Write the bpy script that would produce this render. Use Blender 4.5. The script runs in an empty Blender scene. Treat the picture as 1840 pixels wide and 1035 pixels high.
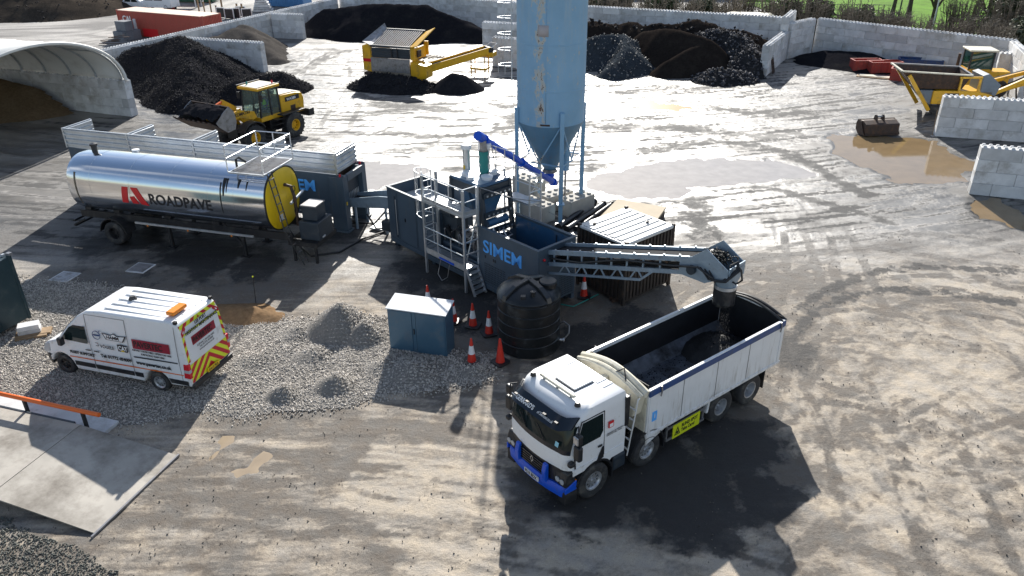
import bpy, bmesh, math, random
import numpy as np
from mathutils import Vector, Matrix
random.seed(7)
R = math.radians
scene = bpy.context.scene
col = scene.collection
# ------------------------------------------------------------------ camera
FPX, PITCH, ROLL, CAMH = 1387.66, R(27.514), R(-0.5457), 13.795
W0, H0 = 1840.0, 1035.0
_f = Vector((0, math.cos(PITCH), -math.sin(PITCH))); _r = Vector((1, 0, 0)); _u = Vector((0, math.sin(PITCH), math.cos(PITCH)))
_R = math.cos(ROLL) * _r + math.sin(ROLL) * _u; _U = -math.sin(ROLL) * _r + math.cos(ROLL) * _u
cam_d = bpy.data.cameras.new('camera'); cam = bpy.data.objects.new('camera', cam_d); col.objects.link(cam)
cam_d.sensor_width = 36; cam_d.lens = 36 * FPX / W0; cam_d.clip_start = 0.2; cam_d.clip_end = 3000
cam.matrix_world = Matrix(((_R.x, _U.x, -_f.x, 0), (_R.y, _U.y, -_f.y, 0), (_R.z, _U.z, -_f.z, CAMH), (0, 0, 0, 1)))
scene.camera = cam
def G(x, y, z=0.0):
    """photo pixel -> point on the level plane at height z"""
    d = _f + _R * ((x - W0 / 2) / FPX) - _U * ((y - H0 / 2) / FPX)
    t = (z - CAMH) / d.z
    return Vector((d.x * t, d.y * t, z))
# ------------------------------------------------------------------ light
SUN_EL, SUN_AZ = R(28.5), R(2.6)
world = bpy.data.worlds.new('World'); scene.world = world; world.use_nodes = True
nt = world.node_tree; bg = nt.nodes['Background']
sky = nt.nodes.new('ShaderNodeTexSky'); sky.sky_type = 'NISHITA'; sky.sun_disc = False
sky.sun_elevation = SUN_EL; sky.sun_rotation = SUN_AZ; sky.air_density = 1.0; sky.dust_density = 0.6; sky.ozone_density = 1.5
# scattered white cloud over the blue
wtc = nt.nodes.new('ShaderNodeTexCoord'); wsx = nt.nodes.new('ShaderNodeSeparateXYZ'); nt.links.new(wtc.outputs['Generated'], wsx.inputs[0])
wz = nt.nodes.new('ShaderNodeMath'); wz.operation = 'ADD'; wz.inputs[1].default_value = 0.12; nt.links.new(wsx.outputs[2], wz.inputs[0])
wdv = nt.nodes.new('ShaderNodeVectorMath'); wdv.operation = 'DIVIDE'; wcb = nt.nodes.new('ShaderNodeCombineXYZ')
for k in range(3): nt.links.new(wz.outputs[0], wcb.inputs[k])
nt.links.new(wtc.outputs['Generated'], wdv.inputs[0]); nt.links.new(wcb.outputs[0], wdv.inputs[1])
wn = nt.nodes.new('ShaderNodeTexNoise'); wn.inputs['Scale'].default_value = 1.1; wn.inputs['Detail'].default_value = 7; wn.inputs['Roughness'].default_value = 0.58; nt.links.new(wdv.outputs[0], wn.inputs['Vector'])
wr = nt.nodes.new('ShaderNodeMapRange'); wr.inputs[1].default_value = 0.50; wr.inputs[2].default_value = 0.68; nt.links.new(wn.outputs['Fac'], wr.inputs[0])
wup = nt.nodes.new('ShaderNodeMapRange'); wup.inputs[1].default_value = 0.0; wup.inputs[2].default_value = 0.08; nt.links.new(wsx.outputs[2], wup.inputs[0])
wm_ = nt.nodes.new('ShaderNodeMath'); wm_.operation = 'MULTIPLY'; nt.links.new(wr.outputs[0], wm_.inputs[0]); nt.links.new(wup.outputs[0], wm_.inputs[1])
wx = nt.nodes.new('ShaderNodeMix'); wx.data_type = 'RGBA'; nt.links.new(wm_.outputs[0], wx.inputs['Factor']); nt.links.new(sky.outputs[0], wx.inputs['A']); wx.inputs['B'].default_value = (8.0, 8.2, 8.6, 1)
nt.links.new(wx.outputs['Result'], bg.inputs[0]); bg.inputs[1].default_value = 0.078
sd = bpy.data.lights.new('sun', 'SUN'); sd.energy = 5.0; sd.angle = R(0.5); sd.color = (1.0, 0.955, 0.88)
sun = bpy.data.objects.new('sun', sd); col.objects.link(sun)
sun.rotation_euler = Vector((math.sin(SUN_AZ) * math.cos(SUN_EL), math.cos(SUN_AZ) * math.cos(SUN_EL), math.sin(SUN_EL))).to_track_quat('Z', 'Y').to_euler()
sun.location = (0, 60, 60)
vs = scene.view_settings; vs.view_transform = 'Standard'; vs.look = 'None'; vs.gamma = 1; vs.use_curve_mapping = False; vs.exposure = 0.86
# ------------------------------------------------------------------ materials
MATS = {}
def pm(name, c, rough=0.5, metal=0.0, var=0.12, scale=2.0, bump=0.0, bscale=30.0, dirt=None, dscale=1.5, damt=0.5, rand=0.0, spec=0.5, streak=False, low=None):
    """procedural paint / metal / plastic: base colour with value noise, optional dirt colour in noisy patches, fine bump"""
    m = bpy.data.materials.new(name); m.use_nodes = True; n = m.node_tree.nodes; l = m.node_tree.links
    b = n['Principled BSDF']; b.inputs['Roughness'].default_value = rough; b.inputs['Metallic'].default_value = metal
    b.inputs['Specular IOR Level'].default_value = spec
    tc = n.new('ShaderNodeTexCoord'); oi = n.new('ShaderNodeObjectInfo')
    add = n.new('ShaderNodeVectorMath'); add.operation = 'ADD'; l.new(tc.outputs['Object'], add.inputs[0])
    mul = n.new('ShaderNodeMath'); mul.operation = 'MULTIPLY'; mul.inputs[1].default_value = 37.0; l.new(oi.outputs['Random'], mul.inputs[0]); l.new(mul.outputs[0], add.inputs[1])
    vec = add.outputs[0]
    nz = n.new('ShaderNodeTexNoise'); nz.inputs['Scale'].default_value = scale; nz.inputs['Detail'].default_value = 6; nz.inputs['Roughness'].default_value = 0.62; l.new(vec, nz.inputs['Vector'])
    mr = n.new('ShaderNodeMapRange'); mr.inputs['From Min'].default_value = 0.25; mr.inputs['From Max'].default_value = 0.75
    mr.inputs['To Min'].default_value = 1 - var; mr.inputs['To Max'].default_value = 1 + var; l.new(nz.outputs['Fac'], mr.inputs['Value'])
    val = mr.outputs[0]
    if rand:
        rr = n.new('ShaderNodeMapRange'); rr.inputs['To Min'].default_value = 1 - rand; rr.inputs['To Max'].default_value = 1 + rand; l.new(oi.outputs['Random'], rr.inputs['Value'])
        mm = n.new('ShaderNodeMath'); mm.operation = 'MULTIPLY'; l.new(val, mm.inputs[0]); l.new(rr.outputs[0], mm.inputs[1]); val = mm.outputs[0]
    sc = n.new('ShaderNodeVectorMath'); sc.operation = 'SCALE'; sc.inputs[0].default_value = c[:3]; l.new(val, sc.inputs['Scale'])
    out = sc.outputs[0]
    if dirt is not None:
        dn = n.new('ShaderNodeTexNoise'); dn.inputs['Scale'].default_value = dscale; dn.inputs['Detail'].default_value = 8; dn.inputs['Roughness'].default_value = 0.7
        if streak:
            mp = n.new('ShaderNodeMapping'); mp.inputs['Scale'].default_value = (3.0, 3.0, 0.35); l.new(vec, mp.inputs[0]); l.new(mp.outputs[0], dn.inputs['Vector'])
        else: l.new(vec, dn.inputs['Vector'])
        dfac = dn.outputs['Fac']
        if low:   # splashed dirt thickens towards the ground
            lz = n.new('ShaderNodeSeparateXYZ'); l.new(tc.outputs['Object'], lz.inputs[0]); lr = n.new('ShaderNodeMapRange'); lr.inputs[1].default_value = low[1]; lr.inputs[2].default_value = low[0]; lr.inputs[3].default_value = 0.0; lr.inputs[4].default_value = 0.12; l.new(lz.outputs[2], lr.inputs[0])
            la = n.new('ShaderNodeMath'); la.operation = 'ADD'; l.new(dfac, la.inputs[0]); l.new(lr.outputs[0], la.inputs[1]); dfac = la.outputs[0]
        dr = n.new('ShaderNodeMapRange'); dr.inputs['From Min'].default_value = 0.62 - 0.3 * damt; dr.inputs['From Max'].default_value = 0.85 - 0.3 * damt; l.new(dfac, dr.inputs['Value'])
        mx = n.new('ShaderNodeMix'); mx.data_type = 'RGBA'; l.new(dr.outputs[0], mx.inputs['Factor']); l.new(out, mx.inputs['A']); mx.inputs['B'].default_value = (*dirt, 1); out = mx.outputs['Result']
        ra = n.new('ShaderNodeMapRange'); ra.inputs['To Min'].default_value = rough; ra.inputs['To Max'].default_value = max(rough, 0.75); l.new(dr.outputs[0], ra.inputs['Value']); l.new(ra.outputs[0], b.inputs['Roughness'])
    l.new(out, b.inputs['Base Color'])
    if bump:
        bn = n.new('ShaderNodeTexNoise'); bn.inputs['Scale'].default_value = bscale; bn.inputs['Detail'].default_value = 4; l.new(vec, bn.inputs['Vector'])
        bp = n.new('ShaderNodeBump'); bp.inputs['Strength'].default_value = bump; bp.inputs['Distance'].default_value = 0.02; l.new(bn.outputs['Fac'], bp.inputs['Height']); l.new(bp.outputs[0], b.inputs['Normal'])
    MATS[name] = m
    return m
def glass_mat(name, c, rough=0.03, trans=0.0):
    m = pm(name, c, rough, 0, 0.1, 1.0); b = m.node_tree.nodes['Principled BSDF']; b.inputs['Specular IOR Level'].default_value = 0.8
    b.inputs['Transmission Weight'].default_value = trans; b.inputs['IOR'].default_value = 1.1 if trans else 1.5
    return m
M = {}
MUD = (0.24, 0.21, 0.17)
M['concrete'] = pm('concrete_block', (0.60, 0.605, 0.61), 0.85, 0, 0.2, 1.3, 0.35, 25, (0.32, 0.30, 0.27), 0.9, 0.40, rand=0.16)
M['white'] = pm('white_paint', (0.76, 0.77, 0.78), 0.34, 0, 0.06, 1.5, dirt=(0.44, 0.41, 0.36), dscale=3.0, damt=0.14, low=(0.35, 1.15))
M['white_dirty'] = pm('white_paint_dirty', (0.74, 0.75, 0.76), 0.45, 0, 0.06, 2.0, dirt=(0.46, 0.43, 0.39), dscale=2.6, damt=0.2, streak=True, low=(0.9, 1.9))
M['cream'] = pm('cream_paint', (0.66, 0.62, 0.50), 0.45, 0, 0.08, 2.0, dirt=(0.30, 0.26, 0.20), dscale=3, damt=0.3)
M['navy'] = pm('navy_paint', (0.015, 0.06, 0.20), 0.4, 0, 0.15, 3, dirt=(0.10, 0.11, 0.13), dscale=2.5, damt=0.4)
M['blue'] = pm('blue_paint', (0.006, 0.085, 0.58), 0.35, 0, 0.08, 2, dirt=(0.05, 0.07, 0.2), dscale=5, damt=0.15)
M['black'] = pm('black_plastic', (0.016, 0.017, 0.02), 0.42, 0, 0.2, 4, dirt=(0.09, 0.085, 0.075), dscale=3, damt=0.25)
M['black_gloss'] = pm('black_gloss', (0.012, 0.016, 0.024), 0.16, 0, 0.1, 2)
M['rubber'] = pm('tyre_rubber', (0.028, 0.028, 0.03), 0.75, 0, 0.25, 6, 0.2, 40, (0.13, 0.12, 0.10), 3, 0.4)
M['chassis'] = pm('chassis_black', (0.014, 0.014, 0.016), 0.55, 0, 0.25, 4, 0.1, 40, (0.06, 0.055, 0.05), 3, 0.35)
M['rim'] = pm('rim_steel', (0.50, 0.51, 0.53), 0.4, 0.7, 0.15, 5, dirt=(0.2, 0.18, 0.16), dscale=6, damt=0.4)
M['galv'] = pm('galvanised_steel', (0.56, 0.59, 0.62), 0.38, 0.75, 0.16, 5, 0.06, 20)
M['galv_sheet'] = pm('galvanised_sheet', (0.62, 0.66, 0.70), 0.33, 0.7, 0.12, 1.5, 0.0, dirt=(0.42, 0.43, 0.42), dscale=1.0, damt=0.35)
M['slate'] = pm('slate_paint', (0.058, 0.086, 0.118), 0.42, 0, 0.14, 1.2, 0.05, 30, (0.13, 0.13, 0.125), 2.2, 0.2, streak=True)
M['slate_dark'] = pm('slate_paint_dark', (0.022, 0.034, 0.048), 0.45, 0, 0.15, 2, dirt=(0.07, 0.07, 0.07), dscale=3, damt=0.3)
M['plant_blue'] = pm('plant_blue_paint', (0.03, 0.10, 0.20), 0.4, 0, 0.1, 2, dirt=(0.15, 0.16, 0.17), dscale=2.5, damt=0.3)
M['letter_blue'] = pm('letter_blue', (0.10, 0.42, 0.95), 0.4, 0, 0.03, 2)
M['letter_black'] = pm('letter_black', (0.015, 0.015, 0.018), 0.5, 0, 0.05, 2)
M['letter_white'] = pm('letter_white', (0.8, 0.8, 0.8), 0.5, 0, 0.03, 2)
M['letter_red'] = pm('letter_red', (0.62, 0.015, 0.02), 0.4, 0, 0.05, 2)
M['red'] = pm('red_plastic', (0.62, 0.035, 0.02), 0.45, 0, 0.1, 4, dirt=(0.25, 0.08, 0.06), dscale=5, damt=0.2)
M['skip_red'] = pm('skip_red', (0.34, 0.045, 0.035), 0.6, 0, 0.2, 2, 0.1, 20, (0.20, 0.10, 0.08), 2.5, 0.4)
M['reflective'] = pm('reflective_white', (0.8, 0.81, 0.83), 0.35, 0, 0.06, 4, dirt=(0.45, 0.43, 0.4), dscale=8, damt=0.2)
M['orange'] = pm('orange_paint', (0.75, 0.14, 0.015), 0.4, 0, 0.08, 3)
M['yellow'] = pm('machine_yellow', (0.74, 0.40, 0.010), 0.4, 0, 0.12, 1.5, 0, 30, (0.22, 0.15, 0.06), 2.0, 0.32)
M['tank_yellow'] = pm('tank_yellow', (0.78, 0.52, 0.012), 0.4, 0, 0.07, 1.5, 0, 30, (0.10, 0.08, 0.03), 2.2, 0.12, streak=True)
M['sign_yellow'] = pm('sign_yellow', (0.66, 0.72, 0.02), 0.4, 0, 0.04, 2)
M['green'] = pm('green_sleeve', (0.02, 0.22, 0.20), 0.6, 0, 0.15, 4)
M['container_green'] = pm('container_dark_green', (0.012, 0.035, 0.045), 0.5, 0, 0.12, 2, 0.05, 20, (0.05, 0.07, 0.07), 2, 0.3)
M['container_dark'] = pm('container_dark', (0.03, 0.024, 0.021), 0.6, 0, 0.2, 2, 0.1, 25, (0.09, 0.06, 0.04), 3, 0.4)
M['container_red'] = pm('container_red', (0.36, 0.06, 0.04), 0.55, 0, 0.15, 1.0, 0, 25, (0.24, 0.10, 0.07), 1.5, 0.3, streak=True)
M['container_top'] = pm('container_top', (0.66, 0.48, 0.38), 0.6, 0, 0.08, 1.0)
M['roof_white'] = pm('white_roof_sheet', (0.62, 0.62, 0.60), 0.5, 0, 0.06, 1.0, dirt=(0.35, 0.33, 0.3), dscale=1.4, damt=0.2)
M['tank_black'] = pm('tank_black_plastic', (0.011, 0.013, 0.015), 0.33, 0, 0.15, 2, dirt=(0.07, 0.075, 0.08), dscale=2, damt=0.25)
M['tank_rib'] = pm('tank_rib_plastic', (0.022, 0.024, 0.026), 0.3, 0, 0.15, 2)
M['cabinet'] = pm('cabinet_steel', (0.06, 0.13, 0.20), 0.3, 0.2, 0.08, 0.9, dirt=(0.12, 0.15, 0.18), dscale=0.9, damt=0.3)
M['cabinet_top'] = pm('cabinet_roof', (0.62, 0.64, 0.66), 0.5, 0, 0.05, 1.0)
M['wood'] = pm('timber', (0.30, 0.20, 0.11), 0.75, 0, 0.25, 6, 0.3, 30)
M['rust'] = pm('rusty_steel', (0.06, 0.04, 0.032), 0.65, 0.2, 0.3, 5, 0.25, 30, (0.16, 0.08, 0.04), 4, 0.4)
M['steel_worn'] = pm('worn_steel', (0.30, 0.30, 0.31), 0.4, 0.6, 0.2, 4, 0.05, 20, (0.14, 0.12, 0.10), 3, 0.4)
M['canvas'] = pm('white_canvas', (0.72, 0.72, 0.69), 0.7, 0, 0.06, 0.6, dirt=(0.5, 0.49, 0.45), dscale=0.5, damt=0.3)
M['glass_dark'] = glass_mat('dark_glass', (0.010, 0.018, 0.018)); MATS['dark_glass'].node_tree.nodes['Principled BSDF'].inputs['Specular IOR Level'].default_value = 0.35
M['glass_green'] = glass_mat('green_glass', (0.02, 0.07, 0.06), 0.05)
M['glass_clear'] = glass_mat('clear_glass', (0.55, 0.66, 0.62), 0.02, 0.9)
M['lamp_red'] = pm('lamp_red', (0.6, 0.02, 0.03), 0.2)
M['lamp_amber'] = pm('lamp_amber', (0.85, 0.25, 0.01), 0.25)
M['lamp_clear'] = pm('lamp_clear', (0.42, 0.44, 0.46), 0.12)
M['blue_pale'] = pm('belt_frame_steel', (0.27, 0.35, 0.43), 0.42, 0.35, 0.14, 4, 0.05, 20, (0.22, 0.22, 0.22), 3, 0.25)
M['belt'] = pm('conveyor_belt', (0.022, 0.023, 0.026), 0.9, 0, 0.25, 6, 0.1, 40, spec=0.15)
M['asphalt_mix'] = pm('fresh_asphalt', (0.014, 0.014, 0.014), 0.5, 0, 0.5, 30, 0.8, 60)
M['hivis'] = pm('hivis_green', (0.32, 0.85, 0.05), 0.7, 0, 0.05, 5)
M['skin'] = pm('skin', (0.5, 0.30, 0.22), 0.55, 0, 0.05, 5)
M['bark'] = pm('bark', (0.075, 0.062, 0.05), 0.9, 0, 0.3, 6, 0.5, 12)
M['twig'] = pm('twig', (0.16, 0.135, 0.105), 0.9, 0, 0.3, 3)
M['leaf'] = pm('leaf', (0.055, 0.085, 0.028), 0.6, 0, 0.35, 0.8)
M['leaf_pale'] = pm('leaf_pale', (0.10, 0.11, 0.06), 0.6, 0, 0.35, 0.8)
# ------------------------------------------------------------------ mesh builder
class MB:
    def __init__(s): s.v = []; s.f = []
    def add(s, vs_, fs):
        o = len(s.v); s.v += [tuple(p) for p in vs_]; s.f += [tuple(i + o for i in f) for f in fs]; return s
    def box(s, x0, x1, y0, y1, z0, z1):
        return s.add([(x0, y0, z0), (x1, y0, z0), (x1, y1, z0), (x0, y1, z0), (x0, y0, z1), (x1, y0, z1), (x1, y1, z1), (x0, y1, z1)],
                     [(0, 3, 2, 1), (4, 5, 6, 7), (0, 1, 5, 4), (1, 2, 6, 5), (2, 3, 7, 6), (3, 0, 4, 7)])
    def bar(s, p, q, w=0.05, h=None, up=(0, 0, 1)):
        """square bar from p to q, w wide and h high"""
        h = w if h is None else h; p = Vector(p); q = Vector(q); d = (q - p).normalized(); a = Vector(up)
        if abs(d.dot(a)) > 0.97: a = Vector((1, 0, 0))
        x = d.cross(a).normalized() * (w / 2); y = x.cross(d).normalized() * (h / 2)
        return s.add([p - x - y, p + x - y, p + x + y, p - x + y, q - x - y, q + x - y, q + x + y, q - x + y],
                     [(0, 3, 2, 1), (4, 5, 6, 7), (0, 1, 5, 4), (1, 2, 6, 5), (2, 3, 7, 6), (3, 0, 4, 7)])
    def cyl(s, p, q, r, r2=None, n=12, cap=True):
        r2 = r if r2 is None else r2; p = Vector(p); q = Vector(q); d = (q - p).normalized(); a = Vector((0, 0, 1)) if abs(d.z) < 0.95 else Vector((1, 0, 0))
        x = d.cross(a).normalized(); y = d.cross(x)
        vs_ = [p + (x * math.cos(t) + y * math.sin(t)) * r for t in [2 * math.pi * i / n for i in range(n)]] + [q + (x * math.cos(t) + y * math.sin(t)) * r2 for t in [2 * math.pi * i / n for i in range(n)]]
        fs = [(i, (i + 1) % n, n + (i + 1) % n, n + i) for i in range(n)]
        if cap: fs += [tuple(range(n - 1, -1, -1)), tuple(range(n, 2 * n))]
        return s.add(vs_, fs)
    def tube(s, pts, r, n=8):
        pts = [Vector(p) for p in pts]; rings = []; px = None
        for i, p in enumerate(pts):
            d = (pts[min(i + 1, len(pts) - 1)] - pts[max(i - 1, 0)]).normalized()
            if px is None: a = Vector((0, 0, 1)) if abs(d.z) < 0.9 else Vector((1, 0, 0)); x = d.cross(a).normalized()
            else: x = (px - d * px.dot(d)).normalized()
            px = x; y = d.cross(x); rr = r[i] if isinstance(r, (list, tuple)) else r
            rings.append([p + (x * math.cos(2 * math.pi * k / n) + y * math.sin(2 * math.pi * k / n)) * rr for k in range(n)])
        fs = []
        for i in range(len(rings) - 1):
            for k in range(n): fs.append((i * n + k, i * n + (k + 1) % n, (i + 1) * n + (k + 1) % n, (i + 1) * n + k))
        fs += [tuple(range(n - 1, -1, -1)), tuple((len(rings) - 1) * n + k for k in range(n))]
        return s.add([p for r_ in rings for p in r_], fs)
    def lathe(s, prof, c=(0, 0, 0), n=32, axis='z'):
        vs_ = []; m = len(prof)
        for k in range(n):
            t = 2 * math.pi * k / n; ct, st = math.cos(t), math.sin(t)
            for r, h in prof:
                if axis == 'z': vs_.append((c[0] + r * ct, c[1] + r * st, c[2] + h))
                elif axis == 'y': vs_.append((c[0] + r * ct, c[1] + h, c[2] + r * st))
                else: vs_.append((c[0] + h, c[1] + r * ct, c[2] + r * st))
        fs = [(k * m + j, ((k + 1) % n) * m + j, ((k + 1) % n) * m + j + 1, k * m + j + 1) for k in range(n) for j in range(m - 1)]
        return s.add(vs_, fs)
    def prism(s, poly, lo, hi, axis='y', fn=None):
        """extrude a 2-D polygon: axis y -> poly is (x,z); axis x -> (y,z); axis z -> (x,y)"""
        mk = {'y': lambda a, b, t: (a, t, b), 'x': lambda a, b, t: (t, a, b), 'z': lambda a, b, t: (a, b, t)}[axis]
        n = len(poly); vs_ = [mk(a, b, lo) for a, b in poly] + [mk(a, b, hi) for a, b in poly]
        if fn: vs_ = [fn(p) for p in vs_]
        return s.add(vs_, [tuple(range(n)), tuple(range(2 * n - 1, n - 1, -1))] + [(i, n + i, n + (i + 1) % n, (i + 1) % n) for i in range(n)])
    def quad(s, a, b, c_, d): return s.add([a, b, c_, d], [(0, 1, 2, 3)])
    def plate(s, pts, t):
        """polygon in 3-D given thickness t along its normal"""
        pts = [Vector(p) for p in pts]; nn = (pts[1] - pts[0]).cross(pts[2] - pts[0]).normalized() * t; n = len(pts)
        return s.add(pts + [p + nn for p in pts], [tuple(range(n - 1, -1, -1)), tuple(range(n, 2 * n))] + [(i, (i + 1) % n, n + (i + 1) % n, n + i) for i in range(n)])
    def sph(s, c, r, n=10, sz=1.0):
        prof = [(max(1e-4, r * math.sin(math.pi * j / n)), -r * sz * math.cos(math.pi * j / n)) for j in range(n + 1)]
        return s.lathe(prof, c, n * 2)
    def mesh(s, name, mat=None, smooth=False, recalc=True):
        me = bpy.data.meshes.new(name); me.from_pydata(s.v, [], s.f)
        if recalc:
            bm = bmesh.new(); bm.from_mesh(me); bmesh.ops.recalc_face_normals(bm, faces=bm.faces); bm.to_mesh(me); bm.free()
        if mat: me.materials.append(M[mat] if isinstance(mat, str) else mat)
        if smooth: me.shade_smooth(); me.set_sharp_from_angle(angle=R(smooth if smooth is not True else 40))
        return me
    def build(s, name, mat, parent=None, smooth=False, bevel=0.0, seg=2):
        o = bpy.data.objects.new(name, s.mesh(name, mat, smooth)); col.objects.link(o)
        if parent: o.parent = parent
        if bevel:
            b = o.modifiers.new('bevel', 'BEVEL'); b.width = bevel; b.segments = seg; b.limit_method = 'ANGLE'; b.angle_limit = R(35); b.harden_normals = False
        return o
def tag(o, label=None, cat=None, group=None, kind=None):
    if label: o['label'] = label
    if cat: o['category'] = cat
    if group: o['group'] = group
    if kind: o['kind'] = kind
    return o
def thing(name, loc, rz, label, cat, group=None):
    o = bpy.data.objects.new(name, None); col.objects.link(o); o.location = loc; o.rotation_euler = (0, 0, rz); o.empty_display_size = 0.3
    return tag(o, label, cat, group)
def copy_tree(o, parent=None):
    c = o.copy(); col.objects.link(c)
    if parent: c.parent = parent
    for ch in list(o.children): copy_tree(ch, c)
    return c
def text(name, body, size, origin, xdir, ydir, mat, parent, ext=0.006, bold=0.0, xs=1.0, align='LEFT', shear=0.0):
    """flat raised lettering: origin = left baseline, xdir = reading direction, ydir = up"""
    cu = bpy.data.curves.new(name, 'FONT'); cu.body = body; cu.size = size; cu.extrude = ext; cu.offset = bold; cu.align_x = align; cu.resolution_u = 3; cu.shear = shear
    tmp = bpy.data.objects.new('tmp', cu); col.objects.link(tmp)
    me = bpy.data.meshes.new_from_object(tmp.evaluated_get(bpy.context.evaluated_depsgraph_get())); bpy.data.objects.remove(tmp); bpy.data.curves.remove(cu)
    x = Vector(xdir).normalized(); y = Vector(ydir).normalized(); z = x.cross(y)
    mt = Matrix(((x.x * xs, y.x, z.x, origin[0]), (x.y * xs, y.y, z.y, origin[1]), (x.z * xs, y.z, z.z, origin[2]), (0, 0, 0, 1)))
    me.transform(mt); me.materials.clear(); me.materials.append(M[mat]); me.name = name
    o = bpy.data.objects.new(name, me); col.objects.link(o); o.parent = parent
    return o
def np_mesh(name, V, F, mat, smooth=False):
    """V (n,3), F (m,k) arrays -> mesh, fast"""
    me = bpy.data.meshes.new(name); V = np.asarray(V, np.float32); F = np.asarray(F, np.int32); k = F.shape[1]
    me.vertices.add(len(V)); me.vertices.foreach_set('co', V.ravel()); me.loops.add(F.size); me.loops.foreach_set('vertex_index', F.ravel())
    me.polygons.add(len(F)); me.polygons.foreach_set('loop_start', np.arange(0, F.size, k, dtype=np.int32))
    me.update(calc_edges=True)
    if mat: me.materials.append(M[mat] if isinstance(mat, str) else mat)
    if smooth: me.shade_smooth()
    return me
_rng = np.random.default_rng(11)
_LAT = _rng.random((6, 256, 256))
def vnoise(x, y, s=0):
    xi = np.floor(x).astype(int); yi = np.floor(y).astype(int); fx = x - xi; fy = y - yi
    fx = fx * fx * (3 - 2 * fx); fy = fy * fy * (3 - 2 * fy); L = _LAT[s % 6]
    a = L[xi & 255, yi & 255]; b = L[(xi + 1) & 255, yi & 255]; c = L[xi & 255, (yi + 1) & 255]; d = L[(xi + 1) & 255, (yi + 1) & 255]
    return (a * (1 - fx) + b * fx) * (1 - fy) + (c * (1 - fx) + d * fx) * fy
def fbm(x, y, s=0, o=4, g=0.5):
    t = 0; a = 1; n = 0
    for i in range(o):
        t = t + a * vnoise(x * 2 ** i + 17.3 * i, y * 2 ** i + 9.1 * i, s + i); n += a; a *= g
    return t / n
def sstep(a, b, x):
    t = np.clip((x - a) / (b - a), 0, 1); return t * t * (3 - 2 * t)
def inpoly(px, py, poly):
    r = np.zeros(px.shape, bool); n = len(poly)
    for i in range(n):
        x0, y0 = poly[i][:2]; x1, y1 = poly[(i + 1) % n][:2]
        if y0 == y1: continue
        c = ((y0 > py) != (y1 > py)) & (px < (x1 - x0) * (py - y0) / (y1 - y0) + x0); r ^= c
    return r
def dpoly(px, py, poly):
    """signed distance to a polygon, positive inside"""
    d = np.full(px.shape, 1e9); n = len(poly)
    for i in range(n):
        x0, y0 = poly[i][:2]; x1, y1 = poly[(i + 1) % n][:2]; ex, ey = x1 - x0, y1 - y0
        t = np.clip(((px - x0) * ex + (py - y0) * ey) / (ex * ex + ey * ey + 1e-9), 0, 1)
        d = np.minimum(d, np.hypot(px - x0 - t * ex, py - y0 - t * ey))
    return np.where(inpoly(px, py, poly), d, -d)
# ================================================================== GROUND
def axis_pts(segs):
    out = [segs[0][0]]
    for a, b, d0, d1 in segs:
        n = 1; L = b - a
        if abs(d0 - d1) < 1e-6: k = max(1, round(L / d0)); out += [a + L * (i + 1) / k for i in range(k)]
        else:
            x = a; d = d0; st = []
            k = max(2, round(2 * L / (d0 + d1))); w = np.linspace(d0, d1, k); w = np.cumsum(w) / w.sum() * L; out += list(a + w)
    return np.array(out)
gx = axis_pts([(-900, -120, 120, 30), (-120, -45, 15, 0.8), (-45, -18, 0.6, 0.1), (-18, 22, 0.068, 0.068), (22, 50, 0.1, 0.7), (50, 130, 1, 15), (130, 900, 30, 120)])
gy = axis_pts([(-400, -20, 100, 10), (-20, 10, 6, 0.3), (10, 30, 0.068, 0.068), (30, 62, 0.1, 0.22), (62, 100, 0.25, 1.0), (100, 200, 1.5, 12), (200, 2200, 20, 240)])
GX, GY = np.meshgrid(gx, gy, indexing='ij')
def n2(p): return (p.x, p.y)
def PXP(*pts): return [n2(G(x, y)) for x, y in pts]
def wob(x, y, a=0.35, s=1.1): return (fbm(x * s + 3, y * s + 8, 2, 4) - 0.5) * 2 * a
pale = np.zeros(GX.shape); wet = np.zeros(GX.shape); dark = np.zeros(GX.shape)
near = sstep(34, 24, GY); far = 1 - near
# long sweeping streaks: bend the coordinates round the yard's turning circle
ang = R(-14) + 0.012 * (GX + 4) ** 1 * 0.4
su = GX * math.cos(R(-13)) + GY * math.sin(R(-13)); sv = -GX * math.sin(R(-13)) + GY * math.cos(R(-13)) + 0.012 * (su + 3) ** 2 * sstep(60, 10, np.abs(su))
st1 = fbm(su * 0.22, sv * 1.7, 0, 5, 0.6); st2 = fbm(su * 0.5 + 40, sv * 5.0, 1, 4, 0.6); bl = fbm(GX * 0.35 + 5, GY * 0.35, 3, 5, 0.55); fine = fbm(GX * 2.2, GY * 2.2, 4, 4, 0.65)
zone = np.full(GX.shape, 0.43)
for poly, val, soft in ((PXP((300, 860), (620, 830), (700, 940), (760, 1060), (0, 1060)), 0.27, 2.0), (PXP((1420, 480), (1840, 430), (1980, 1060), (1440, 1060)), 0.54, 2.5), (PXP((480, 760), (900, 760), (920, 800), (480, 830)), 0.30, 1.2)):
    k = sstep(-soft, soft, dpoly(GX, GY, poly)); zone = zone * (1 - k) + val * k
patch = fbm(GX * 0.9 + 7, GY * 0.9, 3, 6, 0.62)
tc_ = (12.5, 17.0); rad_ = np.hypot(GX - tc_[0], (GY - tc_[1]) * 0.9) + 3.2 * (bl - 0.5) + 1.2 * (fbm(GX * 0.9, GY * 0.9, 1, 3) - 0.5); th_ = np.arctan2(GY - tc_[1], GX - tc_[0])
sa1 = fbm(rad_ * 1.5 + 3, th_ * 2.2 + 11, 2, 5, 0.62); sa2 = fbm(rad_ * 5.0, th_ * 3.5 + 5, 4, 4, 0.62); rk = sstep(4.5, 8.5, GX) * sstep(11.5, 14.5, GY)
st1 = st1 * (1 - rk) + sa1 * rk; st2 = st2 * (1 - rk) + sa2 * rk
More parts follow.
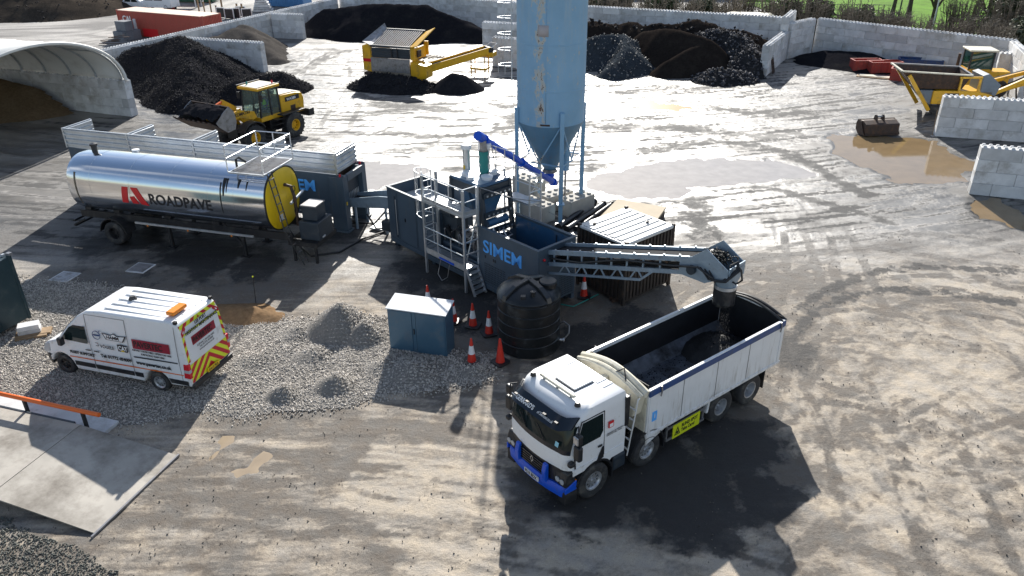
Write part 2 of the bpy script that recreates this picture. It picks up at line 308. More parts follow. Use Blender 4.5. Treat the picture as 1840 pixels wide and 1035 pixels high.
st5 = fbm(su * 0.9 + 20, sv * 11.0, 5, 4, 0.6)
pale_near = zone - 0.02 + 1.0 * (patch - 0.5) + 0.95 * (st1 - 0.5) + (1.1 - 0.2 * rk) * (st2 - 0.5) + 0.7 * (1 - rk) * (st5 - 0.5) + 0.5 * (bl - 0.5)
# sandy spread in front of the lorry, and pale dust at right
for poly, amt in ((PXP((640, 830), (760, 775), (920, 800), (925, 1100), (700, 1035), (620, 900)), 0.85), (PXP((1560, 700), (1700, 660), (1840, 740), (1900, 1035), (1600, 1035), (1540, 900)), 0.6), (PXP((930, 980), (1420, 980), (1440, 1080), (920, 1080)), 0.75), (PXP((930, 930), (1160, 985), (1420, 1035), (930, 1060)), 0.7)):
    d = dpoly(GX, GY, poly) + wob(GX, GY, 1.3, 0.8)
    pale_near = np.maximum(pale_near, sstep(-0.2, 0.5, d) * amt * (0.55 + 0.9 * sstep(0.38, 0.62, 0.5 * st1 + 0.5 * st2)))
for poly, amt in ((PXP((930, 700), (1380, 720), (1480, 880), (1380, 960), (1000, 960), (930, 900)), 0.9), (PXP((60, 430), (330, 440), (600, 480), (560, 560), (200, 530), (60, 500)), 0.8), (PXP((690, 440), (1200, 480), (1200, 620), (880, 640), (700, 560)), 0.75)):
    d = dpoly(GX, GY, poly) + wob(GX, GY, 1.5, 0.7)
    pale_near *= 1 - amt * sstep(-0.4, 0.8, d)  # ground colour also darkened where the lorry, tanker and plant shadows fall
su2 = GX * math.cos(R(8)) + GY * math.sin(R(8)); sv2 = -GX * math.sin(R(8)) + GY * math.cos(R(8)) - 0.006 * (GX - 5) ** 2
s3 = fbm(su2 * 0.12 + 9, sv2 * 0.75, 5, 5, 0.6); s4 = fbm(su2 * 0.35, sv2 * 2.4, 2, 4, 0.6)
pale_far = sstep(0.34, 0.64, 0.5 * s3 + 0.28 * s4 + 0.22 * bl) * 0.8 + 0.1 * (fine - 0.5)
pale = pale_near * near + pale_far * far; grey = far * 0.9 + 0.15
wet = far * (0.35 + 0.65 * sstep(0.30, 0.55, 0.55 * s3 + 0.45 * bl)) + near * sstep(0.5, 0.75, bl) * 0.25
inyard = sstep(48, 30, np.abs(GX)) * sstep(88, 70, GY); wet *= inyard
# black crumbs spilled from the loading point and dragged about by tyres; splats near lorry, tanker and plant paint their shadows darker
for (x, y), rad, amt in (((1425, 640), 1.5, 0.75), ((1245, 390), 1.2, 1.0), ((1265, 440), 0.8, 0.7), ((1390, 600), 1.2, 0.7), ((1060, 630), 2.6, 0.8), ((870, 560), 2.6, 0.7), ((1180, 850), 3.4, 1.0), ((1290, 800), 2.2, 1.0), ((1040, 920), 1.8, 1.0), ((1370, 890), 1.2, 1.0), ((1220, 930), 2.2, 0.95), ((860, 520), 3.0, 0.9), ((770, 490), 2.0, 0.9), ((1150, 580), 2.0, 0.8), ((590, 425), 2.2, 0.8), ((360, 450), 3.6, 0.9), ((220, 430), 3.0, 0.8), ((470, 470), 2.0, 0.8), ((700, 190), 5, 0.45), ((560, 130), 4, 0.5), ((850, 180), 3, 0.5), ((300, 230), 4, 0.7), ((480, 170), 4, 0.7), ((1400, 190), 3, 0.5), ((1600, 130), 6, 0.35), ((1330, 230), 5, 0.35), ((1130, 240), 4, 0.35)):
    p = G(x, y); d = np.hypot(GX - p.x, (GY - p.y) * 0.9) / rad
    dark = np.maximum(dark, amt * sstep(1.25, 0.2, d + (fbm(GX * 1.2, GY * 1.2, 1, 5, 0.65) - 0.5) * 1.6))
k = sstep(-0.6, 0.8, dpoly(GX, GY, PXP((925, 930), (1060, 945), (1230, 985), (1420, 1020), (1440, 1090), (915, 1090))) + wob(GX, GY, 1.0, 0.9)); dark *= 1 - k * (0.35 + 0.65 * sstep(0.42, 0.55, st2 * 0.5 + st1 * 0.5)); pale_k = k
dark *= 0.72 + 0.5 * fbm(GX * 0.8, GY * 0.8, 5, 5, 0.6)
# tyre tracks: paired wheel lines, splatted on the fine part of the grid
def spline(pts, step=0.06):
    P = [np.array(p) for p in pts]; P = [2 * P[0] - P[1]] + P + [2 * P[-1] - P[-2]]; out = []
    for i in range(1, len(P) - 2):
        n = max(2, int(np.linalg.norm(P[i + 1] - P[i]) / step))
        for k in range(n):
            t = k / n; out.append(0.5 * ((2 * P[i]) + (-P[i - 1] + P[i + 1]) * t + (2 * P[i - 1] - 5 * P[i] + 4 * P[i + 1] - P[i + 2]) * t * t + (-P[i - 1] + 3 * P[i] - 3 * P[i + 1] + P[i + 2]) * t ** 3))
    return np.array(out)
trk = np.zeros(GX.shape); rut = np.zeros(GX.shape)
def track(pts, width=0.3, amt=0.5, gauge=1.9, tread=0.2, seed=0):
    C = spline(pts); T = np.gradient(C, axis=0); T /= np.linalg.norm(T, axis=1)[:, None] + 1e-9; Nn = np.stack([-T[:, 1], T[:, 0]], 1)
    for side in ((-1, 1) if gauge else (0,)):
        Q = C + Nn * side * gauge / 2; s = 0.0
        for i in range(len(Q)):
            if i: s += float(np.linalg.norm(Q[i] - Q[i - 1]))
            x, y = Q[i]; i0, i1 = np.searchsorted(gx, (x - width, x + width)); j0, j1 = np.searchsorted(gy, (y - width, y + width))
            if i1 <= i0 or j1 <= j0: continue
            X = GX[i0:i1, j0:j1] - x; Y = GY[i0:i1, j0:j1] - y
            w = sstep(width * 0.62, width * 0.42, np.abs(X * Nn[i, 0] + Y * Nn[i, 1])) * (np.abs(X * T[i, 0] + Y * T[i, 1]) < 0.12)
            lat = X * Nn[i, 0] + Y * Nn[i, 1]; a = amt * (0.55 + 0.45 * np.sin(2 * math.pi * (s / tread + np.abs(lat) * 2.2))) * (0.55 + 0.45 * math.sin(s * 0.45 + seed))
            trk[i0:i1, j0:j1] = np.maximum(trk[i0:i1, j0:j1], w * a); rut[i0:i1, j0:j1] = np.maximum(rut[i0:i1, j0:j1], w * amt)
def TP(*pts): return PXP(*pts)
TR = [((1840, 520), (1620, 520), (1490, 590), (1440, 700)), ((1840, 560), (1660, 540), (1500, 620), (1450, 790)), ((1840, 500), (1560, 470), (1420, 500), (1380, 600)), ((1840, 470), (1600, 440), (1400, 470), (1340, 560)),
      ((1800, 760), (1650, 680), (1500, 660), (1380, 720)), ((1840, 880), (1680, 800), (1520, 760), (1420, 760)), ((1600, 1035), (1560, 820), (1480, 620), (1450, 420)), ((1750, 1035), (1660, 800), (1560, 600), (1480, 400)),
      ((400, 850), (600, 880), (800, 950), (1000, 1030)), ((380, 900), (560, 950), (760, 1030)), ((330, 830), (560, 830), (780, 840), (930, 870)), ((100, 1000), (400, 930), (700, 900), (930, 940)), ((480, 800), (700, 800), (900, 830)), ((1300, 1035), (1400, 930), (1560, 800), (1700, 600)),
      ((640, 240), (760, 200), (930, 180), (1100, 230)), ((560, 210), (700, 170), (860, 190), (900, 230), (700, 250), (560, 240)), ((1060, 240), (1250, 250), (1500, 230), (1680, 210)), ((1100, 270), (1300, 300), (1420, 380), (1460, 520)), ((560, 200), (520, 140), (560, 100), (640, 80)), ((600, 230), (650, 130), (620, 90)), ((1060, 210), (1250, 170), (1400, 160)), ((1500, 1035), (1640, 900), (1840, 800)), ((1840, 640), (1700, 620), (1560, 660), (1500, 720))]
for k, t in enumerate(TR): track(TP(*t), 0.36, 0.95 if k < 8 else 0.75, 1.95, 0.24 + 0.05 * (k % 3), k)
rr = random.Random(3)
for k in range(26):   # the lorries' turning circle at the right
    r0 = rr.uniform(2.5, 9.5); c0 = G(1560 + rr.uniform(-60, 60), 660 + rr.uniform(-40, 40)); a0 = rr.uniform(20, 150); a1 = a0 + rr.uniform(50, 120)
    track([(c0.x + r0 * math.cos(R(a0 + (a1 - a0) * j / 6)), c0.y + r0 * math.sin(R(a0 + (a1 - a0) * j / 6))) for j in range(7)], 0.34, rr.uniform(0.45, 1.0), rr.choice((1.9, 1.9, 0)), rr.uniform(.2, .3), k)
for k in range(60):
    x = rr.uniform(380, 1700); y = rr.uniform(770, 1030); L = rr.uniform(150, 420); s = rr.uniform(0.1, 0.35) * (1 if x < 1100 else -1)
    if 900 < x < 1400 and y < 900: continue
    track(TP((x, y), (x + L * .5, y + L * .5 * s), (x + L, y + L * s * 1.3)), 0.24, rr.uniform(0.3, 0.8), rr.choice((0, 1.9)), rr.uniform(.15, .4), k)
for k in range(80):
    x = rr.uniform(560, 1700); y = rr.uniform(90, 330); L = rr.uniform(150, 420); s = rr.uniform(-0.12, 0.14)
    track(TP((x, y), (x + L * .5, y + L * .5 * s + rr.uniform(-14, 14)), (x + L, y + L * s)), 0.5, rr.uniform(0.3, 0.8), rr.choice((0, 2.0)), rr.uniform(.3, .7), k)
pale = np.maximum(pale, pale_k * 0.75)
tn = sstep(0.28, 0.5, fbm(GX * 2.5, GY * 2.5, 3, 3)); pale = np.clip(pale + tn * (0.30 * rut - 1.05 * trk), 0, 1); dark = np.maximum(dark, 0.50 * trk * tn * near)
for pts, w_, amt in ((((1058, 303), (1110, 312), (1165, 308)), 0.9, 1.0), (((1150, 272), (1230, 262), (1300, 254), (1400, 272), (1480, 312), (1560, 352)), 0.8, 0.95), (((1228, 345), (1290, 328), (1380, 338), (1470, 362), (1600, 400)), 0.6, 0.85), (((1240, 352), (1246, 380), (1262, 425)), 0.9, 1.0), (((1290, 195), (1370, 205), (1450, 200)), 1.2, 0.9), (((1065, 225), (1200, 228), (1340, 244), (1440, 240)), 1.1, 0.8), (((930, 205), (900, 232), (800, 245), (690, 238)), 0.8, 0.9), (((640, 170), (720, 190), (860, 200), (928, 190)), 1.2, 0.75), (((1500, 430), (1640, 420), (1800, 430)), 0.5, 0.6), (((1430, 560), (1520, 505), (1640, 480), (1830, 490)), 0.45, 0.8), (((1420, 610), (1490, 545), (1620, 520), (1830, 545)), 0.4, 0.8), (((700, 270), (820, 262), (930, 275)), 0.8, 0.7), (((600, 215), (700, 205), (800, 215)), 0.7, 0.7), (((480, 150), (560, 120), (600, 95)), 1.2, 0.8)):
    C = spline(TP(*pts), 0.25); d = np.full(GX.shape, 99.0); bb = (GX > C[:, 0].min() - 2) & (GX < C[:, 0].max() + 2) & (GY > C[:, 1].min() - 2) & (GY < C[:, 1].max() + 2); X_, Y_ = GX[bb], GY[bb]; dd = np.full(X_.shape, 99.0)
    for c0 in C: dd = np.minimum(dd, np.hypot(X_ - c0[0], Y_ - c0[1]))
    e = amt * sstep(1.25, 0.1, dd / w_ + (fbm(X_ * 2.3, Y_ * 2.3, 2, 5, 0.68) - 0.5) * 2.4); dark[bb] = np.maximum(dark[bb], e); wet[bb] *= 1 - 0.8 * e
fs = sstep(0.50, 0.66, fbm(su2 * 0.30 + 50, sv2 * 3.2, 1, 5, 0.68)) * far * inyard
dark = np.maximum(dark, np.maximum(far * trk * 0.95 * sstep(0.35, 0.6, fine), 0.8 * fs)); wet = wet * (1 - 0.9 * np.maximum(far * trk, fs))
# ---- puddles: dips in the sheet, each filled by its own level water
PUD = [  # photo polygon, water level, colour key
    (((585, 300), (660, 288), (745, 292), (775, 305), (720, 330), (640, 338), (590, 325)), 'grey', 'large pale puddle behind the feed hopper, reflecting sky'),
    (((1060, 318), (1180, 290), (1300, 284), (1420, 296), (1452, 312), (1380, 330), (1250, 330), (1225, 352), (1130, 358), (1065, 338)), 'grey', 'wide pale puddle in the middle of the yard right of silo'),
    (((1500, 245), (1560, 240), (1680, 255), (1760, 300), (1700, 335), (1620, 325), (1560, 300), (1505, 275)), 'brown', 'brown muddy puddle in front of the loose bucket'),
    (((1052, 200), (1062, 178), (1100, 175), (1092, 192), (1070, 206)), 'ochre', 'ochre puddle just right of the silo'),
    (((1138, 182), (1175, 180), (1200, 186), (1238, 192), (1215, 198), (1150, 196)), 'ochre', 'ochre puddle with ragged edge, right of the first ochre one'),
    (((365, 830), (400, 788), (416, 786), (408, 805), (375, 836)), 'mud', 'slim muddy rut puddle by the weighbridge end'),
    (((410, 845), (440, 838), (470, 815), (486, 820), (466, 850), (425, 856)), 'mud', 'bent muddy puddle right of the rut puddle'),
    (((1730, 360), (1790, 358), (1860, 395), (1860, 420), (1770, 390)), 'brown', 'brown puddle below the nearer right-hand block wall'),
    (((636, 556), (655, 552), (668, 560), (650, 568)), 'mud', 'small puddle beside the blue-grey cabinet'),
]
hgt = (fbm(GX * 0.9, GY * 0.9, 1, 4, 0.55) - 0.5) * 0.035 + (fbm(GX * 5, GY * 5, 2, 2) - 0.5) * 0.012 - rut * 0.018 + trk * 0.014
hgt = np.clip(hgt, -0.019, 0.024) * sstep(120, 60, np.hypot(GX, GY - 30))
WL = -0.022
for poly, _, _ in PUD:
    pg = PXP(*poly); cx = sum(p[0] for p in pg) / len(pg); cy = sum(p[1] for p in pg) / len(pg); size = max(abs(p[0] - cx) + abs(p[1] - cy) for p in pg)
    msk = np.hypot(GX - cx, GY - cy) < size + 3
    d = np.full(GX.shape, -9.0); a = 0.3 if size < 2.5 else 1.0
    d[msk] = dpoly(GX[msk], GY[msk], pg) + wob(GX[msk], GY[msk], a * 0.8, 0.5 if size > 2.5 else 1.6) + wob(GX[msk] + 31, GY[msk], a * 0.35, 2.0)
    k = sstep(-0.35 * a, 0.45 * a, d); hgt = hgt * (1 - 0.5 * k) - 0.050 * k; wet = np.maximum(wet, sstep(-0.9 * a, 0.0, d) * (0.95 if a > 0.5 else 0.35)); pale *= 1 - 0.4 * sstep(-0.6 * a, 0.0, d)
def ground_h(x, y):
    i = min(max(int(np.searchsorted(gx, x)), 1), len(gx) - 1); j = min(max(int(np.searchsorted(gy, y)), 1), len(gy) - 1); return float(hgt[i, j])
ni, nj = GX.shape
V = np.stack([GX.ravel(), GY.ravel(), hgt.ravel()], 1); I = np.arange(ni * nj).reshape(ni, nj)
F = np.stack([I[:-1, :-1].ravel(), I[1:, :-1].ravel(), I[1:, 1:].ravel(), I[:-1, 1:].ravel()], 1)
def ground_material():
    m = bpy.data.materials.new('yard_ground'); m.use_nodes = True; n = m.node_tree.nodes; l = m.node_tree.links; b = n['Principled BSDF']
    at = n.new('ShaderNodeAttribute'); at.attribute_name = 'gmask'; sp = n.new('ShaderNodeSeparateColor'); l.new(at.outputs['Color'], sp.inputs[0])
    tc = n.new('ShaderNodeTexCoord')
    def noise(s, d, r=0.6, mapping=None):
        t = n.new('ShaderNodeTexNoise'); t.inputs['Scale'].default_value = s; t.inputs['Detail'].default_value = d; t.inputs['Roughness'].default_value = r
        if mapping: mp = n.new('ShaderNodeMapping'); mp.inputs['Scale'].default_value = mapping; mp.inputs['Rotation'].default_value = (0, 0, R(13)); l.new(tc.outputs['Object'], mp.inputs[0]); l.new(mp.outputs[0], t.inputs['Vector'])
        else: l.new(tc.outputs['Object'], t.inputs['Vector'])
        return t.outputs['Fac']
    def math_(op, a, b_, c_=None):
        t = n.new('ShaderNodeMath'); t.operation = op
        for k, q in enumerate((a, b_, c_)):
            if q is None: continue
            if isinstance(q, (int, float)): t.inputs[k].default_value = q
            else: l.new(q, t.inputs[k])
        return t.outputs[0]
    def rng(v, a, b_, c_, d):
        t = n.new('ShaderNodeMapRange'); t.inputs[1].default_value = a; t.inputs[2].default_value = b_; t.inputs[3].default_value = c_; t.inputs[4].default_value = d; l.new(v, t.inputs[0]); return t.outputs[0]
    def mix(f, a, b_):
        t = n.new('ShaderNodeMix'); t.data_type = 'RGBA'; l.new(f, t.inputs['Factor'])
        for k, q in (('A', a), ('B', b_)):
            if isinstance(q, tuple): t.inputs[k].default_value = (*q, 1)
            else: l.new(q, t.inputs[k])
        return t.outputs['Result']
    n1 = noise(1.6, 8, 0.65); n2_ = noise(9.0, 6, 0.7); n3 = noise(60.0, 3, 0.6); n4 = noise(1.0, 7, 0.7, (0.5, 4.0, 1.0))
    v = math_('ADD', sp.outputs[0], math_('MULTIPLY', math_('SUBTRACT', n2_, 0.5), 0.85)); v = math_('ADD', v, math_('MULTIPLY', math_('SUBTRACT', n4, 0.5), 0.3))
    v = rng(v, 0.18, 0.82, 0, 1)
    brown = mix(rng(n1, 0.35, 0.65, 0, 1), (0.125, 0.098, 0.073), (0.135, 0.122, 0.106)); pl = mix(rng(n1, 0.35, 0.65, 0, 1), (0.46, 0.38, 0.28), (0.35, 0.31, 0.262))
    c = mix(v, brown, pl)
    hs = n.new('ShaderNodeHueSaturation'); l.new(rng(at.outputs['Alpha'], 0, 1, 1.05, 0.35), hs.inputs['Saturation']); hs.inputs['Value'].default_value = 1.0; l.new(c, hs.inputs['Color']); c = hs.outputs[0]
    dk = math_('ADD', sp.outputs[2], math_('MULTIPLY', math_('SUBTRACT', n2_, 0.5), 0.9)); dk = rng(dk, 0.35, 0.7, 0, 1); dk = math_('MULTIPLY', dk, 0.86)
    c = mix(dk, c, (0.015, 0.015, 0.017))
    spk = rng(n3, 0.3, 0.7, 0.72, 1.22); sc = n.new('ShaderNodeVectorMath'); sc.operation = 'SCALE'; l.new(c, sc.inputs[0]); l.new(spk, sc.inputs['Scale'])
    wv = rng(math_('ADD', sp.outputs[1], math_('MULTIPLY', math_('SUBTRACT', n1, 0.5), 0.7)), 0.15, 0.85, 0, 1)
    dw = n.new('ShaderNodeVectorMath'); dw.operation = 'SCALE'; l.new(sc.outputs[0], dw.inputs[0]); l.new(rng(wv, 0, 1, 1.0, 0.62), dw.inputs['Scale'])
    l.new(dw.outputs[0], b.inputs['Base Color']); l.new(rng(wv, 0, 1, 0.82, 0.33), b.inputs['Roughness'])
    b.inputs['Specular IOR Level'].default_value = 0.5
    hh = math_('ADD', math_('MULTIPLY', n2_, 0.6), math_('MULTIPLY', n3, 0.25)); hh = math_('ADD', hh, math_('MULTIPLY', n4, 0.2))
    bp = n.new('ShaderNodeBump'); l.new(rng(wv, 0, 1, 0.75, 0.45), bp.inputs['Strength']); bp.inputs['Distance'].default_value = 0.06; l.new(hh, bp.inputs['Height']); l.new(bp.outputs[0], b.inputs['Normal'])
    return m
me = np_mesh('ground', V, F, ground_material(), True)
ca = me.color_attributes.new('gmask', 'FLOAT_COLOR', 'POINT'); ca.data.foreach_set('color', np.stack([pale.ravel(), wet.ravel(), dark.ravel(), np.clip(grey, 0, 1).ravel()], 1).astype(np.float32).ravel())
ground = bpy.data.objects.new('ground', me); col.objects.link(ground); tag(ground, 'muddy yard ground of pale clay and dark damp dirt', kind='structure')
for key, c_, rg in (('grey', (0.36, 0.33, 0.30), 0.06), ('brown', (0.22, 0.155, 0.085), 0.05), ('ochre', (0.40, 0.17, 0.025), 0.30), ('mud', (0.33, 0.26, 0.18), 0.10)):
    m = pm('water_' + key, c_, rg, 0, 0.15, 1.5); m.node_tree.nodes['Principled BSDF'].inputs['IOR'].default_value = 1.45; M['water_' + key] = m; m.node_tree.nodes['Principled BSDF'].inputs['Specular IOR Level'].default_value = 0.2 if key == 'ochre' else 0.5
for poly, key, lab in PUD:
    pg = [G(x, y) for x, y in poly]; cx = sum(p.x for p in pg) / len(pg); cy = sum(p.y for p in pg) / len(pg); big = max((p - Vector((cx, cy, 0))).length for p in pg) > 2.5
    k = 1.45 if big else 1.5
    o = MB().add([(cx + (p.x - cx) * k, cy + (p.y - cy) * k, WL) for p in pg], [tuple(range(len(pg)))]).build('puddle', 'water_' + key); tag(o, lab, kind='structure')
# ================================================================== STONES AND HEAPS
_OCT = np.array([(1, 0, 0), (-1, 0, 0), (0, 1, 0), (0, -1, 0), (0, 0, 1), (0, 0, -1)], float)
_OF = np.array([(0, 2, 4), (2, 1, 4), (1, 3, 4), (3, 0, 4), (2, 0, 5), (1, 2, 5), (3, 1, 5), (0, 3, 5)])
def stones(P, S, seed=0):
    """angular stones at points P with radii S: arrays of vertices and triangles"""
    g = np.random.default_rng(seed); n = len(P)
    v = _OCT[None] * (0.6 + 0.8 * g.random((n, 6, 1))) * (np.array([1, 0.8, 0.65])[None, None]) + (g.random((n, 6, 3)) - 0.5) * 0.5
    q = g.normal(size=(n, 4)); q /= np.linalg.norm(q, axis=1)[:, None]; w, x, y, z = q.T
    Rm = np.stack([1 - 2 * (y * y + z * z), 2 * (x * y - z * w), 2 * (x * z + y * w), 2 * (x * y + z * w), 1 - 2 * (x * x + z * z), 2 * (y * z - x * w), 2 * (x * z - y * w), 2 * (y * z + x * w), 1 - 2 * (x * x + y * y)], 1).reshape(n, 3, 3)
    v = np.einsum('nij,nkj->nki', Rm, v) * S[:, None, None] + P[:, None, :]
    return v.reshape(-1, 3), (_OF[None] + 6 * np.arange(n)[:, None, None]).reshape(-1, 3)
def heap_mat(name, c, c2, rough=0.8, bscale=25, bump=0.9, spec=0.0):
    m = pm(name, c, rough, 0, 0.35, 7, bump, bscale, c2, 0.7, 0.42, spec=spec); M[name] = m; return m
heap_mat('planings', (0.020, 0.020, 0.023), (0.035, 0.034, 0.035), 0.8); heap_mat('dark_fines', (0.015, 0.015, 0.018), (0.028, 0.027, 0.027), 0.9)
heap_mat('grey_fines', (0.075, 0.069, 0.064), (0.035, 0.033, 0.032), 0.9); heap_mat('brown_fines', (0.022, 0.018, 0.016), (0.036, 0.03, 0.025), 0.9); heap_mat('rubble', (0.025, 0.025, 0.027), (0.05, 0.048, 0.046), 0.7)
heap_mat('sand', (0.15, 0.105, 0.062), (0.22, 0.16, 0.10), 0.9); heap_mat('orange_sand', (0.20, 0.13, 0.075), (0.14, 0.10, 0.065), 0.9); heap_mat('earth', (0.05, 0.042, 0.035), (0.085, 0.07, 0.055), 0.9); heap_mat('blue_grey_fines', (0.040, 0.047, 0.055), (0.025, 0.026, 0.028), 0.9)
def heap(label, mat, ridge, slope=0.75, clip=None, res=0.25, rough=0.12, rs=1.2, stone=None, seed=0, name='aggregate_heap', cat='heap', minh=-0.06, extra=None):
    """ridge: list of (x, y, z) crest points joined by lines; flanks fall at the given slope; clip = polygon it may fill"""
    g = np.random.default_rng(seed + 5); zmax = max(p[2] for p in ridge); rad = zmax / slope + 1.2
    x0 = min(p[0] for p in ridge) - rad; x1 = max(p[0] for p in ridge) + rad; y0 = min(p[1] for p in ridge) - rad; y1 = max(p[1] for p in ridge) + rad
    X, Y = np.meshgrid(np.arange(x0, x1, res), np.arange(y0, y1, res), indexing='ij'); Hh = np.full(X.shape, -9.0)
    RR = ridge if len(ridge) > 1 else [ridge[0], (ridge[0][0] + 0.01, ridge[0][1], ridge[0][2])]
    for a, b in zip(RR[:-1], RR[1:]):
        ex, ey = b[0] - a[0], b[1] - a[1]; t = np.clip(((X - a[0]) * ex + (Y - a[1]) * ey) / (ex * ex + ey * ey), 0, 1)
        d = np.hypot(X - a[0] - t * ex, Y - a[1] - t * ey); Hh = np.maximum(Hh, a[2] + (b[2] - a[2]) * t - slope * (np.sqrt(d * d + 0.35 ** 2) - 0.35))
    gul = fbm(X * rs * 0.45 + seed, Y * rs * 0.45, seed, 4, 0.55) - 0.5
    Hh = Hh + gul * rough * 6 * sstep(-0.2, 1.0, Hh) + (fbm(X * rs * 2 + seed, Y * rs * 2, seed + 1, 3, 0.6) - 0.5) * rough * 1.6
    if clip is not None: Hh = np.where(inpoly(X, Y, clip), Hh, -9)
    ok = Hh > minh - 0.25; keep = ok[:-1, :-1] & ok[1:, :-1] & ok[1:, 1:] & ok[:-1, 1:]
    I = np.arange(X.size).reshape(X.shape); F = np.stack([I[:-1, :-1][keep], I[1:, :-1][keep], I[1:, 1:][keep], I[:-1, 1:][keep]], 1)
    used = np.unique(F); mp = np.zeros(X.size, int); mp[used] = np.arange(len(used))
    V = np.stack([X.ravel(), Y.ravel(), np.maximum(Hh, minh).ravel()], 1)[used]; F = mp[F]
    o = bpy.data.objects.new(name, np_mesh(name, V, F, mat, True)); col.objects.link(o); tag(o, label, cat)
    if stone:
        cnt, s0, s1, sm = stone; vis = V[V[:, 2] > 0.02]; idx = g.integers(0, len(vis), cnt); P = vis[idx] + (g.random((cnt, 3)) - 0.5) * res; 
        SV, SF = stones(P, s0 + (s1 - s0) * g.random(cnt) ** 2.5, seed)
        s = bpy.data.objects.new('lumps', np_mesh('lumps', SV, SF, sm)); col.objects.link(s); s.parent = o; tag(s, kind='stuff')
    if extra is not None: extra.append((X, Y, Hh))
    return o
M['lump_dark'] = pm('lump_dark', (0.022, 0.022, 0.025), 0.9, 0, 0.5, 3.0, spec=0.2); M['lump_grey'] = pm('lump_grey', (0.19, 0.185, 0.18), 0.7, 0, 0.5, 2.5); M['lump_mix'] = pm('lump_mix', (0.06, 0.06, 0.068), 0.9, 0, 0.6, 2.0)
# ================================================================== BLOCK WALLS
def block_mesh(L, studs, H=0.6, T=0.6):
    b = MB(); g = 0.012; c = 0.018
    x0, x1, y0, y1, z0, z1 = g / 2, L - g / 2, 0.0, T, 0.0, H - 0.006
    # chamfered box: 24 vertices
    def ring(z, i): return [(x0 + i, y0 + i * 0, z), (x1 - i, y0 + i * 0, z), (x1 - i, y1, z), (x0 + i, y1, z)]
    b.add([(x0, y0 + c, z0 + c), (x0 + c, y0, z0 + c), (x1 - c, y0, z0 + c), (x1, y0 + c, z0 + c), (x1, y1 - c, z0 + c), (x1 - c, y1, z0 + c), (x0 + c, y1, z0 + c), (x0, y1 - c, z0 + c),
           (x0, y0 + c, z1 - c), (x0 + c, y0, z1 - c), (x1 - c, y0, z1 - c), (x1, y0 + c, z1 - c), (x1, y1 - c, z1 - c), (x1 - c, y1, z1 - c), (x0 + c, y1, z1 - c), (x0, y1 - c, z1 - c),
           (x0 + c, y0 + c, z1), (x1 - c, y0 + c, z1), (x1 - c, y1 - c, z1), (x0 + c, y1 - c, z1), (x0 + c, y0 + c, z0), (x1 - c, y0 + c, z0), (x1 - c, y1 - c, z0), (x0 + c, y1 - c, z0)],
          [(i, (i + 1) % 8, 8 + (i + 1) % 8, 8 + i) for i in range(8)] + [(16, 17, 18, 19), (23, 22, 21, 20), (9, 10, 17, 16), (11, 12, 18, 17), (13, 14, 19, 18), (15, 8, 16, 19), (8, 9, 16), (10, 11, 17), (12, 13, 18), (14, 15, 19),
           (1, 20, 21, 2), (3, 21, 22, 4), (5, 22, 23, 6), (7, 23, 20, 0), (0, 20, 1), (2, 21, 3), (4, 22, 5), (6, 23, 7)])
    if studs:
        n = max(1, round(L / 0.3))
        for i in range(n):
            for y in (0.15, 0.45):
                cx = (i + 0.5) * L / n; r0, r1, h = 0.09, 0.055, 0.085
                b.add([(cx - r0, y - r0, z1), (cx + r0, y - r0, z1), (cx + r0, y + r0, z1), (cx - r0, y + r0, z1), (cx - r1, y - r1, z1 + h), (cx + r1, y - r1, z1 + h), (cx + r1, y + r1, z1 + h), (cx - r1, y + r1, z1 + h)],
                      [(4, 5, 6, 7), (0, 1, 5, 4), (1, 2, 6, 5), (2, 3, 7, 6), (3, 0, 4, 7)])
    return b.mesh('block', 'concrete')
_BM = {}
def bmesh_for(L, studs):
    k = (round(L, 2), studs)
    if k not in _BM: _BM[k] = block_mesh(k[0], studs)
    return _BM[k]
def wall(label, p0, p1, courses, first=0, studs=True, z0=0.0, group='interlocking block walls'):
    p0 = Vector((*p0[:2], z0)); p1 = Vector((*p1[:2], z0)); d = p1 - p0; L = d.length; rz = math.atan2(d.y, d.x)
    w = thing('concrete_block_wall', p0, rz, label, 'wall', group)
    for c_ in range(courses):
        x = 0.0; k = 0; cuts = []
        nxt = 0.9 if (c_ + first) % 2 else 1.8
        while x < L - 0.05:
            e = min(x + nxt, L)
            if L - e < 0.35: e = L
            cuts.append((x, e)); x = e; nxt = 1.8
        for a, b in cuts:
            o = bpy.data.objects.new('block', bmesh_for(round((b - a) * 20) / 20, studs and c_ == courses - 1)); col.objects.link(o); o.parent = w
            o.location = (a, random.uniform(-0.012, 0.012), c_ * 0.6); o.scale = ((b - a) / (round((b - a) * 20) / 20), 1, 1); o.rotation_euler = (0, 0, random.uniform(-0.004, 0.004))
    return w
def ext(p, ang, L): return (p[0] + L * math.cos(R(ang)), p[1] + L * math.sin(R(ang)))
wall('four-course pale block wall at right with bucket in front, below the right screener', (25.9, 46.0), ext((25.9, 46.0), -17, 10.8), 4)
wall('nearest block wall at the right edge of the yard', (22.75, 36.1), ext((22.75, 36.1), -20, 7.2), 4, 1)
wall('long five-course wall at the back right behind the red skips', (27.6, 72.4), (38.5, 60.6), 5)
wall('short angled wall closing the left end of the back right bay', (24.5, 69.7), (27.5, 72.3), 5, 1)
wall('low divider wall with pale end between rubble and back right bay', (20.6, 62.9), (24.3, 69.6), 4)
wall('tall end piece behind the low divider wall beside rubble', (24.0, 69.3), (25.9, 73.1), 6, 1)
wall('long back wall behind the silo and black heaps', (-19.8, 95.2), (25.4, 72.9), 5)
wall('long left wall running back behind the black planings heaps', (-32.8, 62.6), (-19.9, 95.0), 4, 1)
wall('spur wall between planings heap and the grey crusher fines', (-28.2, 68.9), (-20.7, 66.2), 4)
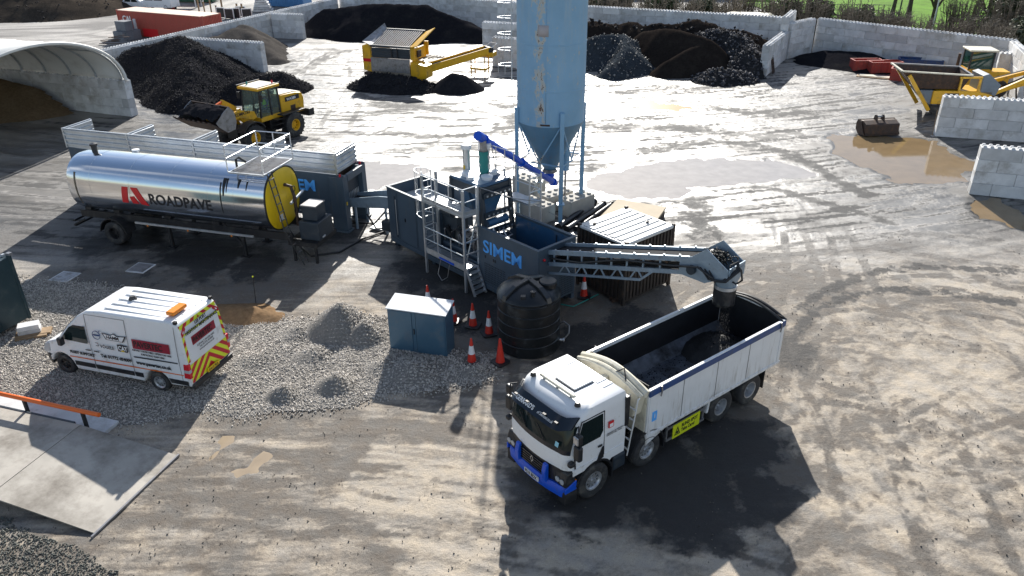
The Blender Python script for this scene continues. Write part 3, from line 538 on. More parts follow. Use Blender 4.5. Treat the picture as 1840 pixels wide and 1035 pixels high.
wall('short far spur wall left of the big black heap', (-24.4, 83.0), (-21.1, 82.0), 4, 1)
wall('stepped wall stub behind the silo ladder, nearer one', (-1.5, 67.9), (1.2, 66.6), 4)
wall('stepped wall stub left of silo, farther one with white top', (-2.6, 76.2), (0.6, 74.8), 4, 1)
wall('return wall at far right edge, running toward camera', (36.2, 54.0), (38.6, 60.4), 5)
wall('low wall at the far right edge beyond the screener', (36.6, 59.0), (44, 56.0), 4)
SH0, SH1 = (-44.0, 59.35), (-25.85, 52.3)
wall('stained shed wall under the white canopy at left', SH0, SH1, 4)
# ---- canopy shed: curved frame with canvas
sh = thing('canopy_shed', ((SH0[0] + SH1[0]) / 2, (SH0[1] + SH1[1]) / 2, 0), math.atan2(SH1[1] - SH0[1], SH1[0] - SH0[0]), 'white arched canvas canopy shed on block wall at left', 'shed')
half = 6.3   # barrel roof along the wall: far eave on the wall, near eave on posts towards the camera
def arch(t, k, r=1.0): return Vector((9.45 - 18.5 * k, 0.30 - half + half * math.cos(t) * r, 2.42 + 3.25 * math.sin(t) * r))
cv = MB(); nT, nK = 28, 8
for k in range(nK + 1):
    for i in range(nT + 1):
        sag = 0.08 * math.sin(math.pi * ((k * 2) % 2)); cv.v.append(tuple(arch(math.pi * i / nT, k / nK)))
cv.f += [(k * (nT + 1) + i, k * (nT + 1) + i + 1, (k + 1) * (nT + 1) + i + 1, (k + 1) * (nT + 1) + i) for k in range(nK) for i in range(nT)]
c_o = cv.build('canvas', 'canvas', sh, True); sm = c_o.modifiers.new('solid', 'SOLIDIFY'); sm.thickness = 0.03
for k in range(nK + 1): MB().tube([arch(math.pi * i / nT, k / nK, 0.985) for i in range(nT + 1)], 0.07, 6).build('arch_rib', 'galv', sh, True)
for i in (7, 14, 21): MB().tube([arch(math.pi * i / nT, k / nK, 0.975) for k in (0, 0.5, 1)], 0.05, 6).build('purlin', 'galv', sh, True)
MB().tube([arch(math.pi * i / nT, -0.012, 1.0) + Vector((0, 0, 0.03)) for i in range(nT + 1)], 0.11, 6).build('front_hem', 'canvas', sh, True)
for sd_ in (nT,):
    for k in range(0, nK + 1, 2):
        a = arch(math.pi * sd_ / nT, k / nK); MB().bar((a.x, a.y, 0), a, 0.14).build('support_post', 'galv', sh)
# ---- heaps
LW = lambda y: -32.8 + (y - 62.6) * 0.398   # inner line of the left wall
heap('black planings heap filling the bay left of the wheel loader', 'planings', [(-30.0, 64.2, 2.5), (-26.8, 64.8, 3.2), (-24.6, 61.6, 2.9), (-23.6, 57.4, 1.9), (-23.0, 55.2, 1.2)], 0.6, [(-34, 62.4), (LW(70) + 0.3, 69.8), (-20, 67.0), (-14, 60), (-20, 48), (-25.6, 52.2), (-33, 60.9)], 0.2, 0.12, 1.3, (26000, 0.015, 0.085, 'lump_dark'), 1)
heap('low black planings mound directly behind the wheel loader', 'planings', [(-20.0, 57.4, 1.2), (-17.8, 60.0, 1.35)], 0.6, None, 0.2, 0.07, 1.5, (6000, 0.02, 0.085, 'lump_dark'), 2)
heap('grey crusher fines heap in the bay behind the spur wall', 'grey_fines', [(-27.2, 73, 1.9), (-25.6, 77, 2.2), (-23.6, 74.0, 1.5), (-20.8, 70.4, 0.5)], 0.6, [(LW(69) + 0.3, 69.3), (LW(84) + 0.3, 83.0), (-20, 82.5), (-14, 76), (-17, 64), (-20.6, 66.4)], 0.3, 0.12, 0.9, None, 3)
heap('large smooth black heap against the back wall left of silo', 'dark_fines', [(-19.5, 86.5, 2.2), (-15, 85.6, 3.1), (-9, 83.5, 3.0), (-4.5, 82.0, 1.6), (-3.0, 80.2, 0.9)], 0.62, [(-24, 82.5), (-20.2, 95), (-1, 85.8), (3, 80), (0, 70), (-26, 74)], 0.3, 0.16, 0.55, None, 4)
heap('dark heap behind the silo ladder', 'brown_fines', [(1.0, 69.8, 1.6), (3.0, 70.5, 1.9), (0.6, 67.0, 0.6)], 0.7, [(-1.3, 68.4), (1.3, 67.3), (2, 62), (6, 62), (6, 76), (-1, 76)], 0.25, 0.1, 1.0, None, 5)
heap('blue-grey fines heap right of the silo', 'blue_grey_fines', [(7.4, 68.4, 2.3), (9.6, 68.6, 2.5), (9.8, 66.0, 1.9), (8.4, 63.4, 0.9)], 0.85, None, 0.2, 0.1, 1.0, (900, 0.03, 0.15, 'lump_grey'), 6)
heap('dark brown heap right of the blue-grey fines', 'brown_fines', [(11.8, 70.0, 2.5), (13.2, 68.6, 2.9), (15.2, 66.8, 2.8), (16.6, 66.0, 2.4), (13.0, 64.0, 1.2)], 0.9, None, 0.25, 0.09, 0.8, None, 7)
heap('tall rubble heap with grey stones by the divider wall', 'rubble', [(17.5, 69.6, 2.7), (19.2, 67.6, 2.7), (19.6, 64.6, 1.8)], 0.75, [(12, 60), (20.4, 60.5), (20.4, 62.8), (24.0, 69.3), (22, 76), (12, 76)], 0.25, 0.16, 1.4, (2600, 0.05, 0.22, 'lump_mix'), 8)
heap('small rubble mound at the foot of the tall rubble heap', 'rubble', [(16.4, 61.6, 0.9), (17.8, 61.8, 0.8)], 0.5, None, 0.2, 0.1, 1.6, (650, 0.05, 0.22, 'lump_mix'), 9)
heap('rough dark earth ridge along the back wall', 'brown_fines', [(6.5, 76.0, 2.4), (12.0, 73.4, 2.5), (17.0, 72.2, 2.9), (21.5, 70.6, 2.2)], 0.7, [(4.8, 82.3), (25.2, 72.6), (23.6, 69.0), (20, 66), (4.8, 68)], 0.3, 0.2, 1.2, (700, 0.06, 0.3, 'lump_dark'), 10)
heap('low dark fines heap in the corner of the back right bay', 'dark_fines', [(27.6, 68.9, 0.9), (30.3, 66.6, 0.95)], 0.32, [(24.7, 69.6), (27.6, 72.2), (35, 64.2), (33, 60), (24, 63)], 0.3, 0.07, 0.6, None, 11)
heap('sand heap in shade before the shed wall', 'sand', [(-36.5, 54.6, 2.3), (-33.5, 54.6, 1.5)], 0.5, [(-48, 60.5), (-25.9, 52.0), (-26, 40), (-48, 40)], 0.25, 0.07, 0.8, None, 12)
heap('black screenings heap under the yellow screener', 'planings', [(-10.6, 60.9, 0.9), (-8.2, 60.0, 1.0), (-6.9, 59.6, 0.7)], 0.5, None, 0.18, 0.08, 1.6, (2500, 0.03, 0.1, 'lump_dark'), 13)
heap('little conical black pile below the screener conveyor', 'planings', [(-4.3, 59.6, 1.25), (-3.7, 59.4, 1.15)], 0.8, None, 0.18, 0.05, 1.2, None, 14)
heap('long earth mound at the far left beyond the yard', 'earth', [(-80, 104, 3.0), (-66, 103, 3.6), (-57, 104, 3.8), (-54.5, 108, 3.0)], 0.45, None, 0.5, 0.2, 0.5, (1500, 0.04, 0.16, 'lump_dark'), 15)
heap('brown sand heap beyond the white van', 'orange_sand', [(-10.9, 24.7, 0.22), (-9.6, 24.5, 0.34), (-8.7, 24.3, 0.12)], 0.5, None, 0.1, 0.05, 2.2, None, 16)
# ---- gravel spread with small piles
GP = PXP((-120, 455), (20, 500), (60, 505), (165, 512), (300, 540), (395, 565), (500, 575), (590, 570), (690, 573), (720, 610), (830, 640), (885, 640), (888, 685), (800, 700), (690, 715), (560, 740), (430, 757), (330, 742), (255, 765), (200, 762), (-30, 715), (-160, 640))
gp = [(p[0], p[1]) for p in GP]
X, Y = np.meshgrid(np.arange(-27, 0.5, 0.12), np.arange(17, 31, 0.12), indexing='ij')
d = dpoly(X, Y, gp) + wob(X, Y, 0.25, 1.4)
def gravel_h(X, Y):
    h = np.zeros(X.shape)
    for px_, py_, z, s in ((612, 590, 0.98, 0.78), (655, 605, 0.6, 0.75), (600, 695, 0.42, 0.65), (505, 712, 0.34, 0.65), (560, 640, 0.22, 0.35), (740, 668, 0.28, 0.3), (690, 660, 0.2, 0.3), (450, 650, 0.12, 0.2), (530, 600, 0.2, 0.3), (850, 670, 0.12, 0.3)):
        p = G(px_, py_); h = np.maximum(h, z - s * np.hypot(X - p.x, Y - p.y))
    return np.maximum(h, 0) + (fbm(X * 1.3, Y * 1.3, 4, 4) - 0.5) * 0.10
hg = gravel_h(X, Y); hg = np.where(d > 0.35, hg + 0.045, hg * sstep(0, 0.35, d) + 0.045 * sstep(-0.02, 0.25, d)) - 0.02
hg = np.maximum(hg, 0.0) * sstep(-0.05, 0.2, d) + 0.012
ok = d > -0.02; keep = ok[:-1, :-1] & ok[1:, :-1] & ok[1:, 1:] & ok[:-1, 1:]
I = np.arange(X.size).reshape(X.shape); F = np.stack([I[:-1, :-1][keep], I[1:, :-1][keep], I[1:, 1:][keep], I[:-1, 1:][keep]], 1)
M['gravel_base'] = pm('gravel_base', (0.19, 0.175, 0.155), 0.85, 0, 0.5, 14, 1.0, 22)
M['gravel_stone'] = pm('gravel_stone', (0.47, 0.435, 0.39), 0.8, 0, 0.75, 9)
used = np.unique(F); mp = np.zeros(X.size, int); mp[used] = np.arange(len(used))
gb = bpy.data.objects.new('gravel', np_mesh('gravel', np.stack([X.ravel(), Y.ravel(), hg.ravel()], 1)[used], mp[F], 'gravel_base', True)); col.objects.link(gb); tag(gb, 'loose grey gravel spread round the white van and cabinet', 'gravel', kind='stuff')
g_ = np.random.default_rng(4); cand = np.stack([g_.uniform(-23, 0, 190000), g_.uniform(17.2, 30, 190000)], 1); ix = ((cand[:, 0] + 27) / 0.12).astype(int); iy = ((cand[:, 1] - 17) / 0.12).astype(int)
ix = np.clip(ix, 0, X.shape[0] - 1); iy = np.clip(iy, 0, X.shape[1] - 1); kp = d[ix, iy] > -0.02 - 0.12 * g_.random(len(ix)) ** 4 * 3; cand = cand[kp]; zz = np.where(d[ix, iy][kp] > 0, hg[ix, iy][kp], 0.012)
SV, SF = stones(np.column_stack([cand, zz + 0.01]), 0.015 + 0.030 * g_.random(len(cand)) ** 2.2, 3)
gs = bpy.data.objects.new('gravel_stones', np_mesh('gravel_stones', SV, SF, 'gravel_stone')); col.objects.link(gs); gs.parent = gb; tag(gs, kind='stuff')
# dark gravel and weeds by the fence at the bottom left corner
gp2 = PXP((-60, 900), (40, 950), (130, 985), (250, 1060), (-60, 1100))
c2 = np.stack([g_.uniform(-14, -7.5, 30000), g_.uniform(9.5, 16, 30000)], 1); dd = dpoly(c2[:, 0], c2[:, 1], [tuple(p) for p in gp2]) + wob(c2[:, 0], c2[:, 1], 0.3, 2); c2 = c2[dd > 0]
M['gravel_dark'] = pm('gravel_dark', (0.09, 0.095, 0.085), 0.8, 0, 0.7, 12)
SV, SF = stones(np.column_stack([c2, np.full(len(c2), 0.008)]), 0.012 + 0.03 * g_.random(len(c2)) ** 2, 5)
o = bpy.data.objects.new('dark_gravel', np_mesh('dark_gravel', SV, SF, 'gravel_dark')); col.objects.link(o); tag(o, 'dark green-grey gravel in the bottom left corner', 'gravel', kind='stuff')
# scattered crumbs of stone over the yard
c3 = np.stack([g_.uniform(-16, 22, 16000), 11 + 20 * g_.random(16000) ** 1.4], 1); c3 = c3[fbm(c3[:, 0] * 0.6, c3[:, 1] * 0.6, 2, 4) + 0.12 * g_.random(len(c3)) > 0.52]; SV, SF = stones(np.column_stack([c3, np.full(len(c3), 0.008)]), 0.006 + 0.026 * g_.random(len(c3)) ** 4, 6)
o = bpy.data.objects.new('loose_stones', np_mesh('loose_stones', SV, SF, pm('yard_crumbs', (0.13, 0.115, 0.10), 0.9, 0, 0.8, 3))); col.objects.link(o); tag(o, 'scattered small stones and crumbs on the yard floor', 'stones', kind='stuff')
# ================================================================== VEHICLE HELPERS
def wheel(parent, x, y, r, w, side=-1, rimk=0.58, rimmat='rim', spokes=10, deep=0.05, z=None, tread=0):
    """road wheel with its axle along y; outer face towards side*y"""
    z = r if z is None else z; h = w / 2; o = y - side * h
    b = MB().lathe([(0.02, 0), (r * rimk * 0.98, 0), (r * rimk, -side * 0.0 + side * (h - 0.03)), (r * 0.80, side * h), (r * 0.94, side * (h - 0.012)), (r, side * (h - 0.05)), (r, -side * (h - 0.05)), (r * 0.94, -side * h), (r * rimk, -side * h), (0.02, -side * h)], (x, o, z), 32, 'y')
    if tread:
        for k in range(tread):
            a = 2 * math.pi * k / tread
            for s2 in (-1, 1):
                c = Vector((x + r * math.cos(a + s2 * 0.05), o + s2 * h * 0.5, z + r * math.sin(a + s2 * 0.05))); t = Vector((-math.sin(a), 0, math.cos(a)))
                b.bar(c - Vector((0, h * 0.46, 0)) - t * 0.03 * s2, c + Vector((0, h * 0.46, 0)) + t * 0.05 * s2, r * 0.09, r * 0.07, (math.cos(a), 0, math.sin(a)))
    ty = b.build('wheel', 'rubber', parent, 50)
    q = r * rimk; y2 = side * (h - deep)
    rb = MB().lathe([(q * 0.78, y2 * 0.6), (q * 0.80, y2), (q * 0.9, side * (h - 0.03)), (q * 1.02, side * (h - 0.02)), (q * 1.03, side * (h - 0.035)), (q * 0.9, side * (h - 0.06)), (q * 0.80, y2 - side * 0.04)], (x, o, z), 28, 'y')
    rb.lathe([(0.001, y2 + side * 0.03), (q * 0.2, y2 + side * 0.03), (q * 0.26, y2), (q * 0.52, y2 - side * 0.01), (q * 0.55, y2 - side * 0.05)], (x, o, z), 24, 'y')
    for k in range(spokes):
        a = 2 * math.pi * k / spokes; rb.bar((x + q * 0.45 * math.cos(a), o + y2 - side * 0.012, z + q * 0.45 * math.sin(a)), (x + q * 0.84 * math.cos(a), o + y2 - side * 0.012, z + q * 0.84 * math.sin(a)), q * 0.22, 0.02, (0, 1, 0))
        rb.cyl((x + q * 0.36 * math.cos(a), o + y2 - side * 0.01, z + q * 0.36 * math.sin(a)), (x + q * 0.36 * math.cos(a), o + y2 + side * 0.02, z + q * 0.36 * math.sin(a)), q * 0.045, n=6)
    rb.build('rim', rimmat, ty, 35)
    return ty
def loft(rings, cap0=True, cap1=True, closed=True):
    b = MB(); n = len(rings[0])
    for r in rings: b.v += [tuple(p) for p in r]
    for k in range(len(rings) - 1):
        for i in range(n if closed else n - 1): b.f.append((k * n + i, k * n + (i + 1) % n, (k + 1) * n + (i + 1) % n, (k + 1) * n + i))
    if cap0: b.f.append(tuple(range(n - 1, -1, -1)))
    if cap1: b.f.append(tuple((len(rings) - 1) * n + i for i in range(n)))
    return b
def arc(cx, cz, r, a0, a1, n): return [(cx + r * math.cos(R(a0 + (a1 - a0) * i / n)), cz + r * math.sin(R(a0 + (a1 - a0) * i / n))) for i in range(n + 1)]
# ================================================================== TIPPER LORRY  (x to the rear, y to the far side)
TA = G(1066.7, 893)
tr = thing('tipper_truck', TA, R(37.75), 'white eight-wheel tipper lorry with blue bumper, loading under the chute', 'truck')
AX = (0.0, 1.92, 4.97, 6.32); WD = 2.36
for i, x in enumerate(AX):
    for sd_, y in ((-1, 0.0), (1, WD)):
        wheel(tr, x, y, 0.51, 0.30 if i < 2 else 0.56, sd_, 0.52, 'rim', 10, 0.07 if i < 2 else 0.2)
    MB().cyl((x, 0.35, 0.51), (x, WD - 0.35, 0.51), 0.09, n=10).build('axle', 'chassis', tr)
ch = MB()
for y in (0.78, 1.58): ch.box(-0.4, 7.2, y - 0.04, y + 0.04, 0.66, 0.92)
for x in (0.9, 2.8, 3.9, 5.6, 7.0): ch.box(x - 0.06, x + 0.06, 0.8, 1.56, 0.7, 0.88)
ch.build('chassis', 'chassis', tr)
# ---- cab
def cabring(z, fx, inset, rx, rr_=0.30, bow=0.10):
    y0, y1 = 0.02 + inset, WD - 0.02 - inset; pts = [(rx, y0, z)]
    pts += [(fx + rr_ + bow - rr_ * math.sin(t), y0 + rr_ - rr_ * math.cos(t), z) for t in [math.pi / 2 * k / 6 for k in range(7)]]
    pts += [(fx + bow * (abs(s) ** 2), (y0 + y1) / 2 - s * ((y1 - y0) / 2 - rr_), z) for s in (0.66, 0.33, 0, -0.33, -0.66)]
    pts += [(fx + rr_ + bow - rr_ * math.sin(t), y1 - rr_ + rr_ * math.cos(t), z) for t in [math.pi / 2 * (6 - k) / 6 for k in range(7)]]
    return pts + [(rx, y1, z)]
RX = 1.02
cab = loft([cabring(1.22, -1.03, 0.0, RX), cabring(1.5, -1.05, 0.0, RX), cabring(1.80, -1.03, 0.0, RX), cabring(2.15, -0.90, 0.02, RX), cabring(2.50, -0.74, 0.04, RX), cabring(2.68, -0.62, 0.055, RX), cabring(2.77, -0.5, 0.09, RX - 0.01, 0.32), cabring(2.81, -0.34, 0.17, RX - 0.05, 0.34)])
cab_o = cab.build('cab', 'white', tr, 30)
for y0, y1 in ((0.0, 0.05), (WD - 0.05, WD)):
    cabside = MB()   # door and rear corner panels below the belt line, cut round the wheel arch
    cabside.prism([(-0.74, 1.24), (-0.74, 1.05)] + arc(0, 0.51, 0.66, 125, 40, 8) + [(0.56, 0.98), (1.0, 0.98), (1.0, 1.24)], y0 + 0.004, y1); cabside.build('door_skirt', 'white', tr)
def wsring(z, fx, inset, off):
    return [(p[0] - off, p[1], z) for p in cabring(z, fx, inset, RX)[3:17]]
ws = loft([wsring(1.82, -1.02, 0.0, 0.012), wsring(2.15, -0.90, 0.02, 0.012), wsring(2.46, -0.755, 0.046, 0.012)], False, False, False).build('windscreen', 'glass_dark', tr, True)
for p0, p1 in (((-1.04, 0.75, 1.84), (-0.93, 1.15, 2.1)), ((-1.04, 1.45, 1.84), (-0.93, 1.85, 2.1))): MB().bar(p0, p1, 0.02, 0.02).build('wiper', 'black', ws)
MB().add([(-0.985, 0.31, 1.88), (-0.985, 0.43, 1.88), (-0.95, 0.43, 2.0), (-0.95, 0.31, 2.0)], [(0, 1, 2, 3)]).build('sticker', pm('pale_blue_sticker', (0.3, 0.62, 0.75), 0.4), ws)
loft([wsring(1.70, -1.04, 0.0, 0.010), wsring(1.82, -1.02, 0.0, 0.011)], False, False, False).build('windscreen_base', 'black_gloss', tr, True)
loft([wsring(0.72, -1.02, 0.03, 0.0), wsring(0.9, -1.04, 0.01, 0.0), wsring(1.215, -1.03, 0.0, 0.0)], False, False, False).build('grille', 'black', tr, True)
gl = MB()
for k in range(5): gl.box(-1.062, -1.03, 0.72, 1.64, 0.80 + k * 0.075, 0.83 + k * 0.075)
gl.build('grille_slat', 'black_gloss', tr)
MB().add([(-1.075, 1.18, 0.93), (-1.075, 1.25, 1.04), (-1.075, 1.18, 1.15), (-1.075, 1.11, 1.04), (-1.075, 1.18, 0.97), (-1.075, 1.22, 1.04), (-1.075, 1.18, 1.11), (-1.075, 1.14, 1.04)], [(0, 1, 5, 4), (1, 2, 6, 5), (2, 3, 7, 6), (3, 0, 4, 7)]).build('diamond_badge', 'rim', tr)
bmp = loft([cabring(0.36, -1.0, 0.05, -0.62, 0.22), cabring(0.42, -1.08, 0.01, -0.60, 0.24), cabring(0.66, -1.10, 0.0, -0.60, 0.24), cabring(0.74, -1.06, 0.02, -0.62, 0.24)]).build('bumper', 'blue', tr, 40)
for y0, y1 in ((0.30, 0.44), (1.92, 2.06)):   # two upright blue guards
    MB().prism([(-1.02, 0.7), (-1.13, 0.7), (-1.15, 1.0), (-1.10, 1.22), (-1.02, 1.22)], y0 + (0.28 if y0 < 1 else -0.28), y1 + (0.28 if y0 < 1 else -0.28)).build('bull_bar_upright', 'blue', tr, False, 0.02)
for y0, y1, s in ((0.02, 0.42, 1), (WD - 0.42, WD - 0.02, -1)):
    MB().prism([(-0.62, 0.74), (-0.86, 0.74), (-0.98, 0.78), (-0.98, 0.94), (-0.90, 1.2), (-0.62, 1.2)], y0, y1).build('headlight_housing', 'black', tr, False, 0.05)
    hl = MB(); ym = (y0 + y1) / 2
    for dy in (-0.08, 0.08): hl.cyl((-0.955, ym + dy, 0.93), (-0.992, ym + dy, 0.93), 0.065, 0.075, 14)
    hl.build('headlight', 'lamp_clear', tr, True)
    MB().box(-0.64, -0.61, y0 - 0.006 if s > 0 else y1 - 0.03, y0 + 0.03 if s > 0 else y1 + 0.006, 0.8, 0.9).build('side_repeater', 'lamp_amber', tr)
    # blue corner wrap above the bumper
    MB().prism([(-0.60, 0.60), (-0.97, 0.60), (-0.97, 0.76), (-0.60, 0.9)], (0.005 if s > 0 else WD - 0.06), (0.06 if s > 0 else WD - 0.005)).build('bumper_corner', 'blue', tr, False, 0.02)
np_ = MB().box(-1.135, -1.10, 0.86, 1.40, 0.52, 0.65).build('number_plate', 'white', tr)
text('plate_lettering', 'PJ18 BDX', 0.135, (-1.138, 1.37, 0.545), (0, -1, 0), (0, 0, 1), 'letter_black', np_, 0.002, 0.003, 0.84)
# sun visor with the haulier's name, roof gear
vis = MB(); pts = []
for k in range(13):
    s = 1 - 2 * k / 12; y = WD / 2 - s * (WD / 2 - 0.12); bx = 0.30 * abs(s) ** 9
    pts.append([(-0.80 + bx, y, 2.66), (-1.08 + bx * 1.1, y, 2.40), (-1.05 + bx * 1.1, y, 2.38), (-0.76 + bx, y, 2.62)])
vis_o = loft(pts).build('sun_visor', 'black_gloss', tr, 35)
for yy, bd, sz, xs in ((2.0, 'www.', 0.075, 1.0),):
    text('lettering', bd, sz, (-1.0, 2.08, 2.50), (0, -1, 0), (0.72, 0, 0.69), 'letter_white', vis_o, 0.002, 0.001, xs)
text('lettering', "GERRARD'S", 0.165, (-1.02, 1.90, 2.475), (0, -1, 0), (0.72, 0, 0.69), 'letter_white', vis_o, 0.004, 0.004, 0.80)
text('lettering', 'of Swinton.co.uk', 0.115, (-1.015, 1.08, 2.485), (0, -1, 0), (0.72, 0, 0.69), 'letter_white', vis_o, 0.002, 0.0, 0.72, shear=0.25)
for y in (0.42, 0.85, 1.5, 1.94): MB().box(-0.985, -0.93, y - 0.05, y + 0.05, 2.53, 2.565).build('marker_lamp', 'chassis', tr)
for y, x in ((0.35, -0.35), (WD - 0.35, -0.35)): MB().lathe([(0.001, 0.10), (0.05, 0.10), (0.07, 0.05), (0.08, 0.0)], (x, y, 2.80), 12).build('beacon_stub', 'black', tr, True)
MB().box(-0.30, -0.19, 0.55, 1.85, 2.85, 2.93).build('roof_light_bar', 'cream', tr, False, 0.04)
for y in (0.7, 1.2, 1.7): MB().box(-0.27, -0.22, y - 0.02, y + 0.02, 2.79, 2.86).build('light_bar_foot', 'black', tr)
MB().box(-0.02, 0.62, 0.82, 1.54, 2.815, 2.865).build('roof_hatch', 'white', tr, False, 0.04, 3)
MB().box(-0.035, 0.635, 0.805, 1.555, 2.812, 2.83).build('hatch_seal', 'black', tr)
for y in (0.52, 0.75, 1.6, 1.84): MB().box(0.66, 0.96, y - 0.03, y + 0.03, 2.80, 2.83).build('roof_rib', 'white', tr, False, 0.01)
for y0, s in ((0.0, 1), (WD, -1)):
    o = y0 - s * 0.0; yy = lambda a: y0 + s * a
    MB().prism([(-0.66, 1.86), (0.12, 1.86), (0.22, 2.0), (0.22, 2.48), (-0.42, 2.48)], min(yy(-0.008), yy(0.1)), max(yy(-0.008), yy(0.1)), 'y', lambda p: (p[0], p[1] + s * (0.05 * max(0, (p[2] - 1.8) / 0.7)), p[2])).build('side_window', 'glass_dark', tr)
    MB().prism([(-0.70, 1.26), (-0.66, 1.27), (-0.70, 1.86), (-0.46, 2.52), (0.27, 2.52), (0.27, 1.24), (0.285, 1.24), (0.285, 2.54), (-0.48, 2.54), (-0.72, 1.86)], min(yy(-0.006), yy(0.01)), max(yy(-0.006), yy(0.01)), 'y', lambda p: (p[0], p[1] + s * (0.05 * max(0, (p[2] - 1.8) / 0.7)), p[2])).build('door_seam', 'black', tr)
    MB().box(0.06, 0.2, min(yy(-0.02), yy(0.01)), max(yy(-0.02), yy(0.01)), 1.55, 1.6).build('door_handle', 'black', tr, False, 0.008)
    MB().prism([(0.02, 1.12), (0.27, 1.16), (0.27, 1.5), (0.22, 1.5)], min(yy(-0.007), yy(0.01)), max(yy(-0.007), yy(0.01))).build('door_corner_trim', 'black', tr)
    # mirrors on arms
    ma = MB(); ma.tube([(-0.6, yy(0.02), 2.5), (-0.72, yy(-0.12), 2.46), (-0.74, yy(-0.14), 1.75), (-0.66, yy(0.0), 1.62)], 0.022, 6); ma.build('mirror_arm', 'black', tr, True)
    MB().box(-0.80, -0.66, min(yy(-0.24), yy(-0.04)), max(yy(-0.24), yy(-0.04)), 2.14, 2.42).build('wide_mirror', 'black', tr, False, 0.05, 3)
    MB().box(-0.81, -0.66, min(yy(-0.25), yy(-0.03)), max(yy(-0.25), yy(-0.03)), 1.66, 2.08).build('main_mirror', 'black' if s > 0 else 'black', tr, False, 0.05, 3)
    if s > 0: MB().box(-0.845, -0.80, min(yy(-0.22), yy(-0.06)), max(yy(-0.22), yy(-0.06)), 2.17, 2.39).build('mirror_shell', 'rim', tr, False, 0.03, 3)
    MB().box(-0.93, -0.75, min(yy(-0.10), yy(0.05)), max(yy(-0.10), yy(0.05)), 1.44, 1.58).build('kerb_mirror', 'black', tr, False, 0.05, 3)
    # arch, steps, mudguards
    mg = MB().prism(arc(0, 0.51, 0.66, 165, 15, 12) + arc(0, 0.51, 0.60, 15, 165, 12), min(yy(0.0), yy(0.42)), max(yy(0.0), yy(0.42))); mg.build('wheel_arch', 'black', tr, 40)
    MB().box(-0.95, -0.55, min(yy(0.02), yy(0.3)), max(yy(0.02), yy(0.3)), 0.24, 0.6).build('cab_step', 'chassis', tr, False, 0.02)
    MB().box(0.62, 0.66, min(yy(0.02), yy(0.34)), max(yy(0.02), yy(0.34)), 0.3, 1.0).build('mud_flap', 'black', tr)
    MB().box(0.98, 1.12, min(yy(-0.0), yy(0.3)), max(yy(-0.0), yy(0.3)), 1.75, 2.62).build('side_deflector', 'black', tr, False, 0.02)
    mg = MB().prism(arc(1.92, 0.51, 0.65, 170, 10, 12) + arc(1.92, 0.51, 0.61, 10, 170, 12), min(yy(0.0), yy(0.36)), max(yy(0.0), yy(0.36))); mg.build('mudguard', 'black', tr, 40)
    MB().box(2.57, 2.6, min(yy(0.02), yy(0.34)), max(yy(0.02), yy(0.34)), 0.3, 0.8).build('mud_flap', 'black', tr)
    for x0 in (4.97,): MB().prism([(4.28, 0.62), (4.34, 1.10), (4.40, 1.16), (4.95, 1.16), (4.95, 1.12), (4.43, 1.12), (4.36, 0.62)], min(yy(0.0), yy(0.6)), max(yy(0.0), yy(0.6))).build('mudguard', 'white_dirty', tr)
    MB().box(6.95, 6.98, min(yy(0.02), yy(0.58)), max(yy(0.02), yy(0.58)), 0.3, 0.95).build('mud_flap', 'black', tr)
# door emblem, notice, small print on the near side
MB().box(0.40, 0.56, -0.010, 0.02, 1.98, 2.16).build('door_notice', 'letter_red', tr)
MB().box(0.42, 0.54, -0.013, 0.02, 2.0, 2.10).build('door_notice_panel', 'letter_white', tr)
text('lettering', 'GERRARDS OF SWINTON LTD\nSWINTON HALL ROAD', 0.05, (0.34, -0.004, 1.80), (1, 0, 0), (0, 0, 1), 'letter_black', tr, 0.002)
# tanks and frames between the axles
MB().box(0.66, 1.18, 0.06, 0.5, 0.38, 0.86).build('fuel_tank', 'slate_dark', tr, False, 0.08, 3)
MB().box(1.05, 1.25, 0.35, 2.0, 0.9, 2.35).build('ram_housing', 'cream', tr, False, 0.04)
MB().cyl((1.30, 1.18, 0.9), (1.36, 1.18, 2.5), 0.13, 0.10, 14).build('tipping_ram', 'cream', tr, True)
MB().box(2.75, 3.35, 0.10, 0.55, 0.62, 0.95).build('battery_box', 'black', tr, False, 0.03)
MB().cyl((3.45, 0.3, 0.8), (4.15, 0.3, 0.8), 0.15, n=14).build('air_tank', 'black', tr, True)
for x in (2.85, 3.95): MB().cyl((x, 0.10, 0.99), (x, 0.02, 0.99), 0.04, n=10).build('side_marker_lamp', 'lamp_amber', tr)
sg = MB()
for z in (0.42, 0.80): sg.box(2.66, 4.22, 0.0, 0.03, z, z + 0.07)
for x in (2.66, 4.16): sg.box(x, x + 0.06, 0.03, 0.08, 0.40, 0.9)
sg.build('side_guard', 'steel_worn', tr)
bs = MB().box(2.88, 3.98, -0.02, -0.003, 0.42, 0.86).build('blind_spot_sign', 'sign_yellow', tr)
text('lettering', 'BLIND SPOT\nTake Care!', 0.155, (3.22, -0.023, 0.68), (1, 0, 0), (0, 0, 1), 'letter_black', bs, 0.002, 0.004, 0.78)
MB().add([(2.94, -0.024, 0.50), (3.18, -0.024, 0.50), (3.06, -0.024, 0.78), (2.985, -0.024, 0.525), (3.135, -0.024, 0.525), (3.06, -0.024, 0.70)], [(0, 1, 4, 3), (1, 2, 5, 4), (2, 0, 3, 5)]).build('warning_triangle', 'letter_black', bs)
MB().box(3.02, 3.10, -0.025, -0.02, 0.54, 0.62).build('warning_figure', 'letter_black', bs)
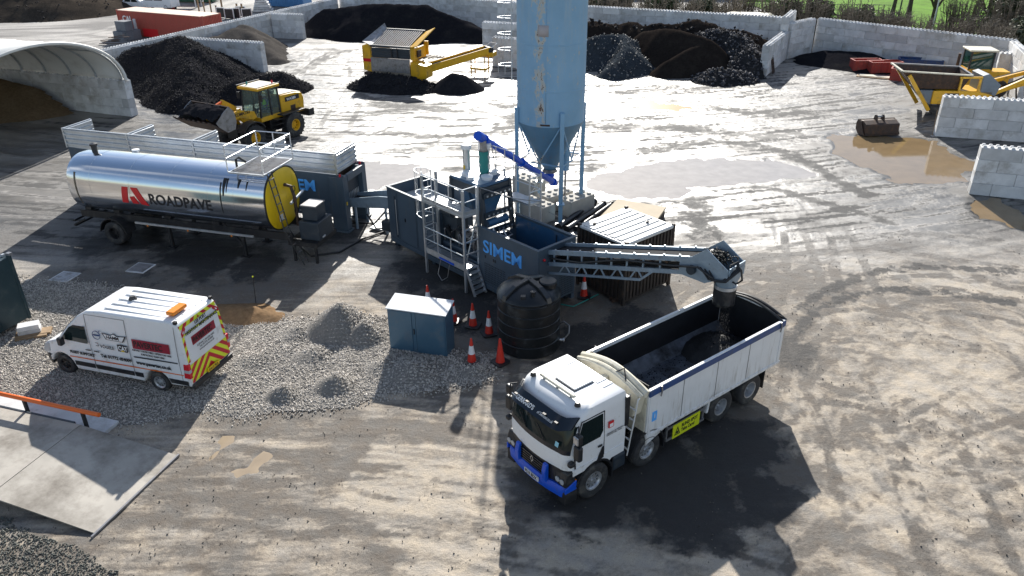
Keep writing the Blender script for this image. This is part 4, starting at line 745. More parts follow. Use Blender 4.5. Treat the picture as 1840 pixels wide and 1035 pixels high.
# ---- tipper body
BX0, BX1, BT, BB = 1.80, 7.58, 2.45, 1.06
fl = MB().box(BX0, BX1, 0.05, WD - 0.05, BB, BB + 0.12).build('body_floor', 'steel_worn', tr)
M['body_inner'] = pm('body_inner_steel', (0.10, 0.115, 0.14), 0.45, 0.2, 0.3, 2.5, 0.1, 20, (0.015, 0.015, 0.016), 1.4, 0.62)
fl.data.materials[0] = M['body_inner']; M['body_wall'] = pm('body_wall_steel', (0.016, 0.017, 0.02), 0.5, 0.1, 0.4, 2.5, 0.1, 20)
for y0, y1, s in ((0.0, 0.06, 1), (WD - 0.06, WD, -1)):
    sp_ = MB().prism([(BX0, 0.98), (BX1, 0.98), (BX1, BT), (BX0, BT)], y0, y1).build('body_side', 'white_dirty', tr, False, 0.01)
    MB().box(BX0 + 0.02, BX1 - 0.02, (y1 if s > 0 else y0 - 0.012), (y1 + 0.012 if s > 0 else y0), BB + 0.1, BT - 0.1).build('side_liner', 'body_wall', tr)
    MB().box(BX0, BX1, min(y0 - 0.03 * s, y1), max(y0, y1 + 0.03) if s > 0 else y1 + 0.03, BT - 0.19, BT - 0.01).build('top_rail', 'navy', tr, False, 0.02)
    MB().box(BX0, BX1, y0 - 0.012, y1 + 0.012, BT - 0.008, BT + 0.02).build('rail_cap', 'white', tr, False, 0.008)
    for x in (3.15, 4.55, 5.95): MB().box(x - 0.010, x + 0.010, (y0 - 0.008 if s > 0 else y1 - 0.01), (y0 + 0.01 if s > 0 else y1 + 0.008), 1.02, BT - 0.2).build('panel_joint', 'steel_worn', tr)
    lw = MB(); lw.box(BX0 - 0.02, BX1, (y0 - 0.025 if s > 0 else y1 - 0.02), (y0 + 0.02 if s > 0 else y1 + 0.025), 0.98, 1.07); lw.box(BX0 + 0.04, BX0 + 0.13, (y0 - 0.022 if s > 0 else y1 - 0.02), (y0 + 0.02 if s > 0 else y1 + 0.022), 1.075, BT - 0.2); lw.box(BX1 - 0.16, BX1 - 0.05, (y0 - 0.022 if s > 0 else y1 - 0.02), (y0 + 0.02 if s > 0 else y1 + 0.022), 1.075, BT - 0.2)
    lw.build('body_edge_post', 'white_dirty', tr, False, 0.01)
    MB().prism([(BX0, 1.0), (BX0 + 0.02, 0.72), (2.55, 0.96), (2.58, 1.0)], y0 + 0.002 * s, y1 - 0.002).build('body_lower_flare', 'white_dirty', tr)
    for x in (2.2, 7.3): MB().tube([(x, y0 - 0.04 if s > 0 else y1 + 0.04, BT + 0.03), (x + 0.02, y0 - 0.06 if s > 0 else y1 + 0.06, BT - 0.12), (x, y0 - 0.05 if s > 0 else y1 + 0.05, BT - 0.28)], 0.022, 6).build('sheet_hook', 'steel_worn', tr)
    # sloping chute plates between wall and floor
    MB().prism([(y1, BB + 0.42), (y1 + 0.01, BB + 0.42), (y1 + 0.34, BB + 0.12), (y1, BB + 0.12)] if s > 0 else [(y0, BB + 0.42), (y0 - 0.01, BB + 0.42), (y0 - 0.34, BB + 0.12), (y0, BB + 0.12)], BX0 + 0.06, BX1 - 0.06, 'x').build('floor_fillet', 'body_inner', tr)
def archtop(x0, x1, z0, rise, nm, mt, y0=0.06, y1=WD - 0.06):
    pts = [(y0, z0)] + [(y0 + (y1 - y0) * k / 10, BT + rise * math.sin(math.pi * k / 10)) for k in range(11)] + [(y1, z0)]
    return MB().prism(pts, x0, x1, 'x').build(nm, mt, tr, False, 0.01)
archtop(BX0 - 0.02, BX0 + 0.05, 1.0, 0.20, 'headboard', 'cream'); archtop(BX1 - 0.06, BX1 + 0.01, 1.0, 0.20, 'tailgate', 'white_dirty')
MB().box(BX0 + 0.06, BX0 + 0.07, 0.1, WD - 0.1, BB + 0.12, BT + 0.1).build('headboard_liner', 'body_wall', tr); MB().box(BX1 - 0.075, BX1 - 0.065, 0.1, WD - 0.1, BB + 0.12, BT + 0.1).build('tailgate_liner', 'body_wall', tr)
def hoop(x, r, nm, mt, lift=0.0, w=0.12):
    pts = [(x, 0.0 + WD * k / 14, BT - 0.03 + lift + 0.26 * math.sin(math.pi * k / 14)) for k in range(15)]
    return MB().tube(pts, r, 8).build(nm, mt, tr, True)
hoop(BX0 - 0.10, 0.10, 'sheet_roll', 'cream'); hoop(BX0 - 0.27, 0.06, 'sheet_roll_guard', 'cream', -0.02)
hoop(BX1 + 0.0, 0.05, 'rolled_sheet', 'black', 0.02); hoop(BX1 - 0.16, 0.04, 'rolled_sheet', 'black', 0.03)
MB().prism([(0.2, BT - 0.75), (0.06, BT - 0.02)] + [(0.06 + (WD - 0.12) * k / 10, BT + 0.22 * math.sin(math.pi * k / 10)) for k in range(1, 10)] + [(WD - 0.06, BT - 0.02), (WD - 0.2, BT - 0.75)], BX0 - 0.36, BX0 - 0.02, 'x').build('headboard_cowl', 'cream', tr, False, 0.03)
MB().tube([(BX0 - 0.30, 0.95, BT + 0.22), (BX0 - 0.12, 0.8, BT + 0.34), (BX0 - 0.3, 0.55, BT + 0.16), (BX0 - 0.38, 0.5, BT - 0.3)], 0.02, 6).build('hydraulic_hose', 'black', tr, True)
MB().cyl((BX0 - 0.15, -0.02, BT - 0.04), (BX0 - 0.15, 0.16, BT - 0.04), 0.075, n=12).build('sheet_motor', 'cream', tr, True)
ld = MB()
for y in (0.03, 0.33): ld.tube([(1.16, y, 0.72), (1.36, y, 1.9), (1.42, y, 2.35), (1.56, y, 2.4)], 0.02, 6)
for k in range(5): ld.bar((1.18 + k * 0.052, 0.03, 0.9 + k * 0.28), (1.18 + k * 0.052, 0.33, 0.9 + k * 0.28), 0.035)
ld.build('access_ladder', 'white_dirty', tr)
MB().box(1.98, 2.16, -0.008, 0.01, 1.42, 1.72).build('blue_notice', 'letter_blue', tr)
text('lettering', 'i', 0.2, (2.05, -0.012, 1.52), (1, 0, 0), (0, 0, 1), 'letter_white', tr, 0.001, 0.004)
MB().box(7.05, 7.15, 0.12, WD - 0.12, 0.42, 0.54).build('rear_bar', 'chassis', tr)
for y in (0.15, WD - 0.45): MB().box(7.15, 7.19, y, y + 0.3, 0.72, 0.84).build('tail_lamp', 'lamp_red', tr)
# asphalt load in the body
tx = Vector((TA.x, TA.y, 0)); ux = Vector((math.cos(R(37.75)), math.sin(R(37.75)), 0)); uy = Vector((-ux.y, ux.x, 0))
def TL(x, y, z): p = tx + ux * x + uy * y; return (p.x, p.y, z)
lx, ly = np.meshgrid(np.linspace(3.6, 7.4, 60), np.linspace(0.12, WD - 0.12, 36), indexing='ij')
lh = 0.75 - 0.62 * np.hypot(lx - 6.40, (ly - 1.3) * 0.9) + (fbm(lx * 4, ly * 4, 1, 4) - 0.5) * 0.16; lh = np.maximum(lh, 0) * 0.85 + BB + 0.105
pw = np.array([TL(a, b, c) for a, b, c in zip(lx.ravel(), ly.ravel(), lh.ravel())]); I = np.arange(lx.size).reshape(lx.shape)
ok = (lh > BB + 0.125); kp = ok[:-1, :-1] | ok[1:, 1:]
F = np.stack([I[:-1, :-1][kp], I[1:, :-1][kp], I[1:, 1:][kp], I[:-1, 1:][kp]], 1)
ld_o = bpy.data.objects.new('asphalt_load', np_mesh('asphalt_load', pw, F, 'asphalt_mix', True)); col.objects.link(ld_o); tag(ld_o, 'small pile of fresh black asphalt in the tipper body', 'asphalt')
gq = np.random.default_rng(8); P = []
for k in range(900):
    t = gq.random(); a = gq.normal(0, 0.05 + 0.05 * t); b = gq.normal(0, 0.05 + 0.05 * t); P.append(TL(6.40 + a, 1.30 + b, 3.0 - t * 1.5))
SV, SF = stones(np.array(P), 0.008 + 0.016 * gq.random(900) ** 2, 9)
o = bpy.data.objects.new('falling_asphalt', np_mesh('falling_asphalt', SV, SF, 'lump_dark')); col.objects.link(o); tag(o, 'stream of asphalt crumbs falling from the chute into the lorry', 'asphalt', kind='stuff')
P = [TL(2.0 + 5.3 * gq.random(), 0.3 + 1.8 * gq.random(), BB + 0.13) for k in range(1500)]
P += [TL(6.40 + gq.normal(0, 0.2), 1.3 + gq.normal(0, 0.2), BB + 0.66 - 0.16 * gq.random()) for k in range(700)]
SV, SF = stones(np.array(P), 0.008 + 0.022 * gq.random(len(P)) ** 2, 10)
s = bpy.data.objects.new('crumbs', np_mesh('crumbs', SV, SF, 'lump_dark')); col.objects.link(s); s.parent = ld_o; tag(s, kind='stuff')
# ================================================================== PANEL VAN
VA = G(122, 672); vd = G(290, 705) - VA; vz = math.atan2(vd.y, vd.x)
vn = thing('panel_van', VA, vz, 'white high-roof panel van with chevron rear doors parked on gravel', 'van')
VB = vd.length; VW = 1.95
prof = [(-0.62, 0.32), (-0.72, 0.45), (-0.74, 0.72), (-0.67, 0.98), (-0.52, 1.10), (0.02, 1.30), (0.55, 1.86), (0.98, 2.24), (1.36, 2.46), (1.9, 2.52), (4.46, 2.56), (4.69, 2.48), (4.77, 2.2), (4.84, 1.1), (4.84, 0.42)]
prof += [(VB + 0.46, 0.36)] + arc(VB, 0.36, 0.44, 15, 165, 10) + [(VB - 0.5, 0.30), (0.5, 0.28)] + arc(0, 0.36, 0.44, 15, 165, 10) + [(-0.5, 0.30)]
def vtum(p):
    k = max(0.0, (p[2] - 1.15) / 1.4); f = max(0.0, -p[0] - 0.25) / 0.5; yc = VW / 2
    return (p[0], yc + (p[1] - yc) * (1 - 0.085 * k * k - 0.03 * k - 0.14 * f * f), p[2])
MB().prism(prof, 0, VW, 'y', vtum).build('body', 'white', vn, 25, 0.07, 3)
def vside(poly, off, t=0.02, far=False):   # polygon on the near (or far) side, sitting `off` proud
    b = MB(); y = VW + off if far else -off
    pts = [vtum((x, y, z)) for x, z in poly]; return b.plate(pts if far else pts, 0.001)
sidew = [(0.16, 1.36), (0.62, 1.84), (0.80, 1.93), (1.22, 1.93), (1.22, 1.34)]
for far in (False, True):
    vside(sidew, 0.004, far=far).build('side_window', 'glass_dark', vn)
    y = VW if far else 0; s = -1 if far else 1
    MB().box(0.25, 0.42, y - 0.24 if not far else y + 0.06, y - 0.06 if not far else y + 0.24, 1.24, 1.52).build('door_mirror', 'black', vn, False, 0.05, 3)
    wheel(vn, 0, y + 0.02 * s, 0.345, 0.235, -s, 0.60, 'black', 6, 0.05); wheel(vn, VB, y + 0.02 * s, 0.345, 0.235, -s, 0.60, 'rim', 8, 0.05)
    lines = MB()
    for x, z0, z1 in ((1.30, 0.5, 2.36), (2.78, 0.5, 2.38), (4.55, 0.6, 2.42)):
        for k in range(8):
            za, zb = z0 + (z1 - z0) * k / 8, z0 + (z1 - z0) * (k + 1) / 8; a = vtum((x, y, za)); b2 = vtum((x, y, zb)); lines.bar(a, b2, 0.012, 0.012)
    a = vtum((1.30, y, 2.36)); b2 = vtum((2.78, y, 2.38)); lines.bar(a, b2, 0.012, 0.012)
    lines.build('door_seam', 'steel_worn', vn)
    for x0, x1 in ((0.5, 1.28), (1.32, 2.76), (2.80, VB - 0.5)): vside([(x0, 0.46), (x1, 0.46), (x1, 0.62), (x0, 0.62)], 0.01, far=far).build('rub_strip', 'black', vn)
    vside([(VB + 0.5, 0.46), (4.74, 0.46), (4.74, 0.62), (VB + 0.44, 0.62)], 0.01, far=far).build('rub_strip', 'black', vn)
    vside([(0.35, 0.74), (4.62, 0.80), (4.62, 0.835), (0.35, 0.775)], 0.006, far=far).build('orange_stripe', 'orange', vn)
    vside([(2.9, 1.16), (4.5, 1.20), (4.5, 1.24), (2.9, 1.20)], 0.008, far=far).build('door_rail', 'black', vn)
    for x in (1.08, 1.40): vside([(x, 1.10), (x + 0.2, 1.10), (x + 0.2, 1.14), (x, 1.14)], 0.015, far=far).build('door_handle', 'black', vn)
    tl = MB().prism([(4.63, 0.72), (4.86, 0.72), (4.86, 1.22), (4.69, 1.22)], y - 0.012 if not far else y - 0.1, y + 0.1 if not far else y + 0.012, 'y').build('tail_lamp', 'lamp_red', vn, False, 0.015)
    MB().prism([(4.67, 0.92), (4.866, 0.92), (4.866, 1.02), (4.67, 1.02)], y - 0.016 if not far else y - 0.09, y + 0.09 if not far else y + 0.016, 'y').build('lamp_band', 'lamp_clear', tl)
    MB().prism([(-0.70, 0.70), (-0.73, 0.82), (-0.59, 1.06), (-0.40, 1.06), (-0.48, 0.76)], y + 0.13 * s - 0.09, y + 0.13 * s + 0.09, 'y').build('headlight', 'lamp_clear', vn, False, 0.03)
pts = [vtum((x - 0.012, y, z + 0.012)) for x, z in ((0.02, 1.33), (0.55, 1.87), (0.95, 2.215)) for y in (0.10, VW / 2, VW - 0.10)]
MB().add(pts, [(0, 1, 4, 3), (1, 2, 5, 4), (3, 4, 7, 6), (4, 5, 8, 7)]).build('windscreen', 'glass_dark', vn)
MB().prism([(-0.60, 0.28), (-0.77, 0.40), (-0.79, 0.64), (-0.62, 0.70), (-0.47, 0.62), (-0.44, 0.40), (-0.50, 0.28)], -0.012, VW + 0.012, 'y', vtum).build('front_bumper', 'black', vn, False, 0.05)
MB().box(-0.745, -0.715, 0.55, VW - 0.55, 0.72, 0.92).build('front_grille', 'black', vn)
MB().box(4.77, 4.92, 0.02, VW - 0.02, 0.34, 0.52).build('rear_bumper', 'black', vn, False, 0.04)
for k in range(5): MB().box(1.9, 4.5, 0.34 + k * 0.30, 0.40 + k * 0.30, 2.535, 2.562).build('roof_rib', 'white', vn, False, 0.008)
MB().lathe([(0.001, 0.10), (0.07, 0.10), (0.10, 0.06), (0.13, 0.0)], (2.35, 1.05, 2.55), 16).build('roof_vent', 'black', vn, True)
MB().box(4.12, 4.40, 0.38, 1.02, 2.60, 2.73).build('beacon', 'lamp_amber', vn, False, 0.04, 3); MB().box(4.18, 4.34, 0.5, 0.9, 2.55, 2.60).build('beacon_base', 'black', vn)
for y in (0.16, VW - 0.16): MB().box(4.55, 4.65, y - 0.05, y + 0.05, 2.50, 2.60).build('work_lamp', 'black', vn, False, 0.01)
def rear(poly, x=0.0, t=0.004):   # polygon (y, z) on the rear doors
    def rx(z): return 4.84 if z < 1.1 else 4.84 - 0.07 * (z - 1.1) / 1.1 if z < 2.2 else 4.77 - 0.08 * (z - 2.2) / 0.28
    return MB().plate([(rx(z) + 0.004 + x, VW / 2 + (y - VW / 2) * (1 - 0.06 * max(0, (z - 1.15) / 1.4)), z) for y, z in poly], t)
MB().add([], [])
M['chevron_yellow'] = pm('chevron_yellow', (0.72, 0.80, 0.03), 0.4, 0, 0.03); M['chevron_red'] = pm('chevron_red', (0.52, 0.012, 0.03), 0.4, 0, 0.04)
rd = rear([(0.06, 0.54), (VW - 0.06, 0.54), (VW - 0.06, 1.15), (0.06, 1.15)]).build('chevron_panel', 'chevron_yellow', vn)
def clipquad(y0, y1, z0, z1, a, b, sgn):
    """stripe between v=a and v=b (v = z - sgn*y*0.9) clipped to the rectangle"""
    poly = [(y0, z0), (y1, z0), (y1, z1), (y0, z1)]
    for lim, keep in ((a, 1), (b, -1)):
        out = []
        for i in range(len(poly)):
            p, q = poly[i], poly[(i + 1) % len(poly)]; fp = keep * ((p[1] - sgn * 0.9 * p[0]) - lim); fq = keep * ((q[1] - sgn * 0.9 * q[0]) - lim)
            if fp >= 0: out.append(p)
            if fp * fq < 0: t = fp / (fp - fq); out.append((p[0] + (q[0] - p[0]) * t, p[1] + (q[1] - p[1]) * t))
        poly = out
        if len(poly) < 3: return None
    return poly
def chevrons(y0, y1, z0, z1, par):
    ym = VW / 2
    for a0, b0, sg in ((y0, min(y1, ym), 1), (max(y0, ym), y1, -1)):
        if b0 - a0 < 0.02: continue
        for k in range(-12, 14):
            v = k * 0.32 + (-0.9 * ym * sg) ; pl = clipquad(a0, b0, z0, z1, v, v + 0.16, sg)
            if pl: rear(pl, 0.004, 0.003).build('chevron_stripe', 'chevron_red', par)
chevrons(0.06, VW - 0.06, 0.54, 1.15, rd)
rd2 = rear([(0.06, 2.10), (VW - 0.06, 2.10), (VW - 0.10, 2.44), (0.10, 2.44)]).build('chevron_panel', 'chevron_yellow', vn); chevrons(0.10, VW - 0.10, 2.34, 2.44, rd2); chevrons(0.06, 0.30, 2.10, 2.44, rd2); chevrons(VW - 0.30, VW - 0.06, 2.10, 2.44, rd2)
for ya, yb in ((0.06, 0.16), (VW - 0.16, VW - 0.06)):
    r3 = rear([(ya, 1.24), (yb, 1.24), (yb, 2.08), (ya, 2.08)]).build('chevron_panel', 'chevron_yellow', vn); chevrons(ya, yb, 1.24, 2.08, r3)
rear([(VW / 2 - 0.008, 0.5), (VW / 2 + 0.008, 0.5), (VW / 2 + 0.008, 2.44), (VW / 2 - 0.008, 2.44)], 0.006).build('door_seam', 'steel_worn', vn)
M['maroon'] = pm('maroon_panel', (0.30, 0.012, 0.035), 0.4)
pn = rear([(0.42, 1.66), (1.55, 1.66), (1.55, 1.94), (0.42, 1.94)]).build('rear_logo_panel', 'maroon', vn)
text('lettering', 'PAVERTEC', 0.24, (4.825, 0.47, 1.72), (0, 1, 0), (-0.06, 0, 1), 'letter_black', pn, 0.003, 0.004, 0.80)
text('lettering', 'LEE PORT\nHIGHWAY MAINTENANCE', 0.155, (4.805, VW / 2, 2.25), (0, 1, 0), (-0.1, 0, 1), 'letter_black', vn, 0.004, 0.003, 0.80, 'CENTER')
text('lettering', 'ASPHALT PAVER HIRE\nTel: 01772 454009\nwww.pavertec.co.uk', 0.085, (4.845, VW / 2, 1.55), (0, 1, 0), (-0.06, 0, 1), 'letter_black', vn, 0.002, 0, 1, 'CENTER')
pl = MB().box(4.88, 4.925, 0.70, 1.24, 0.54, 0.66).build('number_plate', 'tank_yellow', vn); text('lettering', 'DA15 FKA', 0.12, (4.928, 0.73, 0.56), (0, 1, 0), (0, 0, 1), 'letter_black', pl, 0.002, 0.002, 0.85)
def vtext(body, size, x, z, mat='letter_black', bold=0.0, xs=1.0, par=None, off=0.012):
    p = vtum((x, -off, z)); tz = (vtum((x, 0, z + 0.3))[1] - vtum((x, 0, z))[1]) / 0.3
    return text('lettering', body, size, p, (1, 0, 0), (0, tz, 1), mat, par or vn, 0.004, bold, xs)
vtext('FLEET SUPPORT', 0.135, 0.42, 0.90, 'letter_black', 0.004, 1.0); vtext('Tel: 01772 454009', 0.155, 1.62, 0.95, 'letter_black', 0.005, 0.98); vtext('www.pavertec.co.uk', 0.165, 2.95, 0.94, 'letter_black', 0.005, 0.92)
lp = vside([(2.95, 1.48), (4.30, 1.50), (4.30, 1.82), (2.95, 1.80)], 0.008).build('side_logo_panel', 'maroon', vn); vtext('PAVERTEC', 0.27, 3.0, 1.56, 'letter_black', 0.005, 0.82, lp, 0.014)
vtext('ASPHALT PAVER HIRE I OPERATOR HIRE', 0.085, 2.90, 1.40, 'letter_black', 0, 0.93); vtext('SURFACING TEAM HIRE', 0.085, 3.2, 1.29, 'letter_black', 0, 0.95)
hm = vside([(1.98, 1.62), (2.62, 1.62), (2.76, 1.84), (2.42, 1.80), (2.30, 1.88), (2.18, 1.80), (1.86, 1.84)], 0.007).build('winged_badge', 'letter_black', vn); vside([(2.01, 1.64), (2.59, 1.64), (2.70, 1.81), (2.42, 1.78), (2.30, 1.85), (2.18, 1.78), (1.92, 1.81)], 0.010).build('badge_face', 'white', hm); vtext('HAMM', 0.15, 2.02, 1.67, 'letter_black', 0.004, 1.05, hm, 0.014)
vtext('VÖGELE', 0.15, 1.70, 1.30, 'letter_black', 0, 0.95); vside([(1.52, 1.33), (1.64, 1.33), (1.64, 1.45), (1.52, 1.45), (1.54, 1.43), (1.62, 1.43), (1.62, 1.35), (1.54, 1.35)], 0.008).build('square_badge', 'letter_black', vn)
ct = vside([(2.36, 1.28), (2.72, 1.28), (2.72, 1.52), (2.36, 1.52)], 0.008).build('black_badge', 'letter_black', vn); vtext('CAT', 0.2, 2.385, 1.335, 'letter_white', 0.006, 0.85, ct, 0.013); vside([(2.46, 1.29), (2.62, 1.29), (2.54, 1.36)], 0.016).build('badge_triangle', 'tank_yellow', ct)
rg = MB()
for k in range(24): 
    a, b2 = 2 * math.pi * k / 24, 2 * math.pi * (k + 1) / 24; rg.bar(vtum((1.64 + 0.14 * math.cos(a), -0.012, 1.72 + 0.14 * math.sin(a))), vtum((1.64 + 0.14 * math.cos(b2), -0.012, 1.72 + 0.14 * math.sin(b2))), 0.02, 0.012)
rg.bar(vtum((1.74, -0.012, 1.82)), vtum((1.80, -0.012, 1.90)), 0.03, 0.012); rg.bar(vtum((1.52, -0.012, 1.72)), vtum((1.76, -0.012, 1.72)), 0.012, 0.06, (0, 1, 0)); rg.build('ring_badge', 'navy', vn)
# ================================================================== BITUMEN TANKER TRAILER (x towards the yellow end)
tk = thing('tanker_trailer', (-17.28, 30.93, 0), R(-16.5), 'polished steel bitumen tanker trailer with yellow end in front of feed hopper', 'tanker')
M['polished'] = pm('polished_steel', (0.78, 0.80, 0.83), 0.14, 1.0, 0.05, 0.6, 0.012, 1.2)
TC, TZ, TRD = 1.25, 2.50, 1.26; TX0, TX1 = -2.05, 7.85
n_ = 64; TA_, TB_, TK_ = 1.27, 1.26, 2.4      # oval section with flattish flanks
def tsec(x, k=1.0): return [(x, TC + TA_ * k * math.copysign(abs(math.cos(t)) ** (2 / TK_), math.cos(t)), TZ + TB_ * k * math.copysign(abs(math.sin(t)) ** (2 / TK_), math.sin(t))) for t in [2 * math.pi * (i + 0.5) / n_ for i in range(n_)]]
def tside(z, off=0.0): q = min(0.999, abs((z - TZ) / (TB_ + off))); return TC - (TA_ + off) * (1 - q ** TK_) ** (1 / TK_)
loft([tsec(TX0, 0.3), tsec(TX0 + 0.04, 0.6), tsec(TX0 + 0.14, 0.86), tsec(TX0 + 0.28, 0.97)] + [tsec(TX0 + 0.5 + (TX1 - TX0 - 0.5) * k / 12) for k in range(13)]).build('tank_shell', 'polished', tk, 30)
for x in (-0.6, 1.4, 3.4, 5.2, 6.4): loft([tsec(x - 0.02, 1.001), tsec(x - 0.018, 1.005), tsec(x + 0.018, 1.005), tsec(x + 0.02, 1.001)], False, False).build('cladding_seam', 'polished', tk, True)
loft([tsec(TX1 - 0.03, 0.985), tsec(TX1 + 0.02, 0.98), tsec(TX1 + 0.06, 0.92), tsec(TX1 + 0.10, 0.6), tsec(TX1 + 0.11, 0.1)]).build('end_plate', 'tank_yellow', tk, 40)
loft([tsec(TX1 - 0.03, 0.98), tsec(TX1 - 0.02, 1.025), tsec(TX1 + 0.03, 1.025), tsec(TX1 + 0.03, 0.98)], False, False).build('end_rim', 'black', tk, 40)
# company lettering wrapped round the shell
def wrap_text(body, size, x0, zc, mat, bold, xs, name='lettering'):
    o = text(name, body, size, (0, 0, 0), (1, 0, 0), (0, 0, 1), mat, tk, 0.003, bold, xs); me = o.data
    for v in me.vertices:
        z = zc + v.co.z; v.co = (x0 + v.co.x, tside(z, 0.012) + v.co.y, z)
    return o
wrap_text('ROADPAVE', 0.64, 2.30, 2.16, 'letter_black', 0.012, 0.93)
def shell_patch(poly, nm, mat, par=tk, off=0.006, nx=3):
    b = MB(); pts = []
    (xa, sa), (xb, sb), (xc, sc), (xd, sd2) = poly
    for i in range(nx + 1):
        for k in range(7):
            t, s = i / nx, k / 6; x = (xa * (1 - t) + xb * t) * (1 - s) + (xd * (1 - t) + xc * t) * s; q = (sa * (1 - t) + sb * t) * (1 - s) + (sd2 * (1 - t) + sc * t) * s
            b.v.append((x, tside(q, off + 0.006), q))
    b.f = [(i * 7 + k, (i + 1) * 7 + k, (i + 1) * 7 + k + 1, i * 7 + k + 1) for i in range(nx) for k in range(6)]
    return b.build(nm, mat, par, True)
shell_patch([(0.92, 2.08), (1.22, 2.08), (1.36, 2.80), (1.06, 2.80)], 'red_chevron_mark', 'letter_red'); shell_patch([(2.24, 2.04), (1.86, 2.08), (1.48, 2.80), (1.82, 2.80)], 'red_chevron_mark', 'letter_red'); shell_patch([(1.44, 2.08), (1.76, 2.08), (1.60, 2.42), (1.36, 2.38)], 'red_chevron_mark', 'letter_red')
M['stain'] = pm('bitumen_stain', (0.012, 0.011, 0.010), 0.35, 0, 0.3, 5)
for x, w_, z1, z0 in ((5.82, 0.05, 3.35, 2.1), (5.95, 0.12, 3.5, 2.85), (6.10, 0.05, 3.5, 3.0), (6.62, 0.10, 3.5, 3.2), (7.0, 0.05, 3.45, 3.15)):
    shell_patch([(x, z0), (x + w_ * 0.4, z0), (x + w_, z1), (x - w_ * 0.3, z1)], 'bitumen_drip', 'stain', tk, 0.008, 1)
M['stain_brown'] = pm('stain_brown', (0.13, 0.11, 0.08), 0.4, 0, 0.4, 5)
for x in (-1.35,): shell_patch([(x, 1.75), (x + 0.04, 1.75), (x + 0.07, 3.2), (x - 0.02, 3.2)], 'runoff_streak', 'stain_brown', tk, 0.007, 1)
# running gear
for y, s in ((0.0, -1), (2.5, 1)):
    wheel(tk, 0.0, y, 0.52, 0.36 if False else 0.56, s, 0.55, 'chassis', 8, 0.16)
    MB().prism(arc(0, 0.52, 0.70, 175, 5, 12) + arc(0, 0.52, 0.66, 5, 175, 12), min(y, y - s * 0.6), max(y, y - s * 0.6)).build('mudguard', 'black', tk, 40)
    MB().box(1.3, 7.05, y - 0.03 if s < 0 else y - 0.03, y + 0.03, 1.16, 1.24).build('side_rail', 'galv', tk)
    lg = MB(); yy = y - s * 0.45
    for x in (2.57, 6.21): MB().box(x - 0.06, x + 0.06, yy - 0.06, yy + 0.06, 0.04, 1.35).box(x - 0.18, x + 0.18, yy - 0.15, yy + 0.15, 0.0, 0.04).build('support_leg', 'chassis', tk)
    MB().bar((6.21, yy, 0.5), (5.4, yy, 1.4), 0.07).build('leg_brace', 'chassis', tk)
    MB().box(-1.9, 8.6, yy - 0.05, yy + 0.05, 1.0, 1.32).build('chassis_rail', 'chassis', tk)
for x in (-1.5, 0.0, 2.6, 5.0, 6.9): MB().box(x - 0.15, x + 0.15, 0.45, 2.05, 1.28, 1.50).build('tank_saddle', 'chassis', tk)
MB().cyl((0, 0.4, 0.52), (0, 2.1, 0.52), 0.08, n=10).build('axle', 'chassis', tk)
for z in (0.62, 0.85): MB().box(-2.15, -2.05, 0.1, 2.4, z, z + 0.09).build('rear_bar', 'black', tk)
for y in (0.12, 2.3): MB().bar((-1.5, y, 1.0), (-2.1, y, 0.7), 0.06).build('rear_bar_arm', 'black', tk)
for x in (1.9, 3.9, 6.0): MB().box(x, x + 0.07, -0.045, -0.03, 1.1, 1.16).build('marker_lamp', 'lamp_amber', tk)
# manlid, breather
MB().lathe([(0.12, 0.0), (0.12, 0.28), (0.16, 0.28), (0.16, 0.36), (0.001, 0.40)], (-1.15, 1.3, TZ + TRD - 0.04), 16).build('breather', 'black', tk, True)
MB().lathe([(0.10, 0.0), (0.10, 0.20), (0.16, 0.22), (0.16, 0.27), (0.001, 0.28)], (0.45, 1.9, TZ + 1.0), 16).build('vent_cap', 'white', tk, True)
MB().tube([(6.2, 0.9, 3.7), (6.2, 0.9, 4.1), (6.35, 0.9, 4.2), (6.6, 1.0, 4.0)], 0.05, 8).build('vapour_pipe', 'black', tk, True)
# platform with handrails
PX0, PX1, PY0, PY1, PZ = 6.30, 7.90, 0.15, 2.35, 3.84
pf = MB()
for x0, x1, y0, y1 in ((PX0, PX1, PY0, PY0 + 0.05), (PX0, PX1, PY1 - 0.05, PY1), (PX0, PX0 + 0.05, PY0 + 0.05, PY1 - 0.05), (PX1 - 0.05, PX1, PY0 + 0.05, PY1 - 0.05)): pf.box(x0, x1, y0, y1, PZ - 0.06, PZ)
pf.build('platform_frame', 'galv', tk)
for k in range(16): MB().box(PX0 + 0.05, PX1 - 0.05, PY0 + 0.12 + k * 0.128, PY0 + 0.15 + k * 0.128, PZ - 0.04, PZ - 0.005).build('grating_bar', 'steel_worn', tk)
for x, y in ((PX0, PY0), (PX0, PY1), (PX1, PY0), (PX1, PY1), ((PX0 + PX1) / 2, PY1)): MB().cyl((x, y, PZ), (x, y, PZ + 1.05), 0.024, n=8).build('rail_post', 'galv', tk)
for z in (0.55, 1.05):
    for a, b in (((PX0, PY0), (PX0, PY1)), ((PX0, PY1), (PX1, PY1)), ((PX1, PY0), (PX1, PY1)), ((PX0, PY0), (PX1, PY0))):
        if z < 0.6 and a == (PX0, PY0) and b == (PX1, PY0): continue
        MB().cyl((*a, PZ + z), (*b, PZ + z), 0.022, n=8).build('handrail', 'galv', tk)
